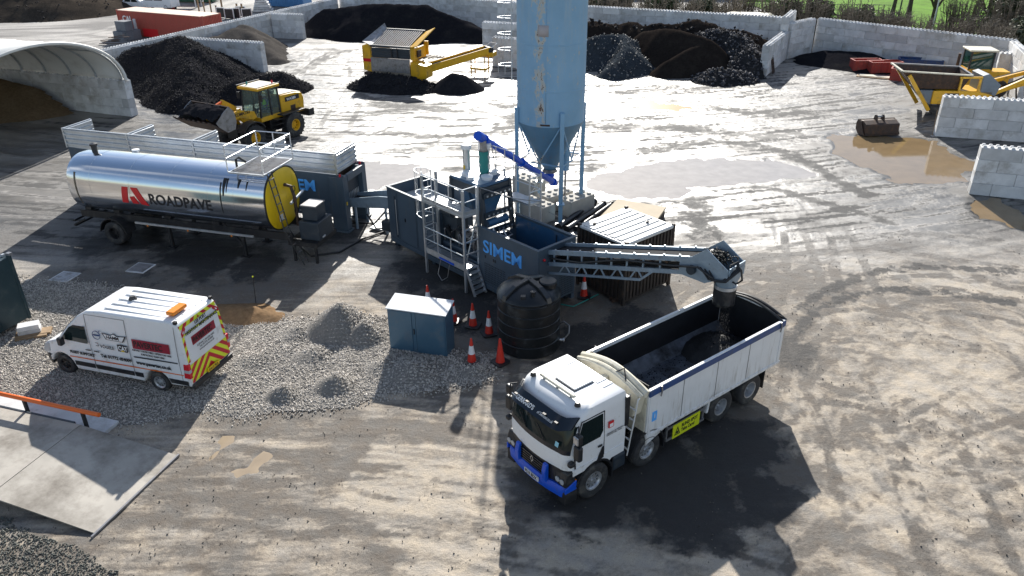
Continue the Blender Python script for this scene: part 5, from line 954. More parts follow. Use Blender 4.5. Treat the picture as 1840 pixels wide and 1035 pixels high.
# ladder down the yellow end, valve gear, pump skid
ldr = thing  # keep name
for y in (0.30, 0.62): MB().tube([(7.95, y, PZ), (8.10, y, 3.0), (8.35, y, 1.5), (9.05, y, 0.02)], 0.025, 6).build('ladder_stile', 'black', tk, True)
for k in range(11):
    t = k / 10; z = 3.6 - 3.4 * t; x = 8.0 + 0.35 * min(1, (PZ - z) / 2.34) + (0.7 * (1.5 - z) / 1.48 if z < 1.5 else 0); MB().bar((x, 0.30, z), (x, 0.62, z), 0.035).build('ladder_rung', 'steel_worn', tk)
MB().tube([(7.95, 1.35, 3.05), (8.25, 1.35, 3.0), (8.35, 1.35, 2.6), (8.35, 1.35, 1.3)], 0.07, 10).build('outlet_pipe', 'rust', tk, True)
MB().cyl((8.3, 1.1, 2.35), (8.3, 2.1, 2.55), 0.06, n=10).build('heater_tube', 'galv', tk, True)
for z in (2.9, 2.45, 2.0): MB().lathe([(0.12, -0.02), (0.15, 0), (0.12, 0.02)], (8.36, 1.35, z), 16, 'x').build('valve_wheel', 'black', tk, True)
MB().box(8.0, 8.03, 0.62, 0.86, 1.72, 1.98).build('data_plate', 'white', tk)
MB().box(8.3, 9.6, 0.5, 2.2, 0.75, 0.95).build('skid_deck', 'chassis', tk)
MB().box(8.75, 9.65, 0.75, 1.9, 0.96, 1.75).build('pump_housing', 'slate_dark', tk, False, 0.03)
MB().box(8.85, 9.5, 0.95, 1.7, 1.76, 2.35).build('control_box', 'slate_dark', tk, False, 0.02); MB().box(8.83, 9.52, 0.93, 1.72, 2.352, 2.40).build('control_box_lid', 'steel_worn', tk)
for x in (8.45, 9.45): MB().box(x - 0.05, x + 0.05, 0.6, 0.7, 0.0, 0.75).build('skid_leg', 'chassis', tk)
MB().box(9.66, 9.69, 0.95, 1.15, 1.05, 1.12).build('skid_lamp', 'lamp_clear', tk)
# ================================================================== FEED HOPPER (behind the tanker)
fd = thing('feed_hopper', (-7.3, 32.03, 0), R(-17.7), 'long slate-grey feed hopper unit with galvanised sheet sides behind the tanker', 'hopper')
FX0, FX1, FW = -14.95, 0.0, 2.05
MB().box(FX0, FX1, 0.0, 0.10, 0.66, 2.70).build('front_panel', 'slate', fd, False, 0.02)
MB().box(FX0, FX1, FW - 0.1, FW, 0.66, 2.70).build('back_panel', 'slate', fd, False, 0.02)
for x in (FX0, -11.3, -7.5, -3.7): MB().box(x, x + 0.12, 0.1, FW - 0.1, 0.9, 2.68).build('bulkhead', 'slate', fd)
for x in (FX0, -10, -5, FX1 - 0.72):
    MB().box(x, x + 0.72, -0.06, 0.34, 0.10, 2.6 if x > -1 else 0.7).build('leg', 'slate', fd, False, 0.02); MB().box(x, x + 0.72, FW - 0.34, FW + 0.02, 0.10, 2.6 if x > -1 else 0.7).build('leg', 'slate', fd, False, 0.02)
    MB().box(x - 0.06, x + 0.78, -0.12, 0.40, 0.0, 0.10).build('foot_plate', 'slate', fd, False, 0.02); MB().box(x - 0.06, x + 0.78, FW - 0.4, FW + 0.08, 0.0, 0.10).build('foot_plate', 'slate', fd, False, 0.02)
MB().box(-0.12, 0.02, 0.35, FW - 0.35, 2.30, 2.62).build('end_beam', 'slate', fd, False, 0.02); MB().box(-0.30, -0.22, 0.36, FW - 0.36, 0.9, 2.30).build('end_mesh_panel', 'slate_dark', fd)
for k in range(9): MB().box(-0.21, -0.19, 0.42 + k * 0.14, 0.49 + k * 0.14, 1.0, 1.62).build('mesh_bar', 'galv', fd)
def sheet(p, q, z0, z1, nm='sheet_panel'):
    """corrugated galvanised sheet from p to q (x, y), ribs running lengthwise"""
    b = MB(); p = Vector((*p, 0)); q = Vector((*q, 0)); d = (q - p).normalized(); nn = Vector((-d.y, d.x, 0)); hs = []; N = 4; H_ = z1 - z0
    for k in range(N):
        a = z0 + H_ * k / N; hs += [(a, 0), (a + H_ / N * 0.55, 0), (a + H_ / N * 0.68, 0.075), (a + H_ / N * 0.88, 0.075)]
    hs.append((z1, 0))
    for z, o in hs: b.v.append(tuple(p - nn * o + Vector((0, 0, z)))); b.v.append(tuple(q - nn * o + Vector((0, 0, z))))
    b.f = [(2 * i, 2 * i + 1, 2 * i + 3, 2 * i + 2) for i in range(len(hs) - 1)]
    o = b.build(nm, 'galv_sheet', fd); m_ = o.modifiers.new('s', 'SOLIDIFY'); m_.thickness = 0.012; return o
bays = [FX0, -11.2, -7.55, -3.9, -0.28]
for i in range(4): sheet((bays[i] + 0.05, 0.0), (bays[i + 1] - 0.05, 0.0), 2.72, 3.62)
for i, x in enumerate(bays):
    sheet((x, 0.04), (x, 1.75), 2.74, 3.60); MB().box(x - 0.04, x + 0.04, -0.05, 0.03, 2.70, 3.66).build('sheet_post', 'galv', fd); MB().box(x - 0.03, x + 0.03, 1.75, 1.81, 2.70, 3.62).build('sheet_post', 'galv', fd)
    MB().box(x - 0.035, x + 0.035, 0.03, 1.75, 3.60, 3.65).build('sheet_cap', 'galv', fd)
for i in range(4): MB().box(bays[i] + 0.04, bays[i + 1] - 0.04, -0.04, 0.03, 3.62, 3.66).build('sheet_cap', 'galv', fd)
for i in range(4):   # sloping hopper plates inside
    x0, x1 = bays[i] + 0.1, bays[i + 1] - 0.1; xm = (x0 + x1) / 2
    MB().add([(x0, 0.1, 2.7), (x1, 0.1, 2.7), (x1, FW - 0.1, 2.7), (x0, FW - 0.1, 2.7), (xm - 0.8, 0.75, 1.2), (xm + 0.8, 0.75, 1.2), (xm + 0.8, 1.3, 1.2), (xm - 0.8, 1.3, 1.2)], [(0, 1, 5, 4), (1, 2, 6, 5), (2, 3, 7, 6), (3, 0, 4, 7), (4, 5, 6, 7)]).build('hopper_bin', 'rust', fd)
text('lettering', 'SIMEM', 0.70, (-3.45, -0.012, 1.84), (1, 0, 0), (0, 0, 1), 'letter_blue', fd, 0.006, 0.02, 1.05)
for k in range(7):
    for j in range(4):
        if (k + j) % 2 == 0: MB().box(-2.4 + k * 0.16, -2.33 + k * 0.16, -0.006, 0.01, 0.8 + j * 0.1, 0.86 + j * 0.1).build('vent_hole', 'galv', fd)
for y in (0.0, 1.85): MB().lathe([(0.05, 0), (0.05, 0.1), (0.001, 0.14)], (-0.15, y, 2.62), 10).build('beacon', 'lamp_red', fd, True)
MB().box(0.02, 0.03, 0.02, 0.1, 1.3, 1.45).build('caution_tag', 'tank_yellow', fd)
# belt that carries feed from the hopper to the mixer
bc = thing('transfer_conveyor', (-7.1, 33.0, 0), R(-24), 'short pale blue transfer conveyor between feed hopper and mixer', 'conveyor')
for y in (-0.45, 0.41): MB().prism([(-0.6, 0.95), (3.0, 1.35), (3.0, 1.85), (1.6, 1.75), (-0.6, 1.3)], y, y + 0.04).build('side_plate', 'blue_pale', bc)
MB().prism([(-0.6, 1.15), (3.0, 1.55), (3.0, 1.60), (-0.6, 1.20)], -0.40, 0.40).build('belt', 'belt', bc)
for x in (0.3, 1.9): MB().bar((x, -0.43, 0.0), (x, -0.43, 1.1 + x * 0.1), 0.08).build('leg', 'blue_pale', bc); MB().bar((x, 0.43, 0.0), (x, 0.43, 1.1 + x * 0.1), 0.08).build('leg', 'blue_pale', bc)
MB().box(1.9, 2.7, -0.9, -0.5, 0.35, 0.8).build('drive_motor', 'slate_dark', bc, False, 0.05)
MB().tube([(1.0, -0.6, 0.9), (1.5, -0.7, 0.3), (2.2, -0.6, 0.4), (2.6, -0.5, 0.9)], 0.04, 8).build('hose', 'black', bc, True)
MB().box(0.9, 1.8, -0.35, 0.35, 0.04, 0.12).build('spill_tray', 'galv', bc)
# ================================================================== MIXER UNIT
mx = thing('mixing_plant', (-5.26, 30.87, 0), R(-47.4), 'slate-blue mobile mixing plant with open hopper and galvanised walkways', 'plant')
MWD, MT, ML = 1.92, 2.57, 9.12
# skid and left equipment house
for y in (0.0, MWD - 0.18): MB().box(0.0, ML, y, y + 0.18, 0.12, 0.34).build('skid_beam', 'slate', mx, False, 0.02)
for x in (0.4, 3.0, 6.2, 8.7):
    for y in (0.02, MWD - 0.2): MB().box(x - 0.12, x + 0.12, y, y + 0.18, 0.0, 0.12).build('foot', 'slate_dark', mx)
MB().box(0.0, 3.35, 0.0, 0.06, 0.36, MT).build('house_front', 'slate', mx, False, 0.015); MB().box(0.0, 3.35, MWD - 0.06, MWD, 0.36, MT).build('house_back', 'slate', mx, False, 0.015)
MB().box(-0.002, 0.07, 0.062, MWD - 0.062, 0.36, MT).build('house_end', 'slate', mx, False, 0.015); MB().box(3.28, 3.346, 0.062, MWD - 0.062, 0.36, MT - 0.1).build('house_end', 'slate', mx)
MB().box(0.08, 3.27, 0.07, MWD - 0.07, 2.05, 2.12).build('house_roof', 'roof_white', mx)
for x0, x1, z0, z1 in ((-0.03, 3.38, -0.03, 0.09), (-0.03, 3.38, MWD - 0.09, MWD + 0.03)): MB().box(x0, x1, z0, z1, MT - 0.0, MT + 0.06).build('top_trim', 'slate', mx, False, 0.01)
MB().box(-0.03, 0.10, 0.09, MWD - 0.09, MT, MT + 0.06).build('top_trim', 'slate', mx, False, 0.01)
MB().box(0.50, 0.62, -0.012, 0.03, 0.45, 2.32).build('door_recess', 'slate_dark', mx); MB().cyl((0.66, -0.05, 0.6), (0.66, -0.05, 2.2), 0.018, n=8).build('door_bar', 'galv', mx)
for x in (0.72, 1.98, 2.05): MB().box(x, x + 0.02, -0.008, 0.02, 0.4, 2.5).build('panel_seam', 'slate_dark', mx)
MB().box(1.2, 1.26, -0.03, 0.0, 1.35, 1.5).build('door_handle', 'black', mx)
# hopper box at the right end
HX0 = 5.95
hop = MB(); t_ = 0.06
MB().prism([(HX0, 0.36), (ML, 0.36), (ML, MT), (HX0, MT)], 0.0, t_).build('hopper_front', 'slate', mx, False, 0.015); MB().prism([(HX0, 0.36), (ML, 0.36), (ML, MT), (HX0, MT)], MWD - t_, MWD).build('hopper_back', 'slate', mx, False, 0.015)
MB().box(ML - t_, ML + 0.001, t_ + 0.002, MWD - t_ - 0.002, 0.36, MT).build('hopper_end', 'slate', mx, False, 0.015); MB().box(HX0 + 0.001, HX0 + t_, t_ + 0.002, MWD - t_ - 0.002, 0.36, 2.0).build('hopper_end', 'slate', mx)
MB().box(HX0 + 0.07, ML - 0.07, t_ + 0.005, MWD - t_ - 0.005, 0.8, 0.9).build('hopper_floor', 'rust', mx)
for y0, y1 in ((t_ + 0.004, t_ + 0.012), (MWD - t_ - 0.012, MWD - t_ - 0.004)): MB().box(HX0 + 0.1, ML - 0.1, y0, y1, 0.95, MT - 0.06).build('hopper_liner', 'plant_blue', mx)
MB().box(ML - t_ - 0.012, ML - t_ - 0.004, 0.1, MWD - 0.1, 0.95, MT - 0.06).build('hopper_liner', 'plant_blue', mx)
for y0, y1 in ((-0.03, 0.10), (MWD - 0.10, MWD + 0.03)): MB().box(HX0, ML + 0.03, y0, y1, MT + 0.001, MT + 0.055).build('top_trim', 'slate', mx, False, 0.01)
MB().box(ML - 0.10, ML + 0.03, 0.10, MWD - 0.10, MT + 0.001, MT + 0.055).build('top_trim', 'slate', mx, False, 0.01)
for y in (0.7, 1.2): MB().box(8.2, 8.24, MWD - 0.1, MWD - 0.06, 1.2, 2.4).build('liner_rib', 'slate_dark', mx) if y < 1 else None
text('lettering', 'SIMEM', 0.70, (6.20, -0.010, 1.67), (1, 0, 0), (0, 0, 1), 'letter_blue', mx, 0.006, 0.012, 1.10)
holes = [(k, j) for k in range(16) for j in range(9)]
for k, j in holes:
    if k > 15 - j * 0.2: continue
    MB().box(6.26 + k * 0.085, 6.30 + k * 0.085, -0.005, 0.01, 0.45 + j * 0.09, 0.50 + j * 0.09).build('vent_hole', 'letter_black', mx)
for k in range(9):
    for j in range(10): MB().box(ML - 0.005, ML + 0.006, 1.10 + k * 0.08, 1.14 + k * 0.08, 0.45 + j * 0.09, 0.50 + j * 0.09).build('vent_hole', 'letter_black', mx)
for x, z in ((6.28, 1.42), (6.74, 1.40), (6.84, 1.40)): MB().box(x, x + 0.07, -0.006, 0.01, z, z + 0.12).build('access_hole', 'letter_black', mx)
MB().lathe([(0.001, -0.02), (0.05, -0.02), (0.05, 0.03), (0.001, 0.06)], (ML + 0.02, 0.28, 2.2), 12, 'x').build('end_lamp', 'lamp_red', mx, True)
# open middle: mixer drum, motors, pipes
MB().box(3.36, HX0, 0.25, MWD - 0.1, 0.36, 1.15).build('mixer_trough', 'slate', mx, False, 0.08); MB().box(3.36, HX0, 0.02, 0.07, 0.36, 1.05).build('low_side_panel', 'slate', mx, False, 0.01)
MB().cyl((3.5, 0.95, 1.35), (5.8, 0.95, 1.35), 0.42, n=20).build('mixer_drum', 'steel_worn', mx, True)
for x in (3.8, 4.7, 5.5): MB().cyl((x, 0.45, 1.25), (x, 0.2, 1.9), 0.09, n=10).build('actuator', 'black', mx, True)
for k in range(5): MB().tube([(3.5 + k * 0.45, 0.3, 1.2), (3.7 + k * 0.45, 0.15, 1.75), (3.9 + k * 0.45, 0.4, 2.0), (4.1 + k * 0.42, 0.7, 1.7)], 0.03, 6).build('hose', 'black' if k % 2 else 'steel_worn', mx, True)
MB().box(3.4, 4.3, 0.3, 0.9, 1.75, 2.35).build('weigh_box', 'slate_dark', mx, False, 0.03); MB().cyl((3.55, 0.25, 2.55), (4.2, 0.25, 2.55), 0.2, n=16).build('motor', 'slate_dark', mx, True)
# weighing tower over the mixer
TX, TX2, TY, TY2, TTZ = 3.95, 5.65, 0.42, 1.82, 4.0
for x, dx in ((TX, -0.15), (TX2, 0.30)):
    for y in (TY, TY2): MB().bar((x, y, TTZ - 0.05), (x + dx, y, 1.1), 0.13, 0.16).build('tower_leg', 'slate_dark', mx)
MB().box(TX - 0.05, TX2 + 0.05, TY - 0.05, TY2 + 0.05, TTZ - 0.10, TTZ).build('tower_deck', 'plant_blue', mx, False, 0.015)
for y in (TY - 0.04, TY2): MB().box(TX, TX2 + 0.06, y, y + 0.06, TTZ - 0.42, TTZ - 0.11).build('tower_beam', 'slate_dark', mx, False, 0.01)
for x in (TX, TX2): MB().box(x, x + 0.07, TY + 0.06, TY2 - 0.01, TTZ - 0.42, TTZ - 0.11).build('tower_beam', 'slate_dark', mx, False, 0.01)
for x, x2 in ((4.05, 4.75), (4.85, 5.55)):
    MB().add([(x, TY + 0.1, 3.6), (x2, TY + 0.1, 3.6), (x2, TY2 - 0.1, 3.6), (x, TY2 - 0.1, 3.6), (x + 0.2, 0.95, 2.5), (x2 - 0.2, 0.95, 2.5), (x2 - 0.2, 1.3, 2.5), (x + 0.2, 1.3, 2.5)], [(0, 1, 5, 4), (1, 2, 6, 5), (2, 3, 7, 6), (3, 0, 4, 7), (0, 1, 2, 3), (4, 5, 6, 7)]).build('weigh_hopper', 'plant_blue', mx)
for x0, x1 in ((4.0, 5.75),):
    for z in (3.5, 2.75, 2.1):
        MB().box(x1 + 0.02 + (3.5 - z) * 0.1, x1 + 0.09 + (3.5 - z) * 0.1, TY, TY2, z, z + 0.2).build('cross_beam', 'slate_dark', mx)
        for k in range(6): MB().box(x1 + 0.09 + (3.5 - z) * 0.1, x1 + 0.115 + (3.5 - z) * 0.1, TY + 0.12 + k * 0.22, TY + 0.19 + k * 0.22, z + 0.05, z + 0.12).build('bolt_plate', 'galv', mx)
for k in range(4): MB().tube([(5.75, 0.6 + k * 0.3, 2.0), (6.0, 0.7 + k * 0.25, 2.3 - 0.1 * k), (6.2, 0.6 + k * 0.3, 1.9), (5.9, 0.8, 1.6)], 0.045, 8).build('pipe', ('galv', 'black', 'white', 'steel_worn')[k], mx, True)
MB().cyl((5.75, 0.6, 2.45), (5.75, 1.6, 2.45), 0.16, n=14).build('pipe_manifold', 'plant_blue', mx, True)
# stacks, ports and sleeve on the tower deck
for x, y, h, r in ((4.12, 1.05, 0.92, 0.14), (4.62, 1.62, 0.95, 0.14)):
    MB().lathe([(r + 0.03, 0), (r + 0.03, 0.04), (r, 0.05), (r, h), (r + 0.05, h + 0.02), (r + 0.06, h + 0.10), (r + 0.05, h + 0.17), (0.001, h + 0.20)], (x, y, TTZ), 20).build('vent_filter', 'galv', mx, 40); MB().lathe([(r + 0.055, h + 0.01), (r + 0.068, h + 0.10), (r + 0.055, h + 0.18), (0.001, h + 0.215)], (x, y, TTZ), 20).build('filter_cap', 'white', mx, True)
MB().box(4.10, 4.19, 0.895, 0.908, TTZ + 0.15, TTZ + 0.30).build('caution_label', 'tank_yellow', mx)
for x, y, r in ((4.45, 0.78, 0.22), (4.85, 0.60, 0.15), (5.30, 1.05, 0.2), (5.0, 1.62, 0.16)): MB().lathe([(r, 0), (r, 0.10), (r + 0.03, 0.10), (r + 0.03, 0.14), (0.001, 0.16)], (x, y, TTZ + 0.001), 20).build('port_cover', 'white', mx, 40)
MB().box(4.2, 5.6, TY - 0.02, 1.0, TTZ + 0.002, TTZ + 0.012).build('deck_plate', 'blue_pale', mx)
# galvanised access tower: two platforms, stair, caged ladder
def platform(x0, x1, y0, y1, z, rails):
    MB().box(x0, x1, y0, y1, z - 0.10, z).build('walkway', 'galv', mx, False, 0.01)
    for k in range(int((x1 - x0) / 0.16)): MB().box(x0 + 0.04 + k * 0.16, x0 + 0.055 + k * 0.16, y0 + 0.03, y1 - 0.03, z + 0.001, z + 0.012).build('tread_rib', 'galv', mx)
    for s in rails:
        a, b = {'n': ((x0, y0), (x1, y0)), 'f': ((x0, y1), (x1, y1)), 'l': ((x0, y0), (x0, y1)), 'r': ((x1, y0), (x1, y1))}[s]; a = Vector((*a, z)); b = Vector((*b, z)); L = (b - a).length; n = max(1, round(L / 0.9))
        for h in (0.52, 1.02): MB().cyl(a + Vector((0, 0, h)), b + Vector((0, 0, h)), 0.024, n=8).build('handrail', 'galv', mx)
        MB().bar(a + Vector((0, 0, 0.08)), b + Vector((0, 0, 0.08)), 0.012, 0.14).build('toe_board', 'galv', mx)
        for k in range(n + 1): p = a + (b - a) * (k / n); MB().cyl(p, p + Vector((0, 0, 1.02)), 0.022, n=8).build('rail_post', 'galv', mx)
platform(3.42, 5.86, -0.62, 0.10, 3.12, 'nr'); platform(3.42, 5.86, -0.62, -0.04, 0.98, 'nl')
for x, y in ((3.42, -0.62), (5.86, -0.62), (3.42, 0.06), (5.86, 0.06)): MB().box(x - 0.045, x + 0.045, y - 0.045, y + 0.045, 0.0 if y < 0 else 1.0, 4.1).build('tower_post', 'galv', mx, False, 0.008)
for z in (1.55, 2.05, 2.55): MB().bar((5.86, -0.6, z), (5.86, 0.04, z), 0.05).build('end_bar', 'galv', mx)
MB().bar((5.86, -0.6, 1.1), (5.86, 0.04, 3.0), 0.04).build('end_brace', 'galv', mx)
for y in (-0.60, -0.06): MB().bar((5.90, y, 1.0), (6.36, y, 0.0), 0.04, 0.12).build('stair_stile', 'galv', mx)
for k in range(5): x = 5.98 + k * 0.08; z = 0.82 - k * 0.175; MB().box(x - 0.10, x + 0.10, -0.58, -0.08, z - 0.03, z).build('stair_tread', 'galv', mx)
for y in (-0.55, -0.12): MB().cyl((3.34, y, 0.98), (3.34, y, 4.2), 0.024, n=8).build('ladder_stile', 'galv', mx)
for k in range(10): MB().cyl((3.34, -0.55, 1.2 + k * 0.29), (3.34, -0.12, 1.2 + k * 0.29), 0.016, n=6).build('ladder_rung', 'galv', mx)
def hoop_c(z): return [(3.34 - 0.62 * math.sin(math.pi * k / 12), -0.335 - 0.33 * math.cos(math.pi * k / 12), z) for k in range(13)]
for z in (2.35, 3.25, 4.15): MB().tube(hoop_c(z), 0.016, 6).build('cage_hoop', 'galv', mx, True)
for k in (2, 4, 6, 8, 10): p = hoop_c(0)[k]; MB().cyl((p[0], p[1], 2.35), (p[0], p[1], 4.15), 0.010, n=6).build('cage_strap', 'galv', mx)
MB().box(4.3, 5.2, -0.645, -0.63, 0.92, 1.0).build('cable_tray', 'blue', mx); MB().tube([(4.4, -0.65, 0.9), (4.3, -0.75, 0.3), (4.6, -0.8, 0.12), (4.9, -0.75, 0.35), (4.95, -0.65, 0.9)], 0.015, 6).build('hanging_cable', 'steel_worn', mx, True)
# far side walkway
for x in (5.2, 6.6): 
    for y in (MWD + 0.1, MWD + 0.7): MB().cyl((x, y, 0.0), (x, y, 4.2), 0.035, n=8).build('far_post', 'galv', mx)
MB().box(5.2, 6.6, MWD + 0.1, MWD + 0.7, 3.0, 3.08).build('walkway', 'galv', mx)
for z in (3.55, 4.1):
    MB().cyl((5.2, MWD + 0.7, z), (6.6, MWD + 0.7, z), 0.022, n=8).build('handrail', 'galv', mx); MB().cyl((6.6, MWD + 0.1, z), (6.6, MWD + 0.7, z), 0.022, n=8).build('handrail', 'galv', mx)
for k in range(5): MB().cyl((3.9 + 0.5 * k, TY2 + 0.05, TTZ), (3.9 + 0.5 * k, TY2 + 0.05, TTZ + 1.0), 0.018, n=8).build('rail_post', 'galv', mx)
for z in (0.5, 1.0): MB().cyl((3.9, TY2 + 0.05, TTZ + z), (5.9, TY2 + 0.05, TTZ + z), 0.016, n=8).build('handrail', 'galv', mx)
MB().tube([(5.7, 0.35, 3.95), (6.6, 1.2, 3.55), (7.2, 2.2, 3.3)], 0.018, 6).build('stay_rope', 'steel_worn', mx, True)
# ================================================================== DISCHARGE CONVEYOR
cvx = thing('discharge_conveyor', (1.61, 24.80, 0), R(-45.4), 'pale blue lattice discharge conveyor reaching over the tipper', 'conveyor')
def cz(x, z): return z + (4.02 - 2.45) / 5.5 * x
CY = 0.42
for y in (-CY, CY):
    MB().bar((-0.02, y, cz(0, 2.42)), (5.6, y, cz(5.6, 2.42)), 0.07, 0.16).build('top_chord', 'blue_pale', cvx); MB().bar((0.0, y, cz(0, 1.98)), (5.4, y, cz(5.4, 1.98)), 0.06, 0.14).build('middle_chord', 'blue_pale', cvx); MB().bar((0.0, y, cz(0, 1.62)), (3.9, y, cz(3.9, 1.62)), 0.05, 0.08).build('bottom_chord', 'blue_pale', cvx)
    MB().bar((3.9, y, cz(3.9, 1.62)), (4.4, y, cz(4.4, 1.98)), 0.05, 0.07).build('end_strut', 'blue_pale', cvx)
    for k in range(8): x = 0.25 + k * 0.62; MB().bar((x, y, cz(x, 1.98)), (x, y, cz(x, 2.42)), 0.05).build('upright', 'blue_pale', cvx)
    for k in range(5):
        x = 0.5 + k * 0.75; MB().bar((x, y, cz(x, 1.65)), (x + 0.22, y, cz(x + 0.22, 1.96)), 0.04).build('lattice_brace', 'blue_pale', cvx); MB().bar((x + 0.48, y, cz(x + 0.48, 1.65)), (x + 0.28, y, cz(x + 0.28, 1.96)), 0.04).build('lattice_brace', 'blue_pale', cvx)
    for k in range(10): x = 0.3 + k * 0.55; MB().box(x - 0.025, x + 0.025, y - 0.02, y + 0.02, cz(x, 2.50), cz(x, 2.55)).build('cover_clip', 'galv', cvx)
bl_ = MB().prism([(-0.3, cz(-0.3, 2.36)), (5.8, cz(5.8, 2.36)), (5.8, cz(5.8, 2.40)), (-0.3, cz(-0.3, 2.40))], -CY + 0.05, CY - 0.05).build('belt', 'belt', cvx); MB().prism([(0, cz(0, 2.05)), (5.6, cz(5.6, 2.05)), (5.6, cz(5.6, 2.08)), (0, cz(0, 2.08))], -CY + 0.05, CY - 0.05).build('return_belt', 'belt', cvx)
for k in range(10): x = 0.3 + k * 0.56; MB().cyl((x, -CY + 0.03, cz(x, 2.28)), (x, CY - 0.03, cz(x, 2.28)), 0.05, n=10).build('idler_roller', 'rust', cvx, True)
MB().tube([(0.1, -CY - 0.07, cz(0, 2.25)), (1.5, -CY - 0.08, cz(1.5, 2.12)), (3.2, -CY - 0.07, cz(3.2, 2.3)), (5.0, -CY - 0.08, cz(5, 2.2)), (6.0, -CY - 0.2, 3.95), (6.5, -CY - 0.15, 3.75)], 0.035, 8).build('cable', 'black', cvx, True)
# head box and chute
HZ = 4.62
MB().plate([(5.3, -CY - 0.03, cz(5.3, 2.40)), (5.7, -CY - 0.03, 4.05 + 0.1), (6.15, -CY - 0.03, HZ - 0.10), (6.9, -CY - 0.03, HZ - 0.55), (6.9, -CY - 0.03, 3.85), (6.2, -CY - 0.03, 3.45), (5.3, -CY - 0.03, cz(5.3, 1.95))], 0.03).build('head_side', 'blue_pale', cvx)
MB().plate([(5.3, CY, cz(5.3, 2.40)), (5.7, CY, 4.15), (6.15, CY, HZ - 0.10), (6.9, CY, HZ - 0.55), (6.9, CY, 3.85), (6.2, CY, 3.45), (5.3, CY, cz(5.3, 1.95))], 0.03).build('head_side', 'blue_pale', cvx)
MB().plate([(6.9, -CY, 3.7), (6.9, CY, 3.7), (6.9, CY, HZ - 0.5), (6.9, -CY, HZ - 0.5)], 0.03).build('head_front', 'blue_pale', cvx)
MB().cyl((5.95, -CY + 0.02, 4.0), (5.95, CY - 0.02, 4.0), 0.2, n=18).build('head_drum', 'black', cvx, True); MB().cyl((5.75, -CY - 0.18, 3.75), (5.75, -CY - 0.03, 3.75), 0.14, n=16).build('drum_motor', 'slate_dark', cvx, True)
CCX, CCY = 6.62, 0.0
def sq_round(x, y, r, z, n=24, k=2.0):
    return [(x + r[0] * math.copysign(abs(math.cos(t)) ** (2 / k), math.cos(t)), y + r[1] * math.copysign(abs(math.sin(t)) ** (2 / k), math.sin(t)), z) for t in [2 * math.pi * i / n for i in range(n)]]
loft([sq_round(6.45, 0, (0.50, 0.44), 4.0, 24, 6), sq_round(6.5, 0, (0.46, 0.44), 3.75, 24, 5), sq_round(CCX, 0, (0.30, 0.30), 3.45, 24, 2), sq_round(CCX, 0, (0.30, 0.30), 3.32, 24, 2)], False, False).build('chute', 'blue_pale', cvx, 50)
MB().lathe([(0.31, 3.30), (0.335, 3.30), (0.335, 3.40), (0.31, 3.40)], (CCX, 0, 0), 28).build('chute_clamp', 'galv', cvx, 40)
lofted = loft([sq_round(CCX, 0, (0.32 + 0.015 * (k % 2), 0.32 + 0.015 * ((k + 1) % 2)), 3.36 - k * 0.1) for k in range(7)], False, False).build('rubber_sleeve', 'black', cvx, 60); lofted.modifiers.new('s', 'SOLIDIFY').thickness = 0.012
for k in range(3): MB().tube([(6.0 + 0.15 * k, -CY - 0.05, 3.9), (6.35 + 0.1 * k, -CY - 0.12, 3.65), (6.8 + 0.05 * k, -CY - 0.12, 3.75), (7.0 + 0.05 * k, -0.2, 4.05), (6.95, -0.05, 4.25), (6.8, -0.2, 4.12)], 0.03, 8).build('hydraulic_hose', 'black', cvx, True)
MB().tube([(6.9, -0.1, 4.2), (7.15, -0.2, 4.1), (7.22, -0.2, 3.8), (7.05, -0.2, 3.62), (6.9, -0.2, 3.66)], 0.03, 8).build('hydraulic_hose', 'black', cvx, True)
gq = np.random.default_rng(18); hp = np.array([(6.3 + gq.normal(0, 0.18), gq.normal(0, 0.15), 4.05 + 0.25 * gq.random()) for k in range(500)]); SV, SF = stones(hp, 0.02 + 0.03 * gq.random(500), 12)
ao = bpy.data.objects.new('asphalt_on_belt', np_mesh('asphalt_on_belt', SV, SF, 'asphalt_mix')); col.objects.link(ao); ao.matrix_world = Matrix.Translation((1.61, 24.80, 0)) @ Matrix.Rotation(R(-45.4), 4, 'Z'); tag(ao, 'black asphalt tumbling into the chute at the conveyor head', 'asphalt', kind='stuff')
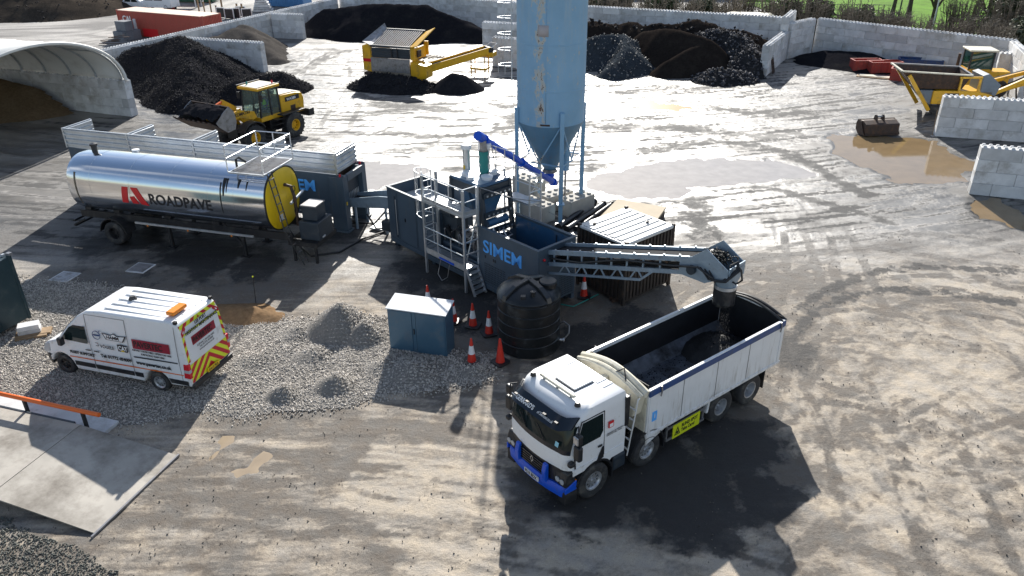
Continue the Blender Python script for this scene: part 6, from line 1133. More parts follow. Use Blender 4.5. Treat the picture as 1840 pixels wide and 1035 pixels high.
# ================================================================== SILO
SC = (1.8, 34.2)
si = thing('cement_silo', (*SC, 0), R(0), 'tall pale blue steel silo with rust stains, cone and legs', 'silo')
def silo_mat():
    m = pm('silo_paint', (0.21, 0.39, 0.56), 0.42, 0, 0.10, 0.8, 0.03, 6, (0.30, 0.42, 0.51), 1.1, 0.35, streak=True); n = m.node_tree.nodes; l = m.node_tree.links; b = n['Principled BSDF']
    tc = n.new('ShaderNodeTexCoord'); sp = n.new('ShaderNodeSeparateXYZ'); l.new(tc.outputs['Object'], sp.inputs[0])
    nz = n.new('ShaderNodeTexNoise'); nz.inputs['Scale'].default_value = 3.2; nz.inputs['Detail'].default_value = 9; nz.inputs['Roughness'].default_value = 0.72
    mp = n.new('ShaderNodeMapping'); mp.inputs['Scale'].default_value = (1.6, 1.6, 0.8); l.new(tc.outputs['Object'], mp.inputs[0]); l.new(mp.outputs[0], nz.inputs['Vector'])
    # a vertical worn band facing the camera, slightly left of the middle
    d = n.new('ShaderNodeMath'); d.operation = 'ADD'; d.inputs[1].default_value = 0.52; l.new(sp.outputs[0], d.inputs[0]); ab = n.new('ShaderNodeMath'); ab.operation = 'ABSOLUTE'; l.new(d.outputs[0], ab.inputs[0])
    bd = n.new('ShaderNodeMapRange'); bd.inputs[1].default_value = 0.42; bd.inputs[2].default_value = 0.06; bd.inputs[3].default_value = 0.0; bd.inputs[4].default_value = 0.16; l.new(ab.outputs[0], bd.inputs[0])
    s = n.new('ShaderNodeMath'); s.operation = 'ADD'; l.new(nz.outputs['Fac'], s.inputs[0]); l.new(bd.outputs[0], s.inputs[1])
    r1 = n.new('ShaderNodeMapRange'); r1.inputs[1].default_value = 0.60; r1.inputs[2].default_value = 0.66; l.new(s.outputs[0], r1.inputs[0]); r2 = n.new('ShaderNodeMapRange'); r2.inputs[1].default_value = 0.715; r2.inputs[2].default_value = 0.745; l.new(s.outputs[0], r2.inputs[0])
    old = b.inputs['Base Color'].links[0].from_socket
    m1 = n.new('ShaderNodeMix'); m1.data_type = 'RGBA'; l.new(r1.outputs[0], m1.inputs['Factor']); l.new(old, m1.inputs['A']); m1.inputs['B'].default_value = (0.42, 0.43, 0.40, 1)
    m2 = n.new('ShaderNodeMix'); m2.data_type = 'RGBA'; l.new(r2.outputs[0], m2.inputs['Factor']); l.new(m1.outputs['Result'], m2.inputs['A']); m2.inputs['B'].default_value = (0.10, 0.05, 0.028, 1); l.new(m2.outputs['Result'], b.inputs['Base Color'])
    return m
M['silo'] = silo_mat(); SR = 1.5; SZ0, SZ1 = 4.52, 10.05
MB().lathe([(SR, SZ0)] + [(SR, SZ0 + (SZ1 - SZ0) * k / 8) for k in range(1, 9)] + [(SR - 0.05, SZ1 + 0.06), (0.001, SZ1 + 0.3)], (0, 0, 0), 72).build('silo_barrel', 'silo', si, 30)
for z in (SZ0 + 0.01, 6.0, 7.9): MB().lathe([(SR + 0.001, z), (SR + 0.012, z + 0.012), (SR + 0.012, z + 0.05), (SR + 0.001, z + 0.06)], (0, 0, 0), 72).build('weld_band', 'silo', si, True)
MB().lathe([(0.26, 2.18), (SR - 0.03, SZ0 - 0.12), (SR, SZ0)], (0, 0, 0), 64).build('silo_cone', pm('silo_cone_paint', (0.095, 0.21, 0.32), 0.45, 0, 0.14, 1.5, 0, 30, (0.16, 0.19, 0.21), 1.5, 0.3, streak=True), si, 30)
MB().lathe([(0.26, 2.05), (0.34, 2.05), (0.34, 2.20), (0.26, 2.20)], (0, 0, 0), 32).build('outlet_flange', 'steel_worn', si, 40); MB().lathe([(0.001, 1.65), (0.16, 1.7), (0.22, 1.85), (0.18, 2.02), (0.26, 2.05)], (0, 0, 0), 20).build('slide_valve', 'blue', si, True)
LEG = [(2.22 - SC[0], 32.7 - SC[1]), (3.29 - SC[0], 34.6 - SC[1]), (1.38 - SC[0], 35.7 - SC[1]), (0.31 - SC[0], 33.8 - SC[1])]
for x, y in LEG:
    k = 1.02; MB().box(x * k - 0.09, x * k + 0.09, y * k - 0.09, y * k + 0.09, 0.0, SZ0 + 0.65).build('silo_leg', 'plant_leg' if False else M['silo'], si, False, 0.01); MB().box(x * k - 0.17, x * k + 0.17, y * k - 0.17, y * k + 0.17, 1.0, 1.05).build('leg_flange', M['silo'], si)
    MB().box(x * k - 0.2, x * k + 0.2, y * k - 0.2, y * k + 0.2, 0.0, 0.04).build('base_plate', 'steel_worn', si)
for i in range(4):
    a, b = LEG[i], LEG[(i + 1) % 4]; MB().bar((*a, 2.75), (*b, 2.75), 0.06).build('tie_bar', M['silo'], si); m_ = ((a[0] + b[0]) / 2, (a[1] + b[1]) / 2)
    MB().bar((*a, SZ0 + 0.1), (*m_, 2.78), 0.05).build('diagonal_brace', M['silo'], si); MB().bar((*b, SZ0 + 0.1), (*m_, 2.78), 0.05).build('diagonal_brace', M['silo'], si)
    MB().tube([(*a, 1.0), (*b, 0.35)], 0.012, 5).build('stay_wire', 'steel_worn', si)
MB().cyl((0.75, 0.35, 2.0), (0.75, 0.35, 4.0), 0.17, 0.2, 14).build('dust_duct', 'silo_cone_paint' if False else M['silo'], si, True); MB().cyl((0.75, 0.35, 0.5), (0.75, 0.35, 2.0), 0.05, n=10).build('fill_pipe', 'steel_worn', si, True)
for y in (-0.35, 0.05): MB().cyl((-1.72, y, 5.6), (-1.72, y, SZ1 + 0.6), 0.025, n=8).build('ladder_stile', 'galv', si)
for k in range(16): MB().cyl((-1.72, -0.35, 5.8 + k * 0.29), (-1.72, 0.05, 5.8 + k * 0.29), 0.014, n=6).build('ladder_rung', 'galv', si)
for z in (6.95, 7.6, 8.25, 8.9, 9.5): MB().tube([(-1.72 - 0.58 * math.sin(math.pi * k / 12), -0.15 - 0.38 * math.cos(math.pi * k / 12), z) for k in range(13)], 0.018, 6).build('cage_hoop', 'galv', si, True)
for k in (2, 6, 10): MB().cyl((-1.72 - 0.58 * math.sin(math.pi * k / 12), -0.15 - 0.38 * math.cos(math.pi * k / 12), 6.6), (-1.72 - 0.58 * math.sin(math.pi * k / 12), -0.15 - 0.38 * math.cos(math.pi * k / 12), 9.9), 0.012, n=6).build('cage_strap', 'galv', si)
def silo_plate(a0, a1, z0, z1, nm, mt, off=0.012):
    b = MB(); n = 6
    for i in range(n + 1): a = R(a0 + (a1 - a0) * i / n); b.v += [((SR + off) * math.cos(a), (SR + off) * math.sin(a), z0), ((SR + off) * math.cos(a), (SR + off) * math.sin(a), z1)]
    b.f = [(2 * i, 2 * i + 2, 2 * i + 3, 2 * i + 1) for i in range(n)]; o = b.build(nm, mt, si, True); o.modifiers.new('s', 'SOLIDIFY').thickness = 0.01; return o
silo_plate(245, 262, 8.3, 8.75, 'name_plate', pm('faded_plate', (0.38, 0.36, 0.37), 0.6, 0, 0.1, 3)); silo_plate(250, 266, 4.58, 4.66, 'rust_patch', 'rust')
for z in (5.3, 6.75, 8.05): silo_plate(180, 359, z, z + 0.012, 'weld_line', M['silo'], 0.006)
silo_plate(258, 259.2, 4.7, 10.0, 'vertical_weld', M['silo'], 0.008)
# screw conveyor from silo to mixer tower
hd = G(870, 312, 4.0); sc_ = thing('screw_conveyor', (hd.x, hd.y, 0), 0, 'bright blue screw conveyor tube from silo outlet up to mixer tower', 'conveyor')
foot = Vector((SC[0] + 0.14 - hd.x, SC[1] - 0.2 - hd.y, 1.62)); head = Vector((-0.02, 0.0, 5.38)); dv = (head - foot).normalized()
MB().cyl(foot - dv * 0.25, head + dv * 0.1, 0.135, n=20).build('screw_tube', 'blue', sc_, 40)
for t in (0.0, 0.5, 0.98): p = foot.lerp(head, t); MB().cyl(p - dv * 0.03, p + dv * 0.03, 0.19, n=20).build('tube_flange', 'blue', sc_, 40)
MB().cyl(head + dv * 0.1, head + dv * 0.42, 0.18, n=20).build('drive_motor', 'blue', sc_, 40); MB().cyl(foot - dv * 0.25, foot - dv * 0.42, 0.1, n=16).build('end_bearing', 'black', sc_, True)
MB().cyl((foot.x - 0.1, foot.y + 0.1, 1.66), (foot.x - 0.14, foot.y + 0.18, 1.9), 0.16, 0.14, 16).build('inlet_spout', 'blue', sc_, True)
MB().cyl(head + Vector((0, 0, -0.08)), (0.0, 0.0, 4.86), 0.14, n=16).build('discharge_spout', 'steel_worn', sc_, True)
loft([[(0.17 * (1 + 0.12 * math.sin(k * 2.1)) * math.cos(t), 0.17 * (1 + 0.12 * math.cos(k * 1.7)) * math.sin(t), 4.9 - 0.88 * k / 8) for t in [2 * math.pi * i / 16 for i in range(16)]] for k in range(9)], False, False).build('fabric_sleeve', 'green', sc_, True)
MB().cyl(foot.lerp(head, 0.93) + Vector((0.1, 0, -0.1)), (0.45, 0.3, 4.0), 0.02, n=6).build('prop', 'steel_worn', sc_)
# concrete blocks round the silo feet
def big_block_mesh():
    b = MB().box(-0.8, 0.8, -0.4, 0.4, 0, 0.8)
    return b
bbm = None
for i, (x, y, z, rz, lab) in enumerate(((*G(998, 345, 0.8)[:2], 0, 38, 'studded concrete block between the silo legs'), (*G(1037, 352, 0.8)[:2], 0, 42, 'studded concrete block at the right silo leg'), (*G(965, 362, 0.8)[:2], 0, -48, 'studded concrete block behind mixer walkway, left of silo legs'), (0.9, 36.9, 0, -48, 'studded concrete block at the far side of the silo'))):
    cb = thing('concrete_block', (x, y, z), R(rz), lab, 'block', 'studded blocks round the silo feet')
    MB().box(-0.8, 0.8, -0.4, 0.4, 0, 0.8).build('body', pm('ballast_concrete', (0.42, 0.40, 0.36), 0.85, 0, 0.15, 2, 0.3, 25) if not bbm else bbm, cb, False, 0.02)
    bbm = MATS['ballast_concrete']
    for k in range(4):
        for yy in (-0.2, 0.2): MB().lathe([(0.11, 0), (0.09, 0.07), (0.001, 0.075)], (-0.6 + k * 0.4, yy, 0.8), 12).build('stud', bbm, cb, 40)
# ================================================================== SMALL CONTAINER, SLAB, PIPES BESIDE THE SILO
w0 = G(1041, 403, 2.5)
sc2 = thing('small_container', (w0.x, w0.y, 0), R(-50), 'dark brown corrugated container with white ribbed roof behind the conveyor', 'container')
CL, CWD, CH = 2.38, 2.6, 2.5
MB().box(0.0, CL, 0.0, CWD, 0.12, CH - 0.1).build('body', 'container_dark', sc2)
for a, b in (((-0.0, -0.02), (CL, -0.02)), ((-0.0, CWD + 0.02), (CL, CWD + 0.02))):
    for k in range(12): x = 0.12 + k * 0.19; MB().box(x, x + 0.09, a[1] - 0.03, a[1] + 0.03, 0.2, CH - 0.12).build('wall_rib', 'container_dark', sc2)
for xx in (-0.02, CL + 0.02):
    for k in range(13): y = 0.12 + k * 0.19; MB().box(xx - 0.03, xx + 0.03, y, y + 0.09, 0.2, CH - 0.12).build('wall_rib', 'container_dark', sc2)
for x in (-0.05, CL - 0.07):
    for y in (-0.05, CWD - 0.07): MB().box(x, x + 0.12, y, y + 0.12, 0.0, CH + 0.06).build('corner_post', 'container_dark', sc2, False, 0.01)
MB().box(-0.04, CL + 0.04, -0.04, CWD + 0.04, CH - 0.098, CH - 0.02).build('roof', 'roof_white', sc2)
for k in range(7): x = 0.14 + k * 0.34; MB().prism([(x, CH - 0.02), (x + 0.26, CH - 0.02), (x + 0.22, CH + 0.02), (x + 0.04, CH + 0.02)], 0.06, CWD - 0.06).build('roof_rib', 'roof_white', sc2)
for x, y in ((0.4, 0.4), (1.6, 2.0)): MB().lathe([(0.05, 0), (0.07, 0.1), (0.001, 0.12)], (x, y, CH - 0.02), 10).build('roof_vent', 'black', sc2, True)
for z in (0.0, CH - 0.25): pass
s0 = [G(1110, 357, 0.5), G(1197, 372, 0.5), G(1180, 396, 0.5), G(1075, 392, 0.5)]
fb = thing('flat_deck', (*s0[3][:2], 0), 0, 'low beige flat deck with dark edge lying behind the small container', 'deck')
base = s0[3]; MB().prism([(p.x - base.x, p.y - base.y) for p in s0], 0.40, 0.5, 'z').build('deck_plate', pm('beige_deck', (0.40, 0.33, 0.23), 0.8, 0, 0.15, 1.5, 0.1, 20), fb, False, 0.01)
MB().prism([((p.x - base.x) * 0.98 + 0.02, (p.y - base.y) * 0.98 + 0.02) for p in s0], 0.0, 0.40, 'z').build('deck_frame', 'container_dark', fb)
for i, (a, b, r, lab) in enumerate((((1003, 408), (1068, 362), 0.13, 'black steel pipe on the ground between silo and container, nearest the silo'), ((1018, 412), (1085, 366), 0.12, 'black steel pipe on the ground, middle one of three by the silo'), ((1035, 412), (1100, 366), 0.10, 'black steel pipe on the ground nearest the small container'))):
    p, q = G(*a, r), G(*b, r); m_ = (p + q) / 2; t = thing('steel_pipe', (m_.x, m_.y, 0), math.atan2(q.y - p.y, q.x - p.x), lab, 'pipe', 'pipes by the silo'); L = (q - p).length
    MB().cyl((-L / 2, 0, r), (L / 2, 0, r), r, n=16).build('tube', 'black', t, 40)
    for x in (-L / 2 + 0.03, L / 2 - 0.03): MB().lathe([(r, -0.03), (r + 0.04, -0.03), (r + 0.04, 0.03), (r, 0.03)], (x, 0, r), 16, 'x').build('flange', 'black', t, 40)
# ================================================================== WATER TANK
wt = thing('water_tank', (0.55, 22.42, 0), 0, 'round black plastic water tank with ribbed domed lid in front of hopper', 'tank')
prof = [(1.02, 0.0), (1.05, 0.04)]
for k in range(5):
    z = 0.10 + k * 0.37; prof += [(1.05, z), (1.05, z + 0.30), (1.03, z + 0.32), (1.03, z + 0.345), (1.05, z + 0.365)]
prof += [(1.06, 1.98), (1.02, 2.04), (0.82, 2.18), (0.5, 2.32), (0.2, 2.38), (0.001, 2.39)]
MB().lathe(prof, (0, 0, 0), 64).build('tank_body', 'tank_black', wt, 35)
for a in (-52, 38):
    pts = []; d = Vector((math.cos(R(a)), math.sin(R(a)), 0)); nn = Vector((-d.y, d.x, 0)) * 0.09; rb = []
    for r, z in ((-1.06, 1.98), (-1.0, 2.16), (-0.6, 2.38), (0, 2.50), (0.6, 2.38), (1.0, 2.16), (1.06, 1.98)): rb.append([tuple(d * r - nn + Vector((0, 0, z))), tuple(d * r + nn + Vector((0, 0, z))), tuple(d * r * 0.97 + nn + Vector((0, 0, z - 0.25))), tuple(d * r * 0.97 - nn + Vector((0, 0, z - 0.25)))])
    loft(rb).build('lid_rib', 'tank_rib', wt, False, 0.015)
MB().lathe([(0.27, 1.9), (0.27, 2.28), (0.30, 2.28), (0.30, 2.36), (0.27, 2.40), (0.001, 2.42)], (0.62, -0.02, 0), 32).build('filler_lid', 'tank_black', wt, 35)
MB().lathe([(0.07, 2.1), (0.07, 2.32), (0.09, 2.32), (0.09, 2.36), (0.001, 2.37)], (0.12, -0.72, 0), 14).build('breather', 'tank_black', wt, True); MB().box(-0.28, -0.12, -0.86, -0.70, 1.95, 2.24).build('lifting_lug', 'tank_rib', wt, False, 0.01)
MB().lathe([(0.05, 0), (0.05, 0.12), (0.08, 0.12), (0.08, 0.16), (0.001, 0.16)], (1.04, -0.1, 0.18), 12, 'x').build('outlet', 'galv', wt, True)
MB().tube([(1.16, -0.1, 0.18), (1.35, -0.05, 0.4), (1.38, 0.2, 0.55), (1.2, 0.4, 0.6), (1.1, 0.45, 0.5)], 0.03, 8).build('hose', 'steel_worn', wt, True)
# ================================================================== STEEL CABINET
cbn = thing('steel_cabinet', G(702, 628), R(-15.9), 'blue-grey two-door steel cabinet with pale sloping top standing in gravel', 'cabinet')
MB().prism([(0, 0.0), (0.74, 0.0), (0.74, 1.70), (0, 1.58)], 0, 2.02, 'x').build('carcass', 'cabinet', cbn, False, 0.01)
MB().prism([(-0.05, 1.582), (0.80, 1.715), (0.80, 1.745), (-0.05, 1.612)], -0.04, 2.06, 'x').build('lid', 'cabinet_top', cbn, False, 0.006)
for x0, x1 in ((0.03, 0.85), (1.0, 1.98)): MB().box(x0, x1, -0.022, -0.001, 0.06, 1.54).build('door', 'cabinet', cbn, False, 0.008)
MB().box(0.87, 0.98, -0.015, -0.001, 0.06, 1.54).build('centre_post', 'cabinet', cbn); MB().box(0.905, 0.93, -0.05, -0.015, 0.75, 0.95).build('handle', 'black', cbn)
# ================================================================== CONES
def cone(p, lab, solid=False, rz=0, tilt=0, k=1.0):
    t = thing('traffic_cone', (p[0], p[1], 0.012), R(rz), lab, 'cone', 'traffic cones round the plant'); t.scale = (k, k, k)
    h = 0.9; rr = lambda z: 0.155 - 0.125 * z / h
    b = MB(); b.prism([(-0.26, -0.20), (-0.20, -0.26), (0.20, -0.26), (0.26, -0.20), (0.26, 0.20), (0.20, 0.26), (-0.20, 0.26), (-0.26, 0.20)], 0.0, 0.06, 'z'); b.build('base', 'black', t, False, 0.01)
    def seg(a, c_, nm, mt, o=0.0): MB().lathe([(rr(a) + o, a), (rr(c_) + o, c_)] + ([(0.001, c_)] if c_ > h - 0.01 else []), (0, 0, 0), 20).build(nm, mt, t, 50)
    if solid: seg(0.06, 0.905, 'body', 'red', 0.005)
    else: seg(0.06, 0.34, 'body', 'red'); seg(0.34, 0.64, 'sleeve', 'reflective', 0.002); seg(0.64, 0.905, 'top', 'red')
    return t
for x, y, lab, so in ((815, 578, 'red and white cone half hidden right behind the cabinet', 0), (850, 586, 'red and white cone between cabinet and tank, back middle one', 0), (879, 600, 'red and white cone against the left side of water tank', 0), (848, 651, 'red and white cone nearest the camera on gravel edge', 0), (899, 652, 'plain red cone in front of the water tank', 1), (770, 552, 'cone whose red tip shows above the cabinet', 0), (1049, 533, 'red and white cone under the discharge conveyor', 0)):
    cone(G(x, y), lab, so, random.uniform(0, 90))
# ================================================================== WEIGHBRIDGE
wb = thing('weighbridge', (-10.12, 13.82, 0), R(162.5), 'worn steel weighbridge deck and ramp at bottom left', 'weighbridge')
M['deck'] = pm('weighbridge_deck', (0.40, 0.37, 0.325), 0.65, 0.1, 0.18, 0.9, 0.15, 60, (0.16, 0.14, 0.115), 0.55, 0.58)
# local x runs left along the bridge, local y is towards the camera
MB().add([(0, 0, 0.02), (3.15, 0, 0.34), (3.15, -3.0, 0.34), (0, -3.0, 0.02), (0, 0, 0.05), (3.15, 0, 0.38), (3.15, -3.0, 0.38), (0, -3.0, 0.05)], [(3, 2, 1, 0), (4, 5, 6, 7), (0, 1, 5, 4), (1, 2, 6, 5), (2, 3, 7, 6), (3, 0, 4, 7)]).build('ramp_plate', 'deck', wb)
for k in range(3): MB().box(3.17 + k * 4.0, 3.15 + (k + 1) * 4.0, -3.0, 0.0, 0.33, 0.385).build('deck_plate', 'deck', wb)
for y in (-2.6, -1.5, -0.4): MB().box(3.3, 15, y - 0.08, y + 0.08, 0.06, 0.33).build('deck_beam', 'chassis', wb)
MB().box(-0.05, 0.0, -3.05, 0.12, 0.0, 0.06).build('ramp_toe', 'steel_worn', wb)
MB().box(2.6, 15, -3.75, -3.10, 0.0, 0.10).build('concrete_kerb', 'concrete', wb); MB().box(3.6, 15, 0.1, 0.75, 0.0, 0.10).build('concrete_kerb', 'concrete', wb)
MB().box(3.4, 15, -3.06, -3.0, 0.08, 0.40).build('edge_channel', 'slate_dark', wb)
MB().cyl((2.5, -3.12, 0.78), (15, -3.12, 0.78), 0.065, n=14).build('guide_rail', 'orange', wb, 40)
for x in (3.1, 5.2, 7.3, 9.4): MB().bar((x, -3.12, 0.09), (x, -3.12, 0.74), 0.08).build('rail_post', 'chassis', wb)
# ================================================================== GREEN CONTAINER AT LEFT, BLOCKS UNDER IT
gc = thing('site_container', G(59, 579), R(70.5), 'dark green steel site container cut by the left edge', 'container')
# local x runs away from the camera, local y to the left
MB().box(-5.0, 0.0, 0.0, 2.4, 0.24, 2.62).build('body', 'container_green', gc, False, 0.015)
for x in (-5.02, -0.10):
    for y in (-0.02, 2.30): MB().box(x, x + 0.12, y, y + 0.12, 0.20, 2.68).build('corner_post', 'container_green', gc, False, 0.01)
for x in (-1.1, -2.6): MB().box(x, x + 0.9, -0.012, 0.0, 0.4, 2.2).build('door_panel', 'container_green', gc, False, 0.006)
MB().box(-0.08, 0.06, -0.06, 0.10, 2.68, 2.76).build('lifting_eye', 'steel_worn', gc); MB().box(-0.12, -0.02, 0.2, 0.3, 2.62, 2.70).build('lamp', 'lamp_clear', gc)
for i, (px_, py_, nm, mt, sz, lab, zz) in enumerate(((62, 602, 'timber_baulk', 'wood', (1.1, 0.45, 0.12), 'timber baulk under the grey block by the green container', 0.012),)):
    p = G(px_, py_); t = thing(nm, (p.x, p.y, zz), R(20), lab, 'timber'); MB().box(-sz[0] / 2, sz[0] / 2, -sz[1] / 2, sz[1] / 2, 0, sz[2]).build('plank', mt, t, False, 0.008); MB().box(-sz[0] / 2 + 0.02, sz[0] / 2 - 0.1, -sz[1] / 2 - 0.14, -sz[1] / 2 - 0.01, 0, sz[2] * 0.9).build('plank', mt, t, False, 0.008)
p = G(62, 602); t = thing('packing_block', (p.x - 0.12, p.y + 0.02, 0.134), R(24), 'grey concrete packing block under corner of the green container', 'block'); MB().box(-0.35, 0.35, -0.2, 0.2, 0, 0.14).build('lower_course', 'concrete', t, False, 0.01); MB().box(-0.33, 0.33, -0.2, 0.2, 0.142, 0.30).build('upper_course', 'concrete', t, False, 0.01)
for (x, y), lab in (((117, 498), 'square manhole cover on the left, by the gravel edge'), ((253, 482), 'square manhole cover nearer the tanker')):
    p = G(x, y); t = thing('manhole_cover', (p.x, p.y, 0.0), R(-14), lab, 'manhole cover', 'manhole covers'); MB().box(-0.42, 0.42, -0.42, 0.42, -0.05, 0.03).build('frame', 'concrete', t); MB().box(-0.36, 0.36, -0.36, 0.36, 0.03, 0.042).build('cover', 'steel_worn', t, False, 0.004)
for i, (pts, lab, mt) in enumerate(((((1097, 542), (1136, 534)), 'rusty brown steel channel lying below the conveyor', 'rust'), (((1126, 524), (1172, 503)), 'dark steel angle leaning by the small container', 'slate_dark'), (((1140, 518), (1188, 502)), 'bright blue steel section lying by the small container', 'blue'))):
    a, b = G(*pts[0]), G(*pts[1]); t = thing('steel_channel', (a.x, a.y, 0.01), math.atan2(b.y - a.y, b.x - a.x), lab, 'steel section'); L = (b - a).length
    MB().box(0, L, -0.1, 0.1, 0, 0.015).build('web', mt, t); MB().box(0, L, -0.1, -0.085, 0.016, 0.14).build('flange', mt, t); MB().box(0, L, 0.085, 0.1, 0.016, 0.14).build('flange', mt, t)
for pts, r, lab, mt in ((((540, 445), (560, 462), (610, 455), (650, 432), (690, 418)), 0.045, 'black hose lying in a curve between tanker and mixer', 'black'), (((610, 385), (640, 402), (670, 405), (692, 380)), 0.05, 'thick black hose from feed hopper to mixer', 'black'), (((1008, 548), (1030, 552), (1055, 540), (1075, 530)), 0.025, 'green hose on the ground under the discharge conveyor', 'green'), (((690, 600), (672, 596), (655, 588), (640, 582)), 0.02, 'thin pale cable by the left of cabinet', 'steel_worn')):
    o = MB().tube([(p.x, p.y, r + 0.005) for p in [G(*q) for q in pts]], r, 8).build('hose', mt, None, True); tag(o, lab, 'hose')
p = G(460, 545); t = thing('marker_stake', (p.x, p.y, 0), 0, 'thin dark stake with pale tip standing in the brown sand', 'stake'); MB().cyl((0, 0, 0), (0.06, 0, 1.1), 0.015, n=6).build('rod', 'black', t); MB().sph((0.06, 0, 1.12), 0.035, 6).build('tip', 'sign_yellow', t, True)
# ================================================================== WHEEL LOADER (x forward, y to its left)
wl = thing('wheel_loader', (-15.25, 46.45, 0), R(-120), 'yellow wheel loader with driver carrying black planings in its bucket', 'loader')
for x in (-1.65, 1.65):
    for s in (-1, 1): wheel(wl, x, s * 1.33, 0.76, 0.58, s, 0.46, 'yellow', 8, 0.16, None, 20)
    MB().cyl((x, -0.9, 0.76), (x, 0.9, 0.76), 0.18, n=12).build('axle', 'chassis', wl, True)
MB().box(-2.5, -0.3, -0.55, 0.55, 0.65, 1.35).build('rear_frame', 'chassis', wl, False, 0.04); MB().box(0.1, 2.2, -0.45, 0.45, 0.65, 1.30).build('front_frame', 'chassis', wl, False, 0.04); MB().cyl((-0.1, 0, 0.6), (-0.1, 0, 1.4), 0.2, n=14).build('articulation_pin', 'chassis', wl, True)
hood = [(-3.05, 1.30), (-3.12, 2.1), (-2.95, 2.45), (-2.4, 2.56), (-1.15, 2.62), (-1.15, 1.30)]
MB().prism(hood, -0.80, 0.80).build('engine_hood', 'yellow', wl, 30, 0.07, 3)
MB().prism([(-3.0, 2.44), (-2.4, 2.57), (-1.2, 2.63), (-1.2, 2.66), (-2.4, 2.62), (-3.0, 2.49)], -0.66, 0.66).build('hood_top', 'cream', wl)
for s in (-1, 1):
    MB().box(-2.7, -1.5, min(s * 0.80, s * 0.815), max(s * 0.80, s * 0.815), 2.15, 2.42).build('model_band', 'letter_black', wl); MB().box(-2.3, -1.9, min(s * 0.80, s * 0.812), max(s * 0.80, s * 0.812), 1.55, 1.85).build('logo_plate', 'rust', wl)
    MB().box(-2.6, -0.7, min(s * 0.82, s * 1.3), max(s * 0.82, s * 1.3), 1.52, 1.60).build('rear_fender', 'black', wl, False, 0.02); MB().prism(arc(1.65, 0.76, 0.98, 150, 30, 10) + arc(1.65, 0.76, 0.92, 30, 150, 10), min(s * 0.8, s * 1.36), max(s * 0.8, s * 1.36)).build('front_fender', 'black', wl, 40)
    for k in range(4): MB().box(-0.75 - 0.0 * k, -0.25, min(s * 0.72, s * 1.2), max(s * 0.72, s * 1.2), 0.5 + k * 0.28, 0.54 + k * 0.28).build('access_step', 'black', wl)
text('lettering', 'WA380', 0.22, (-1.62, 0.822, 2.20), (-1, 0, 0), (0, 0, 1), 'letter_white', wl, 0.004, 0.004, 1.1)
MB().box(-3.55, -3.05, -1.15, 1.15, 0.95, 1.42).build('counterweight', 'chassis', wl, False, 0.06)
MB().cyl((-1.75, -0.4, 2.6), (-1.75, -0.4, 3.15), 0.07, n=12).build('exhaust', 'black', wl, True)
gr_ = [MB().box(-1.45, -1.20, -0.5 + 0.2 * k, -0.36 + 0.2 * k, 2.63, 2.80).build('air_intake', 'black', wl, False, 0.01) for k in range(3)]
# cab
CX0, CX1, CZ0, CZ1 = -1.10, 0.55, 1.45, 3.30
MB().box(CX0, CX1, -0.78, 0.78, 1.35, 1.62).build('cab_base', 'yellow', wl, False, 0.03)
for x, dx in ((CX0 + 0.05, 0), (CX0 + 0.75, 0), (CX1 - 0.04, -0.16)):
    for s in (-1, 1): MB().bar((x, s * 0.74, 1.6), (x + dx, s * 0.70, CZ1 - 0.1), 0.09).build('cab_pillar', 'black', wl)
MB().box(CX0 - 0.1, CX1 + 0.05, -0.84, 0.84, CZ1 - 0.10, CZ1 + 0.06).build('cab_roof', 'yellow', wl, False, 0.04); MB().box(CX0 + 0.0, CX1 - 0.06, -0.72, 0.72, CZ1 + 0.062, CZ1 + 0.085).build('roof_panel', 'cream', wl)
for s in (-1, 1): MB().cyl((CX0 - 0.1, s * 0.84, CZ1 + 0.13), (CX1 + 0.05, s * 0.84, CZ1 + 0.13), 0.018, n=6).build('roof_rail', 'white', wl); MB().plate([(CX0 + 0.1, s * 0.745, 1.65), (CX1 - 0.06, s * 0.745, 1.65), (CX1 - 0.18, s * 0.715, CZ1 - 0.12), (CX0 + 0.1, s * 0.715, CZ1 - 0.12)], 0.012 * s).build('side_glass', 'glass_clear', wl)
MB().plate([(CX1 - 0.02, -0.7, 1.65), (CX1 - 0.02, 0.7, 1.65), (CX1 - 0.18, 0.66, CZ1 - 0.12), (CX1 - 0.18, -0.66, CZ1 - 0.12)], 0.012).build('windscreen', 'glass_clear', wl); MB().plate([(CX0, -0.7, 1.9), (CX0, 0.7, 1.9), (CX0, 0.7, CZ1 - 0.12), (CX0, -0.7, CZ1 - 0.12)], 0.012).build('rear_glass', 'glass_clear', wl)
MB().box(-0.95, -0.45, -0.28, 0.28, 1.62, 1.80).box(-1.0, -0.85, -0.28, 0.28, 1.80, 2.5).build('seat', 'black', wl, False, 0.05); MB().lathe([(0.16, -0.02), (0.18, 0), (0.16, 0.02)], (0.12, 0, 2.05), 16, 'x').build('steering_wheel', 'black', wl, True); MB().bar((0.3, 0, 1.6), (0.14, 0, 2.04), 0.08).build('steering_column', 'black', wl)
for y, m_, z in ((0.55, 'lamp_red', 0.10), (-0.5, 'green', 0.10)): MB().lathe([(0.05, 0), (0.06, 0.12), (0.001, 0.2)], (-0.9 if y > 0 else 0.1, y, CZ1 + z), 10).build('beacon', m_, wl, True)
for s in (-1, 1): MB().box(CX1 - 0.1, CX1 - 0.02, s * 0.95 - 0.1, s * 0.95 + 0.1, 2.6, 3.0).build('mirror', 'black', wl, False, 0.02)
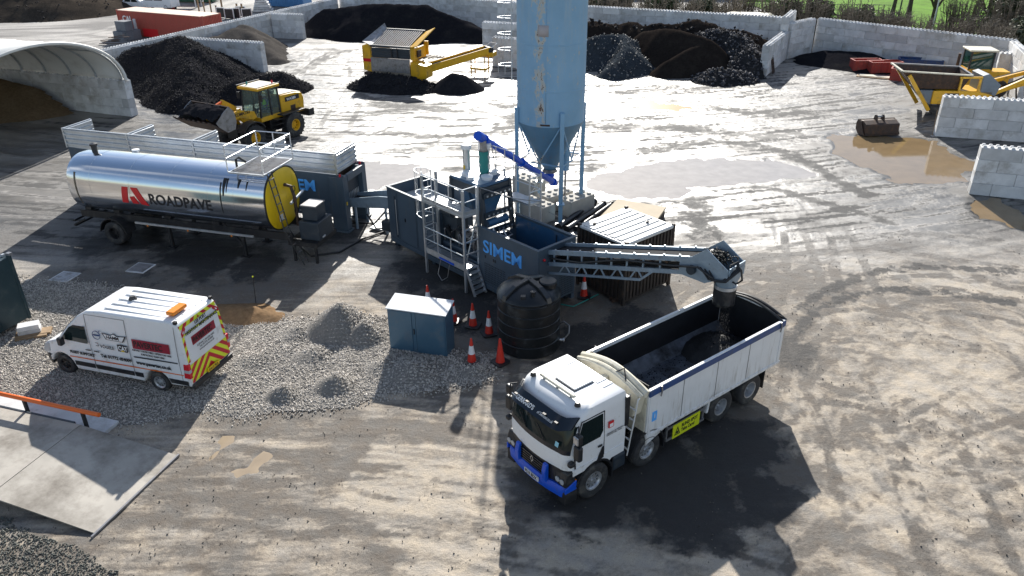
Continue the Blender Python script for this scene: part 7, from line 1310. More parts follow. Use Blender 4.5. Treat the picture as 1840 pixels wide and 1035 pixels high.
# lift arms, bucket and its load
for s in (-1, 1):
    MB().prism([(0.7, 1.70), (0.85, 2.1), (2.0, 2.40), (3.15, 2.30), (3.40, 2.05), (3.25, 1.85), (2.0, 1.95), (1.0, 1.62)], min(s * 0.50, s * 0.62), max(s * 0.50, s * 0.62)).build('lift_arm', 'yellow', wl, False, 0.02); MB().cyl((0.9, s * 0.36, 0.95), (2.0, s * 0.42, 2.05), 0.09, n=12).build('lift_ram', 'yellow', wl, True)
text('lettering', 'KOMATSU', 0.26, (2.35, 0.632, 2.08), (-1, 0, 0.0), (0, 0, 1), 'letter_black', wl, 0.004, 0.006, 0.95)
MB().box(1.0, 1.6, -0.5, 0.5, 1.62, 1.9).build('arm_crossmember', 'yellow', wl, False, 0.03); MB().bar((1.7, 0, 2.35), (2.6, 0, 2.95), 0.2, 0.28).build('bell_crank', 'yellow', wl); MB().bar((2.55, 0, 2.95), (3.35, 0, 2.75), 0.12).build('tilt_link', 'orange', wl)
bk = [(3.25, 0.62), (3.10, 1.05), (3.18, 1.62), (3.45, 1.95), (3.50, 1.93), (3.30, 1.55), (3.22, 1.05), (3.36, 0.72), (3.8, 0.62), (4.75, 1.28), (4.78, 1.22), (3.8, 0.52)]
bk = [(x - 0.05, z + 1.1) for x, z in bk]
bo = MB().prism(bk, -1.52, 1.52).build('bucket', 'rust', wl)
for s in (-1, 1): MB().prism([(3.20, 1.72), (3.05, 2.15), (3.13, 2.72), (3.42, 3.05), (3.85, 2.82), (4.45, 2.35), (4.30, 2.1), (3.75, 1.66)], min(s * 1.50, s * 1.54), max(s * 1.50, s * 1.54)).build('bucket_side', 'steel_worn', wl)
for k in range(8): MB().bar((4.55, -1.4 + 0.4 * k, 2.25), (4.87, -1.4 + 0.4 * k, 2.46), 0.12, 0.06).build('bucket_tooth', 'rust', wl)
wm = Matrix.Translation((-15.25, 46.45, 0)) @ Matrix.Rotation(R(-120), 4, 'Z')
lx, ly = np.meshgrid(np.linspace(3.25, 4.62, 24), np.linspace(-1.48, 1.48, 44), indexing='ij'); lh = 2.72 + 0.42 * np.sin(np.pi * np.clip((lx - 3.1) / 1.9, 0, 1)) * np.cos(ly * 0.75) - 0.36 * (lx - 3.6) + (fbm(lx * 3, ly * 3, 2, 4) - 0.5) * 0.25
I = np.arange(lx.size).reshape(lx.shape); F = np.stack([I[:-1, :-1].ravel(), I[1:, :-1].ravel(), I[1:, 1:].ravel(), I[:-1, 1:].ravel()], 1)
lo = bpy.data.objects.new('bucket_load', np_mesh('bucket_load', np.stack([lx.ravel(), ly.ravel(), lh.ravel()], 1), F, 'planings', True)); col.objects.link(lo); lo.matrix_world = wm; tag(lo, 'heaped black planings in the wheel loader bucket', 'planings')
# driver, seated
def skin_person(name, joints, edges, radii, mat, root, label, loc, rz):
    me = bpy.data.meshes.new(name); me.from_pydata(joints, edges, []); o = bpy.data.objects.new(name, me); col.objects.link(o); me.materials.append(M[mat])
    sk = o.modifiers.new('skin', 'SKIN'); sv = me.skin_vertices[0].data
    for i, r in enumerate(radii): sv[i].radius = (r, r)
    sv[root].use_root = True; su_ = o.modifiers.new('sub', 'SUBSURF'); su_.levels = 2; su_.render_levels = 2; o.location = loc; o.rotation_euler = (0, 0, rz); tag(o, label, 'person'); return o
J = [(-0.62, 0, 1.90), (-0.66, 0, 2.10), (-0.66, 0, 2.32), (-0.63, 0, 2.44), (-0.60, 0, 2.52), (-0.58, 0, 2.64), (-0.64, 0.20, 2.38), (-0.55, 0.27, 2.14), (-0.25, 0.17, 2.08), (-0.64, -0.20, 2.38), (-0.55, -0.27, 2.14), (-0.25, -0.17, 2.08), (-0.55, 0.10, 1.88), (-0.12, 0.14, 1.92), (-0.05, 0.14, 1.66), (-0.55, -0.10, 1.88), (-0.12, -0.14, 1.92), (-0.05, -0.14, 1.66)]
E_ = [(0, 1), (1, 2), (2, 3), (3, 4), (4, 5), (2, 6), (6, 7), (7, 8), (2, 9), (9, 10), (10, 11), (0, 12), (12, 13), (13, 14), (0, 15), (15, 16), (16, 17)]
dr_ = skin_person('person', J, E_, [0.15, 0.15, 0.15, 0.06, 0.09, 0.08, 0.07, 0.055, 0.04, 0.07, 0.055, 0.04, 0.09, 0.075, 0.055, 0.09, 0.075, 0.055], 'navy', 0, 'driver in lime hi-vis vest seated in the loader cab', (-15.25, 46.45, 0), R(-120))
ve = MB().lathe([(0.15, 1.93), (0.175, 2.05), (0.19, 2.25), (0.17, 2.36), (0.10, 2.42)], (-0.655, 0, 0), 16).build('hivis_vest', 'hivis', dr_, True); MB().lathe([(0.178, 2.02), (0.182, 2.02), (0.184, 2.08), (0.180, 2.08)], (-0.655, 0, 0), 16).build('vest_band', 'orange', dr_, True)
MB().sph((-0.585, 0, 2.60), 0.105, 8, 1.2).build('head', 'skin', dr_, True); MB().lathe([(0.125, 0), (0.12, 0.06), (0.07, 0.12), (0.001, 0.14)], (-0.585, 0, 2.63), 14).build('helmet', 'white', dr_, True)
# ================================================================== YELLOW SCREENER (x along its front plate, y to the back)
ys = thing('mobile_screener', (-10.94, 62.14, 0), R(-21), 'yellow mobile screener with bar grid hopper and long side conveyor', 'screener')
MB().box(0.02, 3.42, 0.0, 0.10, 0.92, 1.95).build('front_plate', 'steel_worn', ys, False, 0.01); MB().box(0.02, 3.42, 0.03, 0.12, 0.45, 0.90).build('lower_plate', pm('tan_plate', (0.30, 0.25, 0.19), 0.7, 0, 0.2, 2), ys); MB().box(0.1, 3.4, 0.10, 0.25, 1.96, 2.7).build('upper_plate', 'slate_dark', ys)
for z in (2.1, 2.45): MB().box(0.1, 3.4, 0.04, 0.12, z, z + 0.08).build('plate_rib', 'slate_dark', ys)
for x in (1.9, 2.4): MB().bar((x, 0.0, 2.0), (x, 0.0, 2.75), 0.08).build('front_ram', 'black', ys)
MB().prism([(-0.72, 0.95), (0.0, 0.80), (0.0, 2.75), (-0.25, 2.95), (-0.72, 2.80)], 0.05, 3.2).build('engine_side', 'yellow', ys, False, 0.04); MB().box(-0.66, 0.0, 0.02, 0.05, 1.6, 1.85).build('red_reflector', 'lamp_red', ys); MB().box(-0.70, 0.0, 0.0, 3.0, 0.55, 0.80).build('track_guard', 'rust', ys)
# grid of bars
for k in range(18): x = 0.22 + k * 0.185; MB().bar((x, 0.12, 2.88), (x, 2.75, 3.66), 0.06, 0.10).build('grid_bar', 'steel_worn', ys)
for y, z in ((0.10, 2.86), (2.78, 3.68)): MB().box(0.05, 3.5, y - 0.07, y + 0.07, z - 0.1, z + 0.06).build('grid_frame', 'slate_dark', ys)
MB().box(0.2, 3.4, 0.4, 2.6, 1.4, 1.5).build('inner_tray', 'rust', ys)
MB().plate([(-0.75, 0.25, 3.05), (0.10, 0.1, 2.80), (0.15, 2.8, 3.55), (-0.15, 2.9, 4.05)], 0.06).build('left_wing', 'steel_worn', ys); MB().plate([(3.45, 0.1, 2.80), (4.1, 0.1, 2.95), (4.45, 2.7, 3.95), (3.5, 2.8, 3.55)], 0.06).build('right_wing', 'yellow', ys)
for y in (0.2, 2.6): MB().box(3.42, 3.75, y, y + 0.2, 1.9, 2.95).build('wing_post', 'yellow', ys, False, 0.02)
MB().box(3.44, 3.6, 0.4, 2.6, 1.7, 2.7).build('side_frame', 'yellow', ys, False, 0.03); MB().box(3.62, 3.72, 0.9, 1.5, 2.0, 2.5).build('side_hatch', 'rust', ys)
MB().prism([(3.5, 0.75), (4.4, 0.42), (4.85, 0.65), (4.85, 1.55), (3.5, 1.80)], -0.05, 1.1).build('tail_box', 'yellow', ys, False, 0.04)
for k in range(5): MB().bar((3.7 + k * 0.3, 1.0 + 0.2 * k, 1.85), (4.2 + k * 0.3, 2.2, 1.95), 0.07).build('walkway_bar', 'cream' if k % 2 else 'rust', ys)
MB().box(0.3, 3.6, 0.5, 2.9, 0.35, 1.3).build('machine_frame', 'slate_dark', ys, False, 0.03)
for y in (0.35, 2.6):
    MB().prism(arc(0.9, 0.38, 0.36, 90, 270, 8) + arc(3.0, 0.38, 0.36, -90, 90, 8), y, y + 0.4).build('crawler_track', 'rubber', ys, 40)
# side conveyor boom in its own direction
P0 = Vector((4.2, 0.9, 1.15)); wy = Matrix.Translation((-10.94, 62.14, 0)) @ Matrix.Rotation(R(-21), 4, 'Z'); P1 = wy.inverted() @ Vector((-1.75, 64.6, 2.0)); bd_ = (P1 - P0).normalized(); sdv = Vector((-bd_.y, bd_.x, 0)).normalized() * 0.42
for s in (-1, 1): MB().bar(P0 + sdv * s, P1 + sdv * s, 0.07, 0.55).build('boom_side', 'yellow', ys)
MB().bar(P0 + Vector((0, 0, 0.12)), P1 + Vector((0, 0, 0.12)), 0.72, 0.05).build('boom_belt', 'belt', ys)
for k in range(6): p = P0.lerp(P1, (k + 0.5) / 6); MB().bar(p - sdv + Vector((0, 0, -0.2)), p + sdv + Vector((0, 0, -0.2)), 0.07).build('boom_cross', 'rust', ys)
MB().cyl(P1 - sdv * 1.1, P1 + sdv * 1.1, 0.24, n=16).build('head_drum', 'black', ys, True); MB().box(P1.x - 0.3, P1.x + 0.55, P1.y - 0.5, P1.y + 0.5, 1.5, 1.85).build('head_guard', 'yellow', ys, False, 0.03)
MB().tube([P1 + sdv * 1.2 + Vector((0, 0, 0.2)), P1 + bd_ * 0.5 + sdv + Vector((0, 0, 0.4)), P1 + bd_ * 0.6 - sdv + Vector((0, 0, 0.4)), P1 - sdv * 1.2 + Vector((0, 0, 0.2))], 0.03, 6).build('head_rail', 'white', ys, True)
q = P0.lerp(P1, 0.86); MB().box(q.x - 0.7, q.x + 0.7, q.y - 0.45, q.y + 0.45, 0.55, 0.72).build('hanging_tray', 'yellow', ys, False, 0.02)
for dx in (-0.6, 0.6):
    for dy in (-0.4, 0.4): MB().bar((q.x + dx, q.y + dy, 0.0), (q.x + dx, q.y + dy, 1.55), 0.07).build('boom_leg', 'yellow', ys)
# ================================================================== RIGHT-HAND SCREENER
rs_ = thing('tracked_screener', (26.6, 51.0, 0), R(-5), 'old yellow screener with dark hopper behind the right block wall', 'screener')
hp = [(-1.0, 0.0, 2.85), (3.45, 0.0, 2.62), (3.45, 2.1, 2.75), (-1.0, 2.1, 2.95), (0.2, 0.25, 1.70), (3.1, 0.25, 1.66), (3.1, 1.7, 1.66), (0.2, 1.7, 1.70)]
hb = MB().add(hp, [(0, 1, 5, 4), (1, 2, 6, 5), (2, 3, 7, 6), (3, 0, 4, 7), (4, 5, 6, 7)]).build('hopper', 'rust', rs_); hb.modifiers.new('s', 'SOLIDIFY').thickness = 0.06
for a, b in ((0, 1), (1, 2), (2, 3), (3, 0)): MB().bar(hp[a], hp[b], 0.14, 0.08).build('hopper_rim', 'cream' if a in (0, 3) else 'steel_worn', rs_)
MB().bar((-0.55, -0.1, 2.6), (1.15, -0.1, 0.35), 0.16, 0.22).build('front_strut', 'yellow', rs_); MB().bar((-0.55, 1.9, 2.6), (1.15, 1.9, 0.35), 0.16, 0.22).build('front_strut', 'yellow', rs_)
MB().prism([(0.3, 1.6), (1.2, 0.7), (1.7, 0.65), (1.5, 1.6)], 0.1, 1.8).build('hopper_throat', pm('faded_blue_steel', (0.16, 0.20, 0.24), 0.6, 0, 0.2, 2, dirt=(0.12, 0.1, 0.08), dscale=2, damt=0.3), rs_)
MB().box(1.25, 5.0, 0.0, 1.9, 0.72, 1.60).build('engine_body', 'yellow', rs_, False, 0.05); MB().box(2.0, 2.9, -0.015, 0.0, 1.0, 1.45).build('body_panel', 'slate_dark', rs_); MB().box(3.9, 4.9, -0.015, 0.0, 0.85, 1.35).build('body_panel', 'yellow', rs_, False, 0.005)
for x in (2.75, 3.95): MB().box(x, x + 0.12, -0.08, 0.04, 1.6, 2.5).build('frame_post', 'yellow', rs_)
MB().box(2.7, 4.1, -0.08, 0.04, 2.42, 2.54).build('frame_beam', 'yellow', rs_)
MB().prism([(4.2, 1.5), (4.15, 2.6), (4.5, 2.72), (5.4, 2.0), (5.2, 1.3)], 0.0, 1.7).build('screen_box', MATS['faded_blue_steel'], rs_, False, 0.03)
for x in (1.75, 4.2): MB().lathe([(0.02, -0.2), (0.40, -0.2), (0.42, -0.12), (0.42, 0.12), (0.40, 0.2), (0.02, 0.2)], (x, 0.35, 0.42), 20, 'y').build('wheel', 'rubber', rs_, 40)
MB().box(1.3, 4.8, 0.3, 1.6, 0.42, 0.72).build('chassis', 'chassis', rs_)
for k, (z0, z1, y) in enumerate(((1.35, 2.9, 0.3), (1.9, 2.75, 1.3), (1.2, 2.2, 0.9))): MB().bar((5.1, y, z0), (8.4, y + 0.3, z1), 0.16, 0.24).build('conveyor_side', 'yellow', rs_); MB().bar((5.2, y + 0.35, z0), (8.4, y + 0.65, z1), 0.5, 0.05).build('conveyor_belt', 'belt', rs_)
for k in range(5): MB().bar((5.6 + k * 0.5, -0.1, 0.6 + 0.1 * k), (6.1 + k * 0.5, 1.6, 1.6 + 0.15 * k), 0.08).build('loose_bar', 'steel_worn' if k % 2 else 'rust', rs_)
# parked machine behind it: only cab and stack show
pmc = thing('parked_loader', (33.4, 56.4, 0), R(-10), 'parked machine with green-glazed cab and cream roof behind the old screener', 'loader')
MB().box(-2.6, 2.2, -0.7, 0.7, 0.8, 1.8).build('body', 'yellow', pmc, False, 0.05); MB().box(-0.7, 0.9, -0.75, 0.75, 1.8, 1.95).build('cab_base', 'yellow', pmc)
for x in (-0.65, 0.85):
    for y in (-0.7, 0.7): MB().bar((x, y, 1.9), (x, y, 3.15), 0.1).build('cab_pillar', 'black', pmc)
for y in (-0.71, 0.70): MB().box(-0.6, 0.8, y, y + 0.012, 1.96, 3.1).build('side_glass', 'glass_green', pmc)
for x in (-0.66, 0.86): MB().box(x, x + 0.012, -0.64, 0.64, 1.96, 3.1).build('end_glass', 'glass_green', pmc)
MB().box(-0.85, 1.05, -0.85, 0.85, 3.15, 3.27).build('cab_roof', 'cream', pmc, False, 0.03); MB().cyl((-1.3, -0.3, 1.8), (-1.3, -0.3, 2.95), 0.1, n=12).build('exhaust', 'rust', pmc, True)
for x in (-1.7, 1.5):
    for s in (-1, 1): wheel(pmc, x, s * 1.1, 0.65, 0.45, s, 0.5, 'yellow', 6, 0.1)
# ================================================================== LOOSE BUCKET, SKIPS, LITTER AT RIGHT
b0 = G(1548, 243); lb = thing('digger_bucket', (b0.x, b0.y, 0), math.atan2(*(G(1615, 241) - b0)[1::-1]) if False else R(6), 'loose rusty excavator bucket lying by the brown puddle', 'bucket'); BWD = 2.25
MB().prism([(-0.35, 0.05), (-0.05, 0.0), (0.45, 0.0), (0.75, 0.22), (0.78, 0.62), (0.62, 0.86), (0.55, 0.84), (0.68, 0.60), (0.66, 0.28), (0.42, 0.09), (-0.03, 0.07), (-0.34, 0.10)], 0, BWD, 'x').build('shell', 'rust', lb)
for x in (-0.03, BWD): MB().prism([(-0.3, 0.06), (0.45, 0.0), (0.76, 0.22), (0.79, 0.62), (0.62, 0.87), (0.25, 0.75)], x, x + 0.03, 'x').build('side_plate', 'rust', lb)
MB().prism([(0.56, 0.82), (0.70, 0.20), (-0.30, 0.08), (-0.26, 0.70), (0.2, 0.86)], 0.04, BWD - 0.04, 'x').build('back_plate', 'rust', lb, False, 0.05)
for x in (0.85, 1.3): MB().prism([(0.1, 0.84), (0.5, 0.84), (0.42, 1.12), (0.28, 1.16), (0.16, 1.06)], x, x + 0.08, 'x').build('hanger_ear', 'rust', lb)
MB().cyl((0.85, 0.3, 1.04), (1.38, 0.3, 1.04), 0.06, n=10).build('hanger_pin', 'steel_worn', lb, True)
def skip(p, rz, lab, mat, L=2.3, Wd=1.0, H_=0.85):
    t = thing('steel_skip', (p[0], p[1], 0), R(rz), lab, 'skip'); 
    for a, b in (((0, 0), (L, 0)), ((L, 0), (L, Wd)), ((L, Wd), (0, Wd)), ((0, Wd), (0, 0))): MB().bar((*a, H_ / 2), (*b, H_ / 2), 0.06, H_).build('side', mat, t); MB().bar((*a, H_ + 0.02), (*b, H_ + 0.02), 0.11, 0.07).build('rim', mat, t)
    MB().box(0.03, L - 0.03, 0.03, Wd - 0.03, 0.0, 0.12).build('floor', mat, t)
    for k in range(5): MB().box(0.2 + k * (L - 0.4) / 4, 0.27 + k * (L - 0.4) / 4, -0.06, -0.03, 0.05, H_).build('side_rib', mat, t)
    return t
skip((28.2, 64.3), 0, 'red steel skip on the left of the pair by the back right wall', 'skip_red'); skip((29.3, 63.5), 3, 'red steel skip on the right of the pair by back right wall', 'skip_red', 2.5); skip((32.1, 64.8), -18, 'dark blue skip beside the red skips', 'navy', 3.2, 1.2); skip((*G(1618, 146)[:2],), 60, 'red skip corner peeping out behind old screener hopper', 'skip_red', 1.4, 0.8)
p = G(1560, 138); t = thing('timber_sheet', (p.x + 1.2, p.y - 0.6, 0.015), R(-28), 'pale wooden sheet on the ground left of the old screener', 'board'); MB().box(-2.2, 2.2, -0.5, 0.5, 0, 0.05).build('panel', 'wood', t); MB().box(-2.0, 1.9, -0.3, 0.4, 0.052, 0.10).build('panel', 'cream', t)
p = G(1388, 133); t = thing('steel_rack', (p.x, p.y, 0.0), R(60), 'rusty wire rack leaning on the end of the divider wall', 'rack')
for k in range(6): MB().bar((0.15 * k, 0, 0), (0.15 * k, 0.35, 1.5), 0.04).build('rack_bar', 'rust', t)
for k in range(4): MB().bar((0, 0.08 * k + 0.05, 0.25 + 0.36 * k), (0.75, 0.08 * k + 0.05, 0.25 + 0.36 * k), 0.04).build('cross_bar', 'rust', t)
p = G(1676, 243); t = thing('shovel', (p.x - 0.1, p.y - 0.15, 0.0), R(70), 'shovel leaning on the end of the right block wall', 'shovel'); MB().cyl((0, 0, 0.05), (0.45, 0, 1.5), 0.018, n=6).build('handle', 'wood', t); MB().box(-0.28, 0.02, -0.12, 0.12, 0.01, 0.05).build('blade', 'steel_worn', t)
# ================================================================== FAR LEFT: CONTAINER, VEHICLES, STORE YARD
cc = thing('shipping_container', (-41.3, 85.6, 0), R(-26.4), 'long red shipping container with pale roof beyond the left wall', 'container')
MB().box(0, 12.19, 0, 2.44, 0.1, 2.55).build('body', 'container_red', cc); MB().box(-0.02, 12.21, -0.02, 2.46, 2.552, 2.60).build('roof', 'container_top', cc)
for k in range(58): MB().prism([(0.2 + k * 0.205, -0.03), (0.24 + k * 0.205, -0.03), (0.28 + k * 0.205, 0.0), (0.16 + k * 0.205, 0.0)], 0.2, 2.5, 'z').build('side_corrugation', 'container_red', cc)
for k in range(11): MB().box(12.19, 12.23, 0.14 + k * 0.2, 0.24 + k * 0.2, 0.2, 2.45).build('end_corrugation', 'container_red', cc)
for x in (-0.03, 12.06):
    for y in (-0.03, 2.32): MB().box(x, x + 0.16, y, y + 0.15, 0.0, 2.62).build('corner_post', 'container_red', cc)
text('lettering', 'CAI', 0.75, (0.75, -0.045, 1.55), (1, 0, 0), (0, 0, 1), 'letter_white', cc, 0.006, 0.02, 1.0)
MB().box(3.4, 5.6, -0.045, -0.035, 0.15, 0.95).build('repair_patch', 'letter_red', cc)
M['blue_grey_block'] = pm('blue_grey_block', (0.16, 0.17, 0.19), 0.85, 0, 0.2, 2, 0.2, 20)
for i, (x, y, n) in enumerate(((229, 72, 2), (240, 70, 1), (222, 73, 1))):
    p = G(x, y); t = thing('block_stack', (p.x, p.y, 0), R(-26), ('tall stack of grey blocks in front of the red container', 'lower grey block beside the tall stack by the red container', 'single grey block at left foot of the stack by red container')[i], 'blocks')
    for k in range(n): MB().box(-0.7, 0.7, -0.5, 0.5, 0.01 + k * 0.95, 0.95 + k * 0.95).build('block', 'blue_grey_block', t, False, 0.02)
p = G(248, 68); t = thing('white_post', (p.x, p.y, 0), 0, 'white post standing before the red container', 'post'); MB().box(-0.12, 0.12, -0.12, 0.12, 0, 1.9).build('post', 'white_dirty', t, False, 0.02)
p = G(205, 80); t = thing('pallet_heap', (p.x, p.y, 0), R(20), 'dark broken pallets on the wall line left of red container', 'pallets')
for k in range(7): MB().bar((random.uniform(-1.6, 0), random.uniform(-.5, .5), 0.15 + 0.1 * k), (random.uniform(0.3, 1.8), random.uniform(-.5, .5), 0.1 + 0.12 * k), 0.14, 0.05).build('board', 'rust', t)
def road_vehicle(p, rz, lab, prof, W_, mat, win, cat, wsp):
    t = thing(cat.replace(' ', '_'), (p[0], p[1], 0), rz, lab, cat); MB().prism(prof, 0, W_, 'y', lambda q: (q[0], W_ / 2 + (q[1] - W_ / 2) * (1 - 0.12 * max(0, q[2] - 0.9)), q[2])).build('body', mat, t, 25, 0.06)
    for poly in win:
        for y in (-0.006, W_ + 0.004): MB().plate([(x, W_ / 2 + (y - W_ / 2) * (1 - 0.12 * max(0, z - 0.9)), z) for x, z in poly], 0.003).build('side_window', 'glass_dark', t)
    (xa, za), (xb, zb) = wsp; MB().add([(xa - 0.015, 0.12, za + 0.015), (xa - 0.015, W_ - 0.12, za + 0.015), (xb - 0.015, W_ - 0.2, zb + 0.01), (xb - 0.015, 0.2, zb + 0.01)], [(0, 1, 2, 3)]).build('windscreen', 'glass_dark', t)
    L = max(q[0] for q in prof)
    for x in (0.85, L - 0.85):
        for y, s in ((0.0, -1), (W_, 1)): wheel(t, x, y, 0.33, 0.22, s, 0.6, 'rim', 6, 0.04)
    for y in (0.2, W_ - 0.2): MB().box(0.0, 0.06, y - 0.15, y + 0.15, 0.65, 0.8).build('headlight', 'lamp_clear', t)
    return t
vanp = [(0.0, 0.35), (0.0, 0.85), (0.25, 1.0), (0.95, 1.15), (1.75, 1.9), (2.0, 1.98), (4.9, 1.98), (5.0, 1.7), (5.0, 0.35)]; carp = [(0, 0.35), (0, 0.75), (0.9, 0.92), (1.7, 1.45), (3.2, 1.48), (4.1, 0.95), (4.4, 0.9), (4.4, 0.35)]
p = G(247, 16); road_vehicle((p.x + 0.5, p.y - 1.0), R(-14), 'white van with blue-tinted windows beyond the red container', vanp, 1.9, 'white', [[(1.3, 1.2), (1.85, 1.8), (2.4, 1.8), (2.4, 1.2)], [(2.6, 1.2), (2.6, 1.8), (3.8, 1.8), (3.8, 1.2)]], 'van', ((0.98, 1.17), (1.72, 1.87)))
p = G(222, 17); road_vehicle((p.x - 1.0, p.y + 0.5), R(-20), 'silver car behind the white van beyond the red container', carp, 1.75, 'white', [[(1.25, 0.95), (1.8, 1.38), (2.4, 1.4), (2.4, 0.95)], [(2.5, 0.95), (2.5, 1.4), (3.1, 1.4), (3.6, 0.95)]], 'car', ((0.95, 0.94), (1.66, 1.42)))
for i, (x, y) in enumerate(((306, 15), (311, 17), (309, 12))): t = cone(G(x, y), ('far cone right of the white van, left one of three', 'far cone right of the white van, nearest of three', 'far cone right of white van, rearmost of three')[i], False, 10, 0, 1.6)
p = G(336, 12); t = thing('red_canopy', (p.x, p.y, 0), R(-10), 'small red flat canopy on posts in the far store yard', 'canopy'); MB().box(-2.0, 2.0, -0.9, 0.9, 1.5, 1.72).build('top', 'red', t, False, 0.05)
for x in (-1.7, 1.7):
    for y in (-0.7, 0.7): MB().bar((x, y, 0), (x, y, 1.5), 0.1).build('leg', 'white_dirty', t)
p = G(345, 5); t = thing('green_skip', (p.x, p.y, 0), R(-8), 'dark green storage bin at the far edge of store yard', 'bin'); MB().box(-3, 3, 0, 2, 0.15, 2.2).build('body', pm('bin_green', (0.01, 0.10, 0.05), 0.5), t); [MB().box(-2.8 + k * 1.1, -2.65 + k * 1.1, -0.08, 0.0, 0.15, 2.2).build('rib', MATS['bin_green'], t) for k in range(6)]
for i, (x, y, h) in enumerate(((358, 20, 1.6), (368, 22, 1.3), (380, 22, 1.5), (390, 25, 1.0), (400, 20, 1.7), (428, 28, 1.4), (437, 30, 1.5))):
    p = G(x, y); t = thing('timber_post', (p.x, p.y, 0), R(i * 13), ('first', 'second', 'third', 'fourth', 'fifth', 'sixth', 'seventh')[i] + ' weathered post from the left in far store yard', 'post', 'posts in the store yard'); MB().box(-0.08, 0.08, -0.08, 0.08, 0, h).build('shaft', 'wood', t); MB().box(-0.1, 0.1, -0.1, 0.1, h, h + 0.05).build('cap', 'white_dirty', t)
for i, (x, y) in enumerate(((398, 32), (413, 34), (424, 33), (434, 30), (445, 34))):
    p = G(x, y); t = thing('window_frame', (p.x, p.y, 0), R(-20 + 9 * i), ('leftmost', 'second', 'middle', 'fourth', 'rightmost')[i] + ' upright black and white frame stacked beyond the left wall', 'frame', 'frames in the store yard'); MB().box(-0.55, 0.55, 0, 0.06, 0.05, 1.1).build('panel', 'black', t)
    for xx in (-0.6, 0.5): MB().box(xx, xx + 0.1, -0.02, 0.09, 0, 1.2).build('stile', 'white_dirty', t)
    MB().box(-0.5, 0.5, -0.02, 0.09, 1.1, 1.2).build('head', 'white_dirty', t)
p = G(505, 12); t = thing('blue_container', (p.x - 2.5, p.y, 0), R(-14), 'blue corrugated container at the far end of the left wall', 'container'); MB().box(0, 6, 0, 2.4, 0.1, 2.5).build('body', pm('container_blue', (0.06, 0.20, 0.42), 0.5, 0, 0.15, 1), t); [MB().box(0.1 + k * 0.25, 0.22 + k * 0.25, -0.05, 0, 0.2, 2.4).build('rib', MATS['container_blue'], t) for k in range(24)]
p = G(485, 14); t = thing('slab_pile', (p.x, p.y - 3, 0), R(10), 'pile of pale stone slabs before the blue container', 'slabs')
for k in range(6): MB().box(-1.2 + 0.1 * k, 1.2 - 0.15 * k, -0.7, 0.7, 0.01 + 0.28 * k, 0.26 + 0.28 * k).build('slab', 'concrete', t, False, 0.03)
# ================================================================== BEYOND THE BACK WALL: GRASS, TREES, HEDGES, FENCE, LAMPS
def grass_mat():
    m = pm('field_grass', (0.10, 0.22, 0.015), 0.9, 0, 0.35, 0.8, 0.8, 12, (0.07, 0.13, 0.02), 0.35, 0.2, spec=0.08); return m
gm = grass_mat()
for i, poly in enumerate(([(30, 80), (36, 76), (62, 70), (90, 110), (60, 150), (30, 112)], [(-75, 104), (-60, 106), (-56, 150), (-110, 160), (-100, 110)])):
    X, Y = np.meshgrid(np.linspace(min(p[0] for p in poly), max(p[0] for p in poly), 60), np.linspace(min(p[1] for p in poly), max(p[1] for p in poly), 60), indexing='ij'); ok = dpoly(X, Y, poly) + wob(X, Y, 1.5, 0.3) > 0; kp = ok[:-1, :-1] & ok[1:, :-1] & ok[1:, 1:] & ok[:-1, 1:]; I = np.arange(X.size).reshape(X.shape)
    F = np.stack([I[:-1, :-1][kp], I[1:, :-1][kp], I[1:, 1:][kp], I[:-1, 1:][kp]], 1); o = bpy.data.objects.new('grass', np_mesh('grass', np.stack([X.ravel(), Y.ravel(), 0.04 + 0.1 * fbm(X * 0.3, Y * 0.3, 1, 3).ravel().reshape(X.shape).ravel() if False else (0.04 + 0.12 * fbm(X * 0.3, Y * 0.3, 1, 3)).ravel()], 1), F, gm, True)); col.objects.link(o); tag(o, ('bright green mown grass beyond the back right wall', 'patch of green field at the far top left')[i], kind='structure')
def bare_tree(p, h, lab, seed, group='bare trees beyond the back wall', spread=0.55):
    g = random.Random(seed); t = thing('bare_tree', (p[0], p[1], 0), g.uniform(0, 6), lab, 'tree', group); tr_ = MB(); tw = MB()
    def grow(p0, d, L, r, lev):
        n = 4 if lev < 2 else 3; pts = [p0]; q = p0.copy(); dd = d.copy()
        for k in range(n): dd = (dd + Vector((g.uniform(-1, 1), g.uniform(-1, 1), g.uniform(-0.2, 0.6))) * 0.17).normalized(); q = q + dd * (L / n); pts.append(q.copy())
        rs = [r * (1 - 0.5 * k / n) for k in range(n + 1)]; (tr_ if lev < 2 else tw).tube(pts, rs, 7 if lev < 2 else (4 if lev < 3 else 3))
        if lev >= 4: return
        for c in range(3 if lev == 0 else (4 if lev < 3 else 3)):
            k = g.randint(1 if lev else 2, n); a = g.uniform(0, 2 * math.pi); v = (dd + Vector((math.cos(a), math.sin(a), g.uniform(-0.1, 0.4))) * g.uniform(0.7, 1.2)).normalized(); grow(pts[k], v, L * g.uniform(0.5, 0.75), rs[k] * 0.62, lev + 1)
    grow(Vector((0, 0, -0.1)), Vector((g.uniform(-.1, .1), g.uniform(-.1, .1), 1)), h * 0.5, h * 0.036, 0)
    tr_.build('trunk', 'bark', t, True); tw.build('crown', 'twig', t); return t
for i, (x, y, h) in enumerate(((40.6, 85.5, 8), (41.9, 85.0, 9), (44.0, 84.0, 9), (48.5, 82, 7.5), (33.5, 90, 7), (52, 78, 7), (23.5, 92, 7))):
    bare_tree((x, y), h, ('bare tree with a leaning trunk, left of the grass patch trunks', 'bare tree with dark forked trunk before the bright grass', 'bare tree with pale trunk at the right of the trunk group', 'slim bare tree by the street lamp', 'bare tree behind the corner of the two back walls', 'bare tree above the leafy hedge at the right', 'bare tree behind the middle of the back wall')[i], 30 + i)
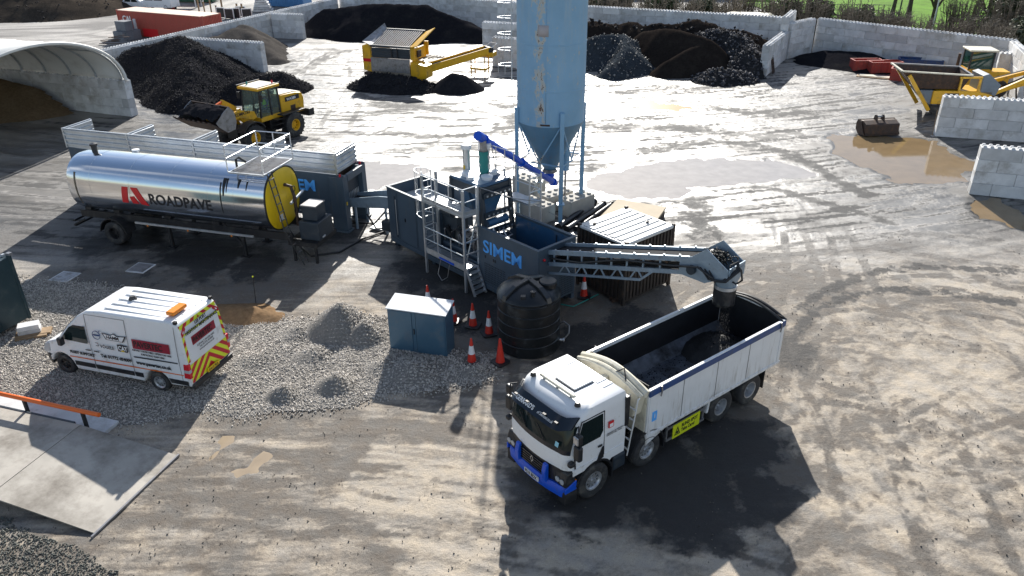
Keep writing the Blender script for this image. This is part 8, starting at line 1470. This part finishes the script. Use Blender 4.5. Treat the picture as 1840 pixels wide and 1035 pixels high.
def brush(p, r, h, lab, seed, n=70):
    g = random.Random(seed); t = thing('bare_shrub', (p[0], p[1], 0), 0, lab, 'shrub', 'bare shrubs beyond the back wall'); b = MB()
    for k in range(n):
        a = g.uniform(0, 6.28); rr_ = r * math.sqrt(g.random()); s = Vector((rr_ * 0.6 * math.cos(a), rr_ * 0.6 * math.sin(a), 0)); L = h * g.uniform(0.6, 1.1); lean = Vector((math.cos(a), math.sin(a), 0)) * g.uniform(0.1, 0.5) * r * 0.6
        m_ = s + lean * 0.4 + Vector((0, 0, L * 0.55)); e = s + lean + Vector((g.uniform(-.3, .3), g.uniform(-.3, .3), L)); b.tube([s, m_, e], [0.045, 0.035, 0.015], 3)
        for j in range(4): q = m_.lerp(e, g.random()); v = Vector((g.uniform(-1, 1), g.uniform(-1, 1), g.uniform(0, 0.8))) * 0.55; b.tube([q, q + v], [0.024, 0.010], 3)
    b.build('stems', 'twig', t); return t
for i, (x, y, r, h) in enumerate(((11.5, 84.5, 2.0, 3.6), (14.5, 83.5, 2.2, 3.7), (18, 82.0, 2.2, 3.6), (21.5, 80.5, 2.0, 3.6), (26, 79.0, 2.2, 4.2), (29, 77.8, 2.2, 4.4), (32, 75, 2.2, 4.0), (36.5, 77, 2.4, 3.0), (42, 71.5, 2.4, 3.4), (45, 72.5, 2.6, 5.0), (39, 70.5, 2.0, 3.0), (24, 84.5, 2.4, 4.2), (34.5, 73.5, 2.0, 3.3), (36.3, 70.8, 1.8, 3.2), (41, 67.5, 1.8, 3.2), (9, 85, 2, 3.6), (48.5, 78, 3, 5.5), (44.5, 79.5, 2.5, 4))):
    brush((x, y), r, h, 'leafless brown shrub growing behind the back wall, ' + ('behind its middle, %s from silo' % ('first', 'second', 'third', 'fourth')[i] if i < 4 else ('left of the wall corner', 'at the wall corner', 'right of the wall corner', 'below the grass patch, left', 'near the wall right end', 'beside the pale evergreen', 'below the street lamp', 'behind the first row', 'second right of wall corner', 'below the trunk group', 'last before the right end', 'hard by the silo', 'tallest at the right edge', 'behind the street lamp')[i - 4]), 60 + i, 120)
def leafy(p, r, h, lab, seed, mat, n=4200):
    g = np.random.default_rng(seed); t = thing('leafy_shrub', (p[0], p[1], 0), 0, lab, 'shrub', 'evergreen shrubs beyond the back wall'); b = MB(); rr_ = random.Random(seed)
    cl = [(rr_.uniform(-r * .6, r * .6), rr_.uniform(-r * .6, r * .6), rr_.uniform(h * .25, h * .85), rr_.uniform(0.35, 0.6) * r) for k in range(14)]
    for k in range(7): c = cl[k]; b.tube([(rr_.uniform(-.2, .2), rr_.uniform(-.2, .2), -0.05), (c[0] * .5, c[1] * .5, c[2] * .5), c[:3]], [0.09, 0.06, 0.03], 5)
    b.build('trunk', 'bark', t, True); P = []
    for k in range(n): c = cl[g.integers(0, 14)]; v = g.normal(size=3); v /= np.linalg.norm(v); P.append(np.array(c[:3]) + v * c[3] * g.random() ** 0.4)
    P = np.array(P); a = g.normal(size=(n, 3)); a /= np.linalg.norm(a, axis=1)[:, None]; b2 = np.cross(a, g.normal(size=(n, 3))); b2 /= np.linalg.norm(b2, axis=1)[:, None]; s = (0.13 + 0.12 * g.random(n))[:, None]
    V = np.stack([P - a * s, P - b2 * s * 0.5, P + a * s, P + b2 * s * 0.5], 1).reshape(-1, 3); o = bpy.data.objects.new('crown', np_mesh('crown', V, np.arange(4 * n).reshape(n, 4), mat)); col.objects.link(o); o.parent = t; return t
for i, (x, y, r, h, m_) in enumerate(((47.5, 70.5, 2.6, 5.2, 'leaf_pale'), (51, 69, 3.0, 6.0, 'leaf'), (50, 73.5, 2.6, 6.0, 'leaf'), (46.5, 66.0, 2.2, 4.0, 'leaf_pale'), (54, 66, 3, 5.5, 'leaf'), (8.5, 86.5, 2.0, 3.8, 'leaf'), (11.3, 87, 1.8, 3.9, 'leaf_pale'), (30.3, 80, 1.6, 3.6, 'leaf_pale'), (43.5, 68.5, 1.8, 3.2, 'leaf_pale'), (16, 85, 2.0, 3.6, 'leaf'), (20, 84, 1.8, 3.5, 'leaf_pale'), (27.5, 80.5, 2.0, 4.0, 'leaf'), (33.5, 76.5, 1.8, 3.6, 'leaf_pale'), (48.5, 66.5, 2.6, 5.0, 'leaf_pale'), (47, 76, 2.6, 5.5, 'leaf'))):
    leafy((x, y), r, h, ('pale leafy evergreen at the right behind the long back wall', 'tall dark evergreen at the far right edge', 'dark evergreen behind the pale one at far right', 'low pale shrub over the right end of back wall', 'broad dark evergreen outermost at the right', 'dark green bush just right of the silo top', 'yellow-green bush second right of the silo top', 'yellow-green shrub behind the wall corner', 'small pale shrub behind the long right wall', 'dark bush behind the middle of the back wall', 'pale bush left of the caravan roof', 'dark bush left of the wall corner', 'pale bush right of the wall corner', 'pale bush low at the right edge over the wall', 'dark bush right of the street lamp')[i], 90 + i, m_)
fn = thing('metal_railing', (20, 95.5, 0), R(-8), 'dark metal railing fence along the path beyond the back wall', 'fence')
for k in range(40): MB().bar((k * 0.6, 0, 0), (k * 0.6, 0, 1.5), 0.05).build('railing_bar', 'slate_dark', fn)
for z in (0.25, 0.85, 1.45): MB().bar((0, 0, z), (23.6, 0, z), 0.05).build('railing_rail', 'slate_dark', fn)
hut = thing('brick_outbuilding', (26, 112, 0), R(-6), 'low brick building far behind the railing, right of the silo', 'building'); MB().box(-14, 8, 0, 6, 0, 2.6).build('wall', pm('brick_red', (0.20, 0.09, 0.07), 0.9, 0, 0.2, 3), hut); MB().prism([(-0.4, 2.6), (6.4, 2.6), (3, 4.4)], -14.4, 8.4, 'x').build('roof', 'slate_dark', hut)
for k in range(6): w_ = MB().box(-12.5 + k * 3.4, -11 + k * 3.4, -0.03, 0.02, 1.0, 2.1).build('window', 'white', hut); MB().box(-12.4 + k * 3.4, -11.1 + k * 3.4, -0.04, -0.03, 1.1, 2.0).build('pane', 'glass_dark', w_)
pth = MB().add([(18, 97, 0.06), (60, 91, 0.06), (62, 95, 0.06), (18, 101.5, 0.06)], [(0, 1, 2, 3)]).build('path', pm('path_tarmac', (0.30, 0.29, 0.28), 0.85, 0, 0.15, 1), None); tag(pth, 'pale footpath beyond the back wall', kind='structure')
p = G(1350, 27, 2.75); cvn = thing('caravan', (p.x, p.y + 1.0, 0), R(-24), 'cream caravan roof showing over the back wall', 'caravan'); MB().prism([(-2.6, 0.5), (-2.75, 1.4), (-2.5, 2.4), (-1.9, 2.72), (1.9, 2.78), (2.5, 2.5), (2.75, 1.3), (2.6, 0.5)], -1.1, 1.1).build('body', 'cream', cvn, 25, 0.12, 3); MB().box(-1.6, 1.6, -1.12, -1.10, 1.35, 1.95).build('window', 'glass_dark', cvn)
for s in (-1, 1): wheel(cvn, 0.2, s * 1.0, 0.32, 0.2, s, 0.6)
for i, (x, y, h, mt, lab) in enumerate(((42.4, 80.5, 5.4, 'white_dirty', 'white street lamp with square lantern beyond the back wall'), (40.2, 83.5, 5.2, 'slate_dark', 'dark slim lamp post standing on the grass'))):
    t = thing('lamp_post', (x, y, 0), R(-20), lab, 'lamp'); MB().cyl((0, 0, 0), (0, 0, h), 0.09, 0.055, 10).build('column', mt, t, True); MB().box(-0.35, 0.35, -0.16, 0.16, h, h + 0.18).build('lantern', 'white' if i == 0 else 'slate_dark', t, False, 0.04); MB().cyl((0, 0, 0), (0, 0, 0.5), 0.14, n=10).build('base', mt, t, True)
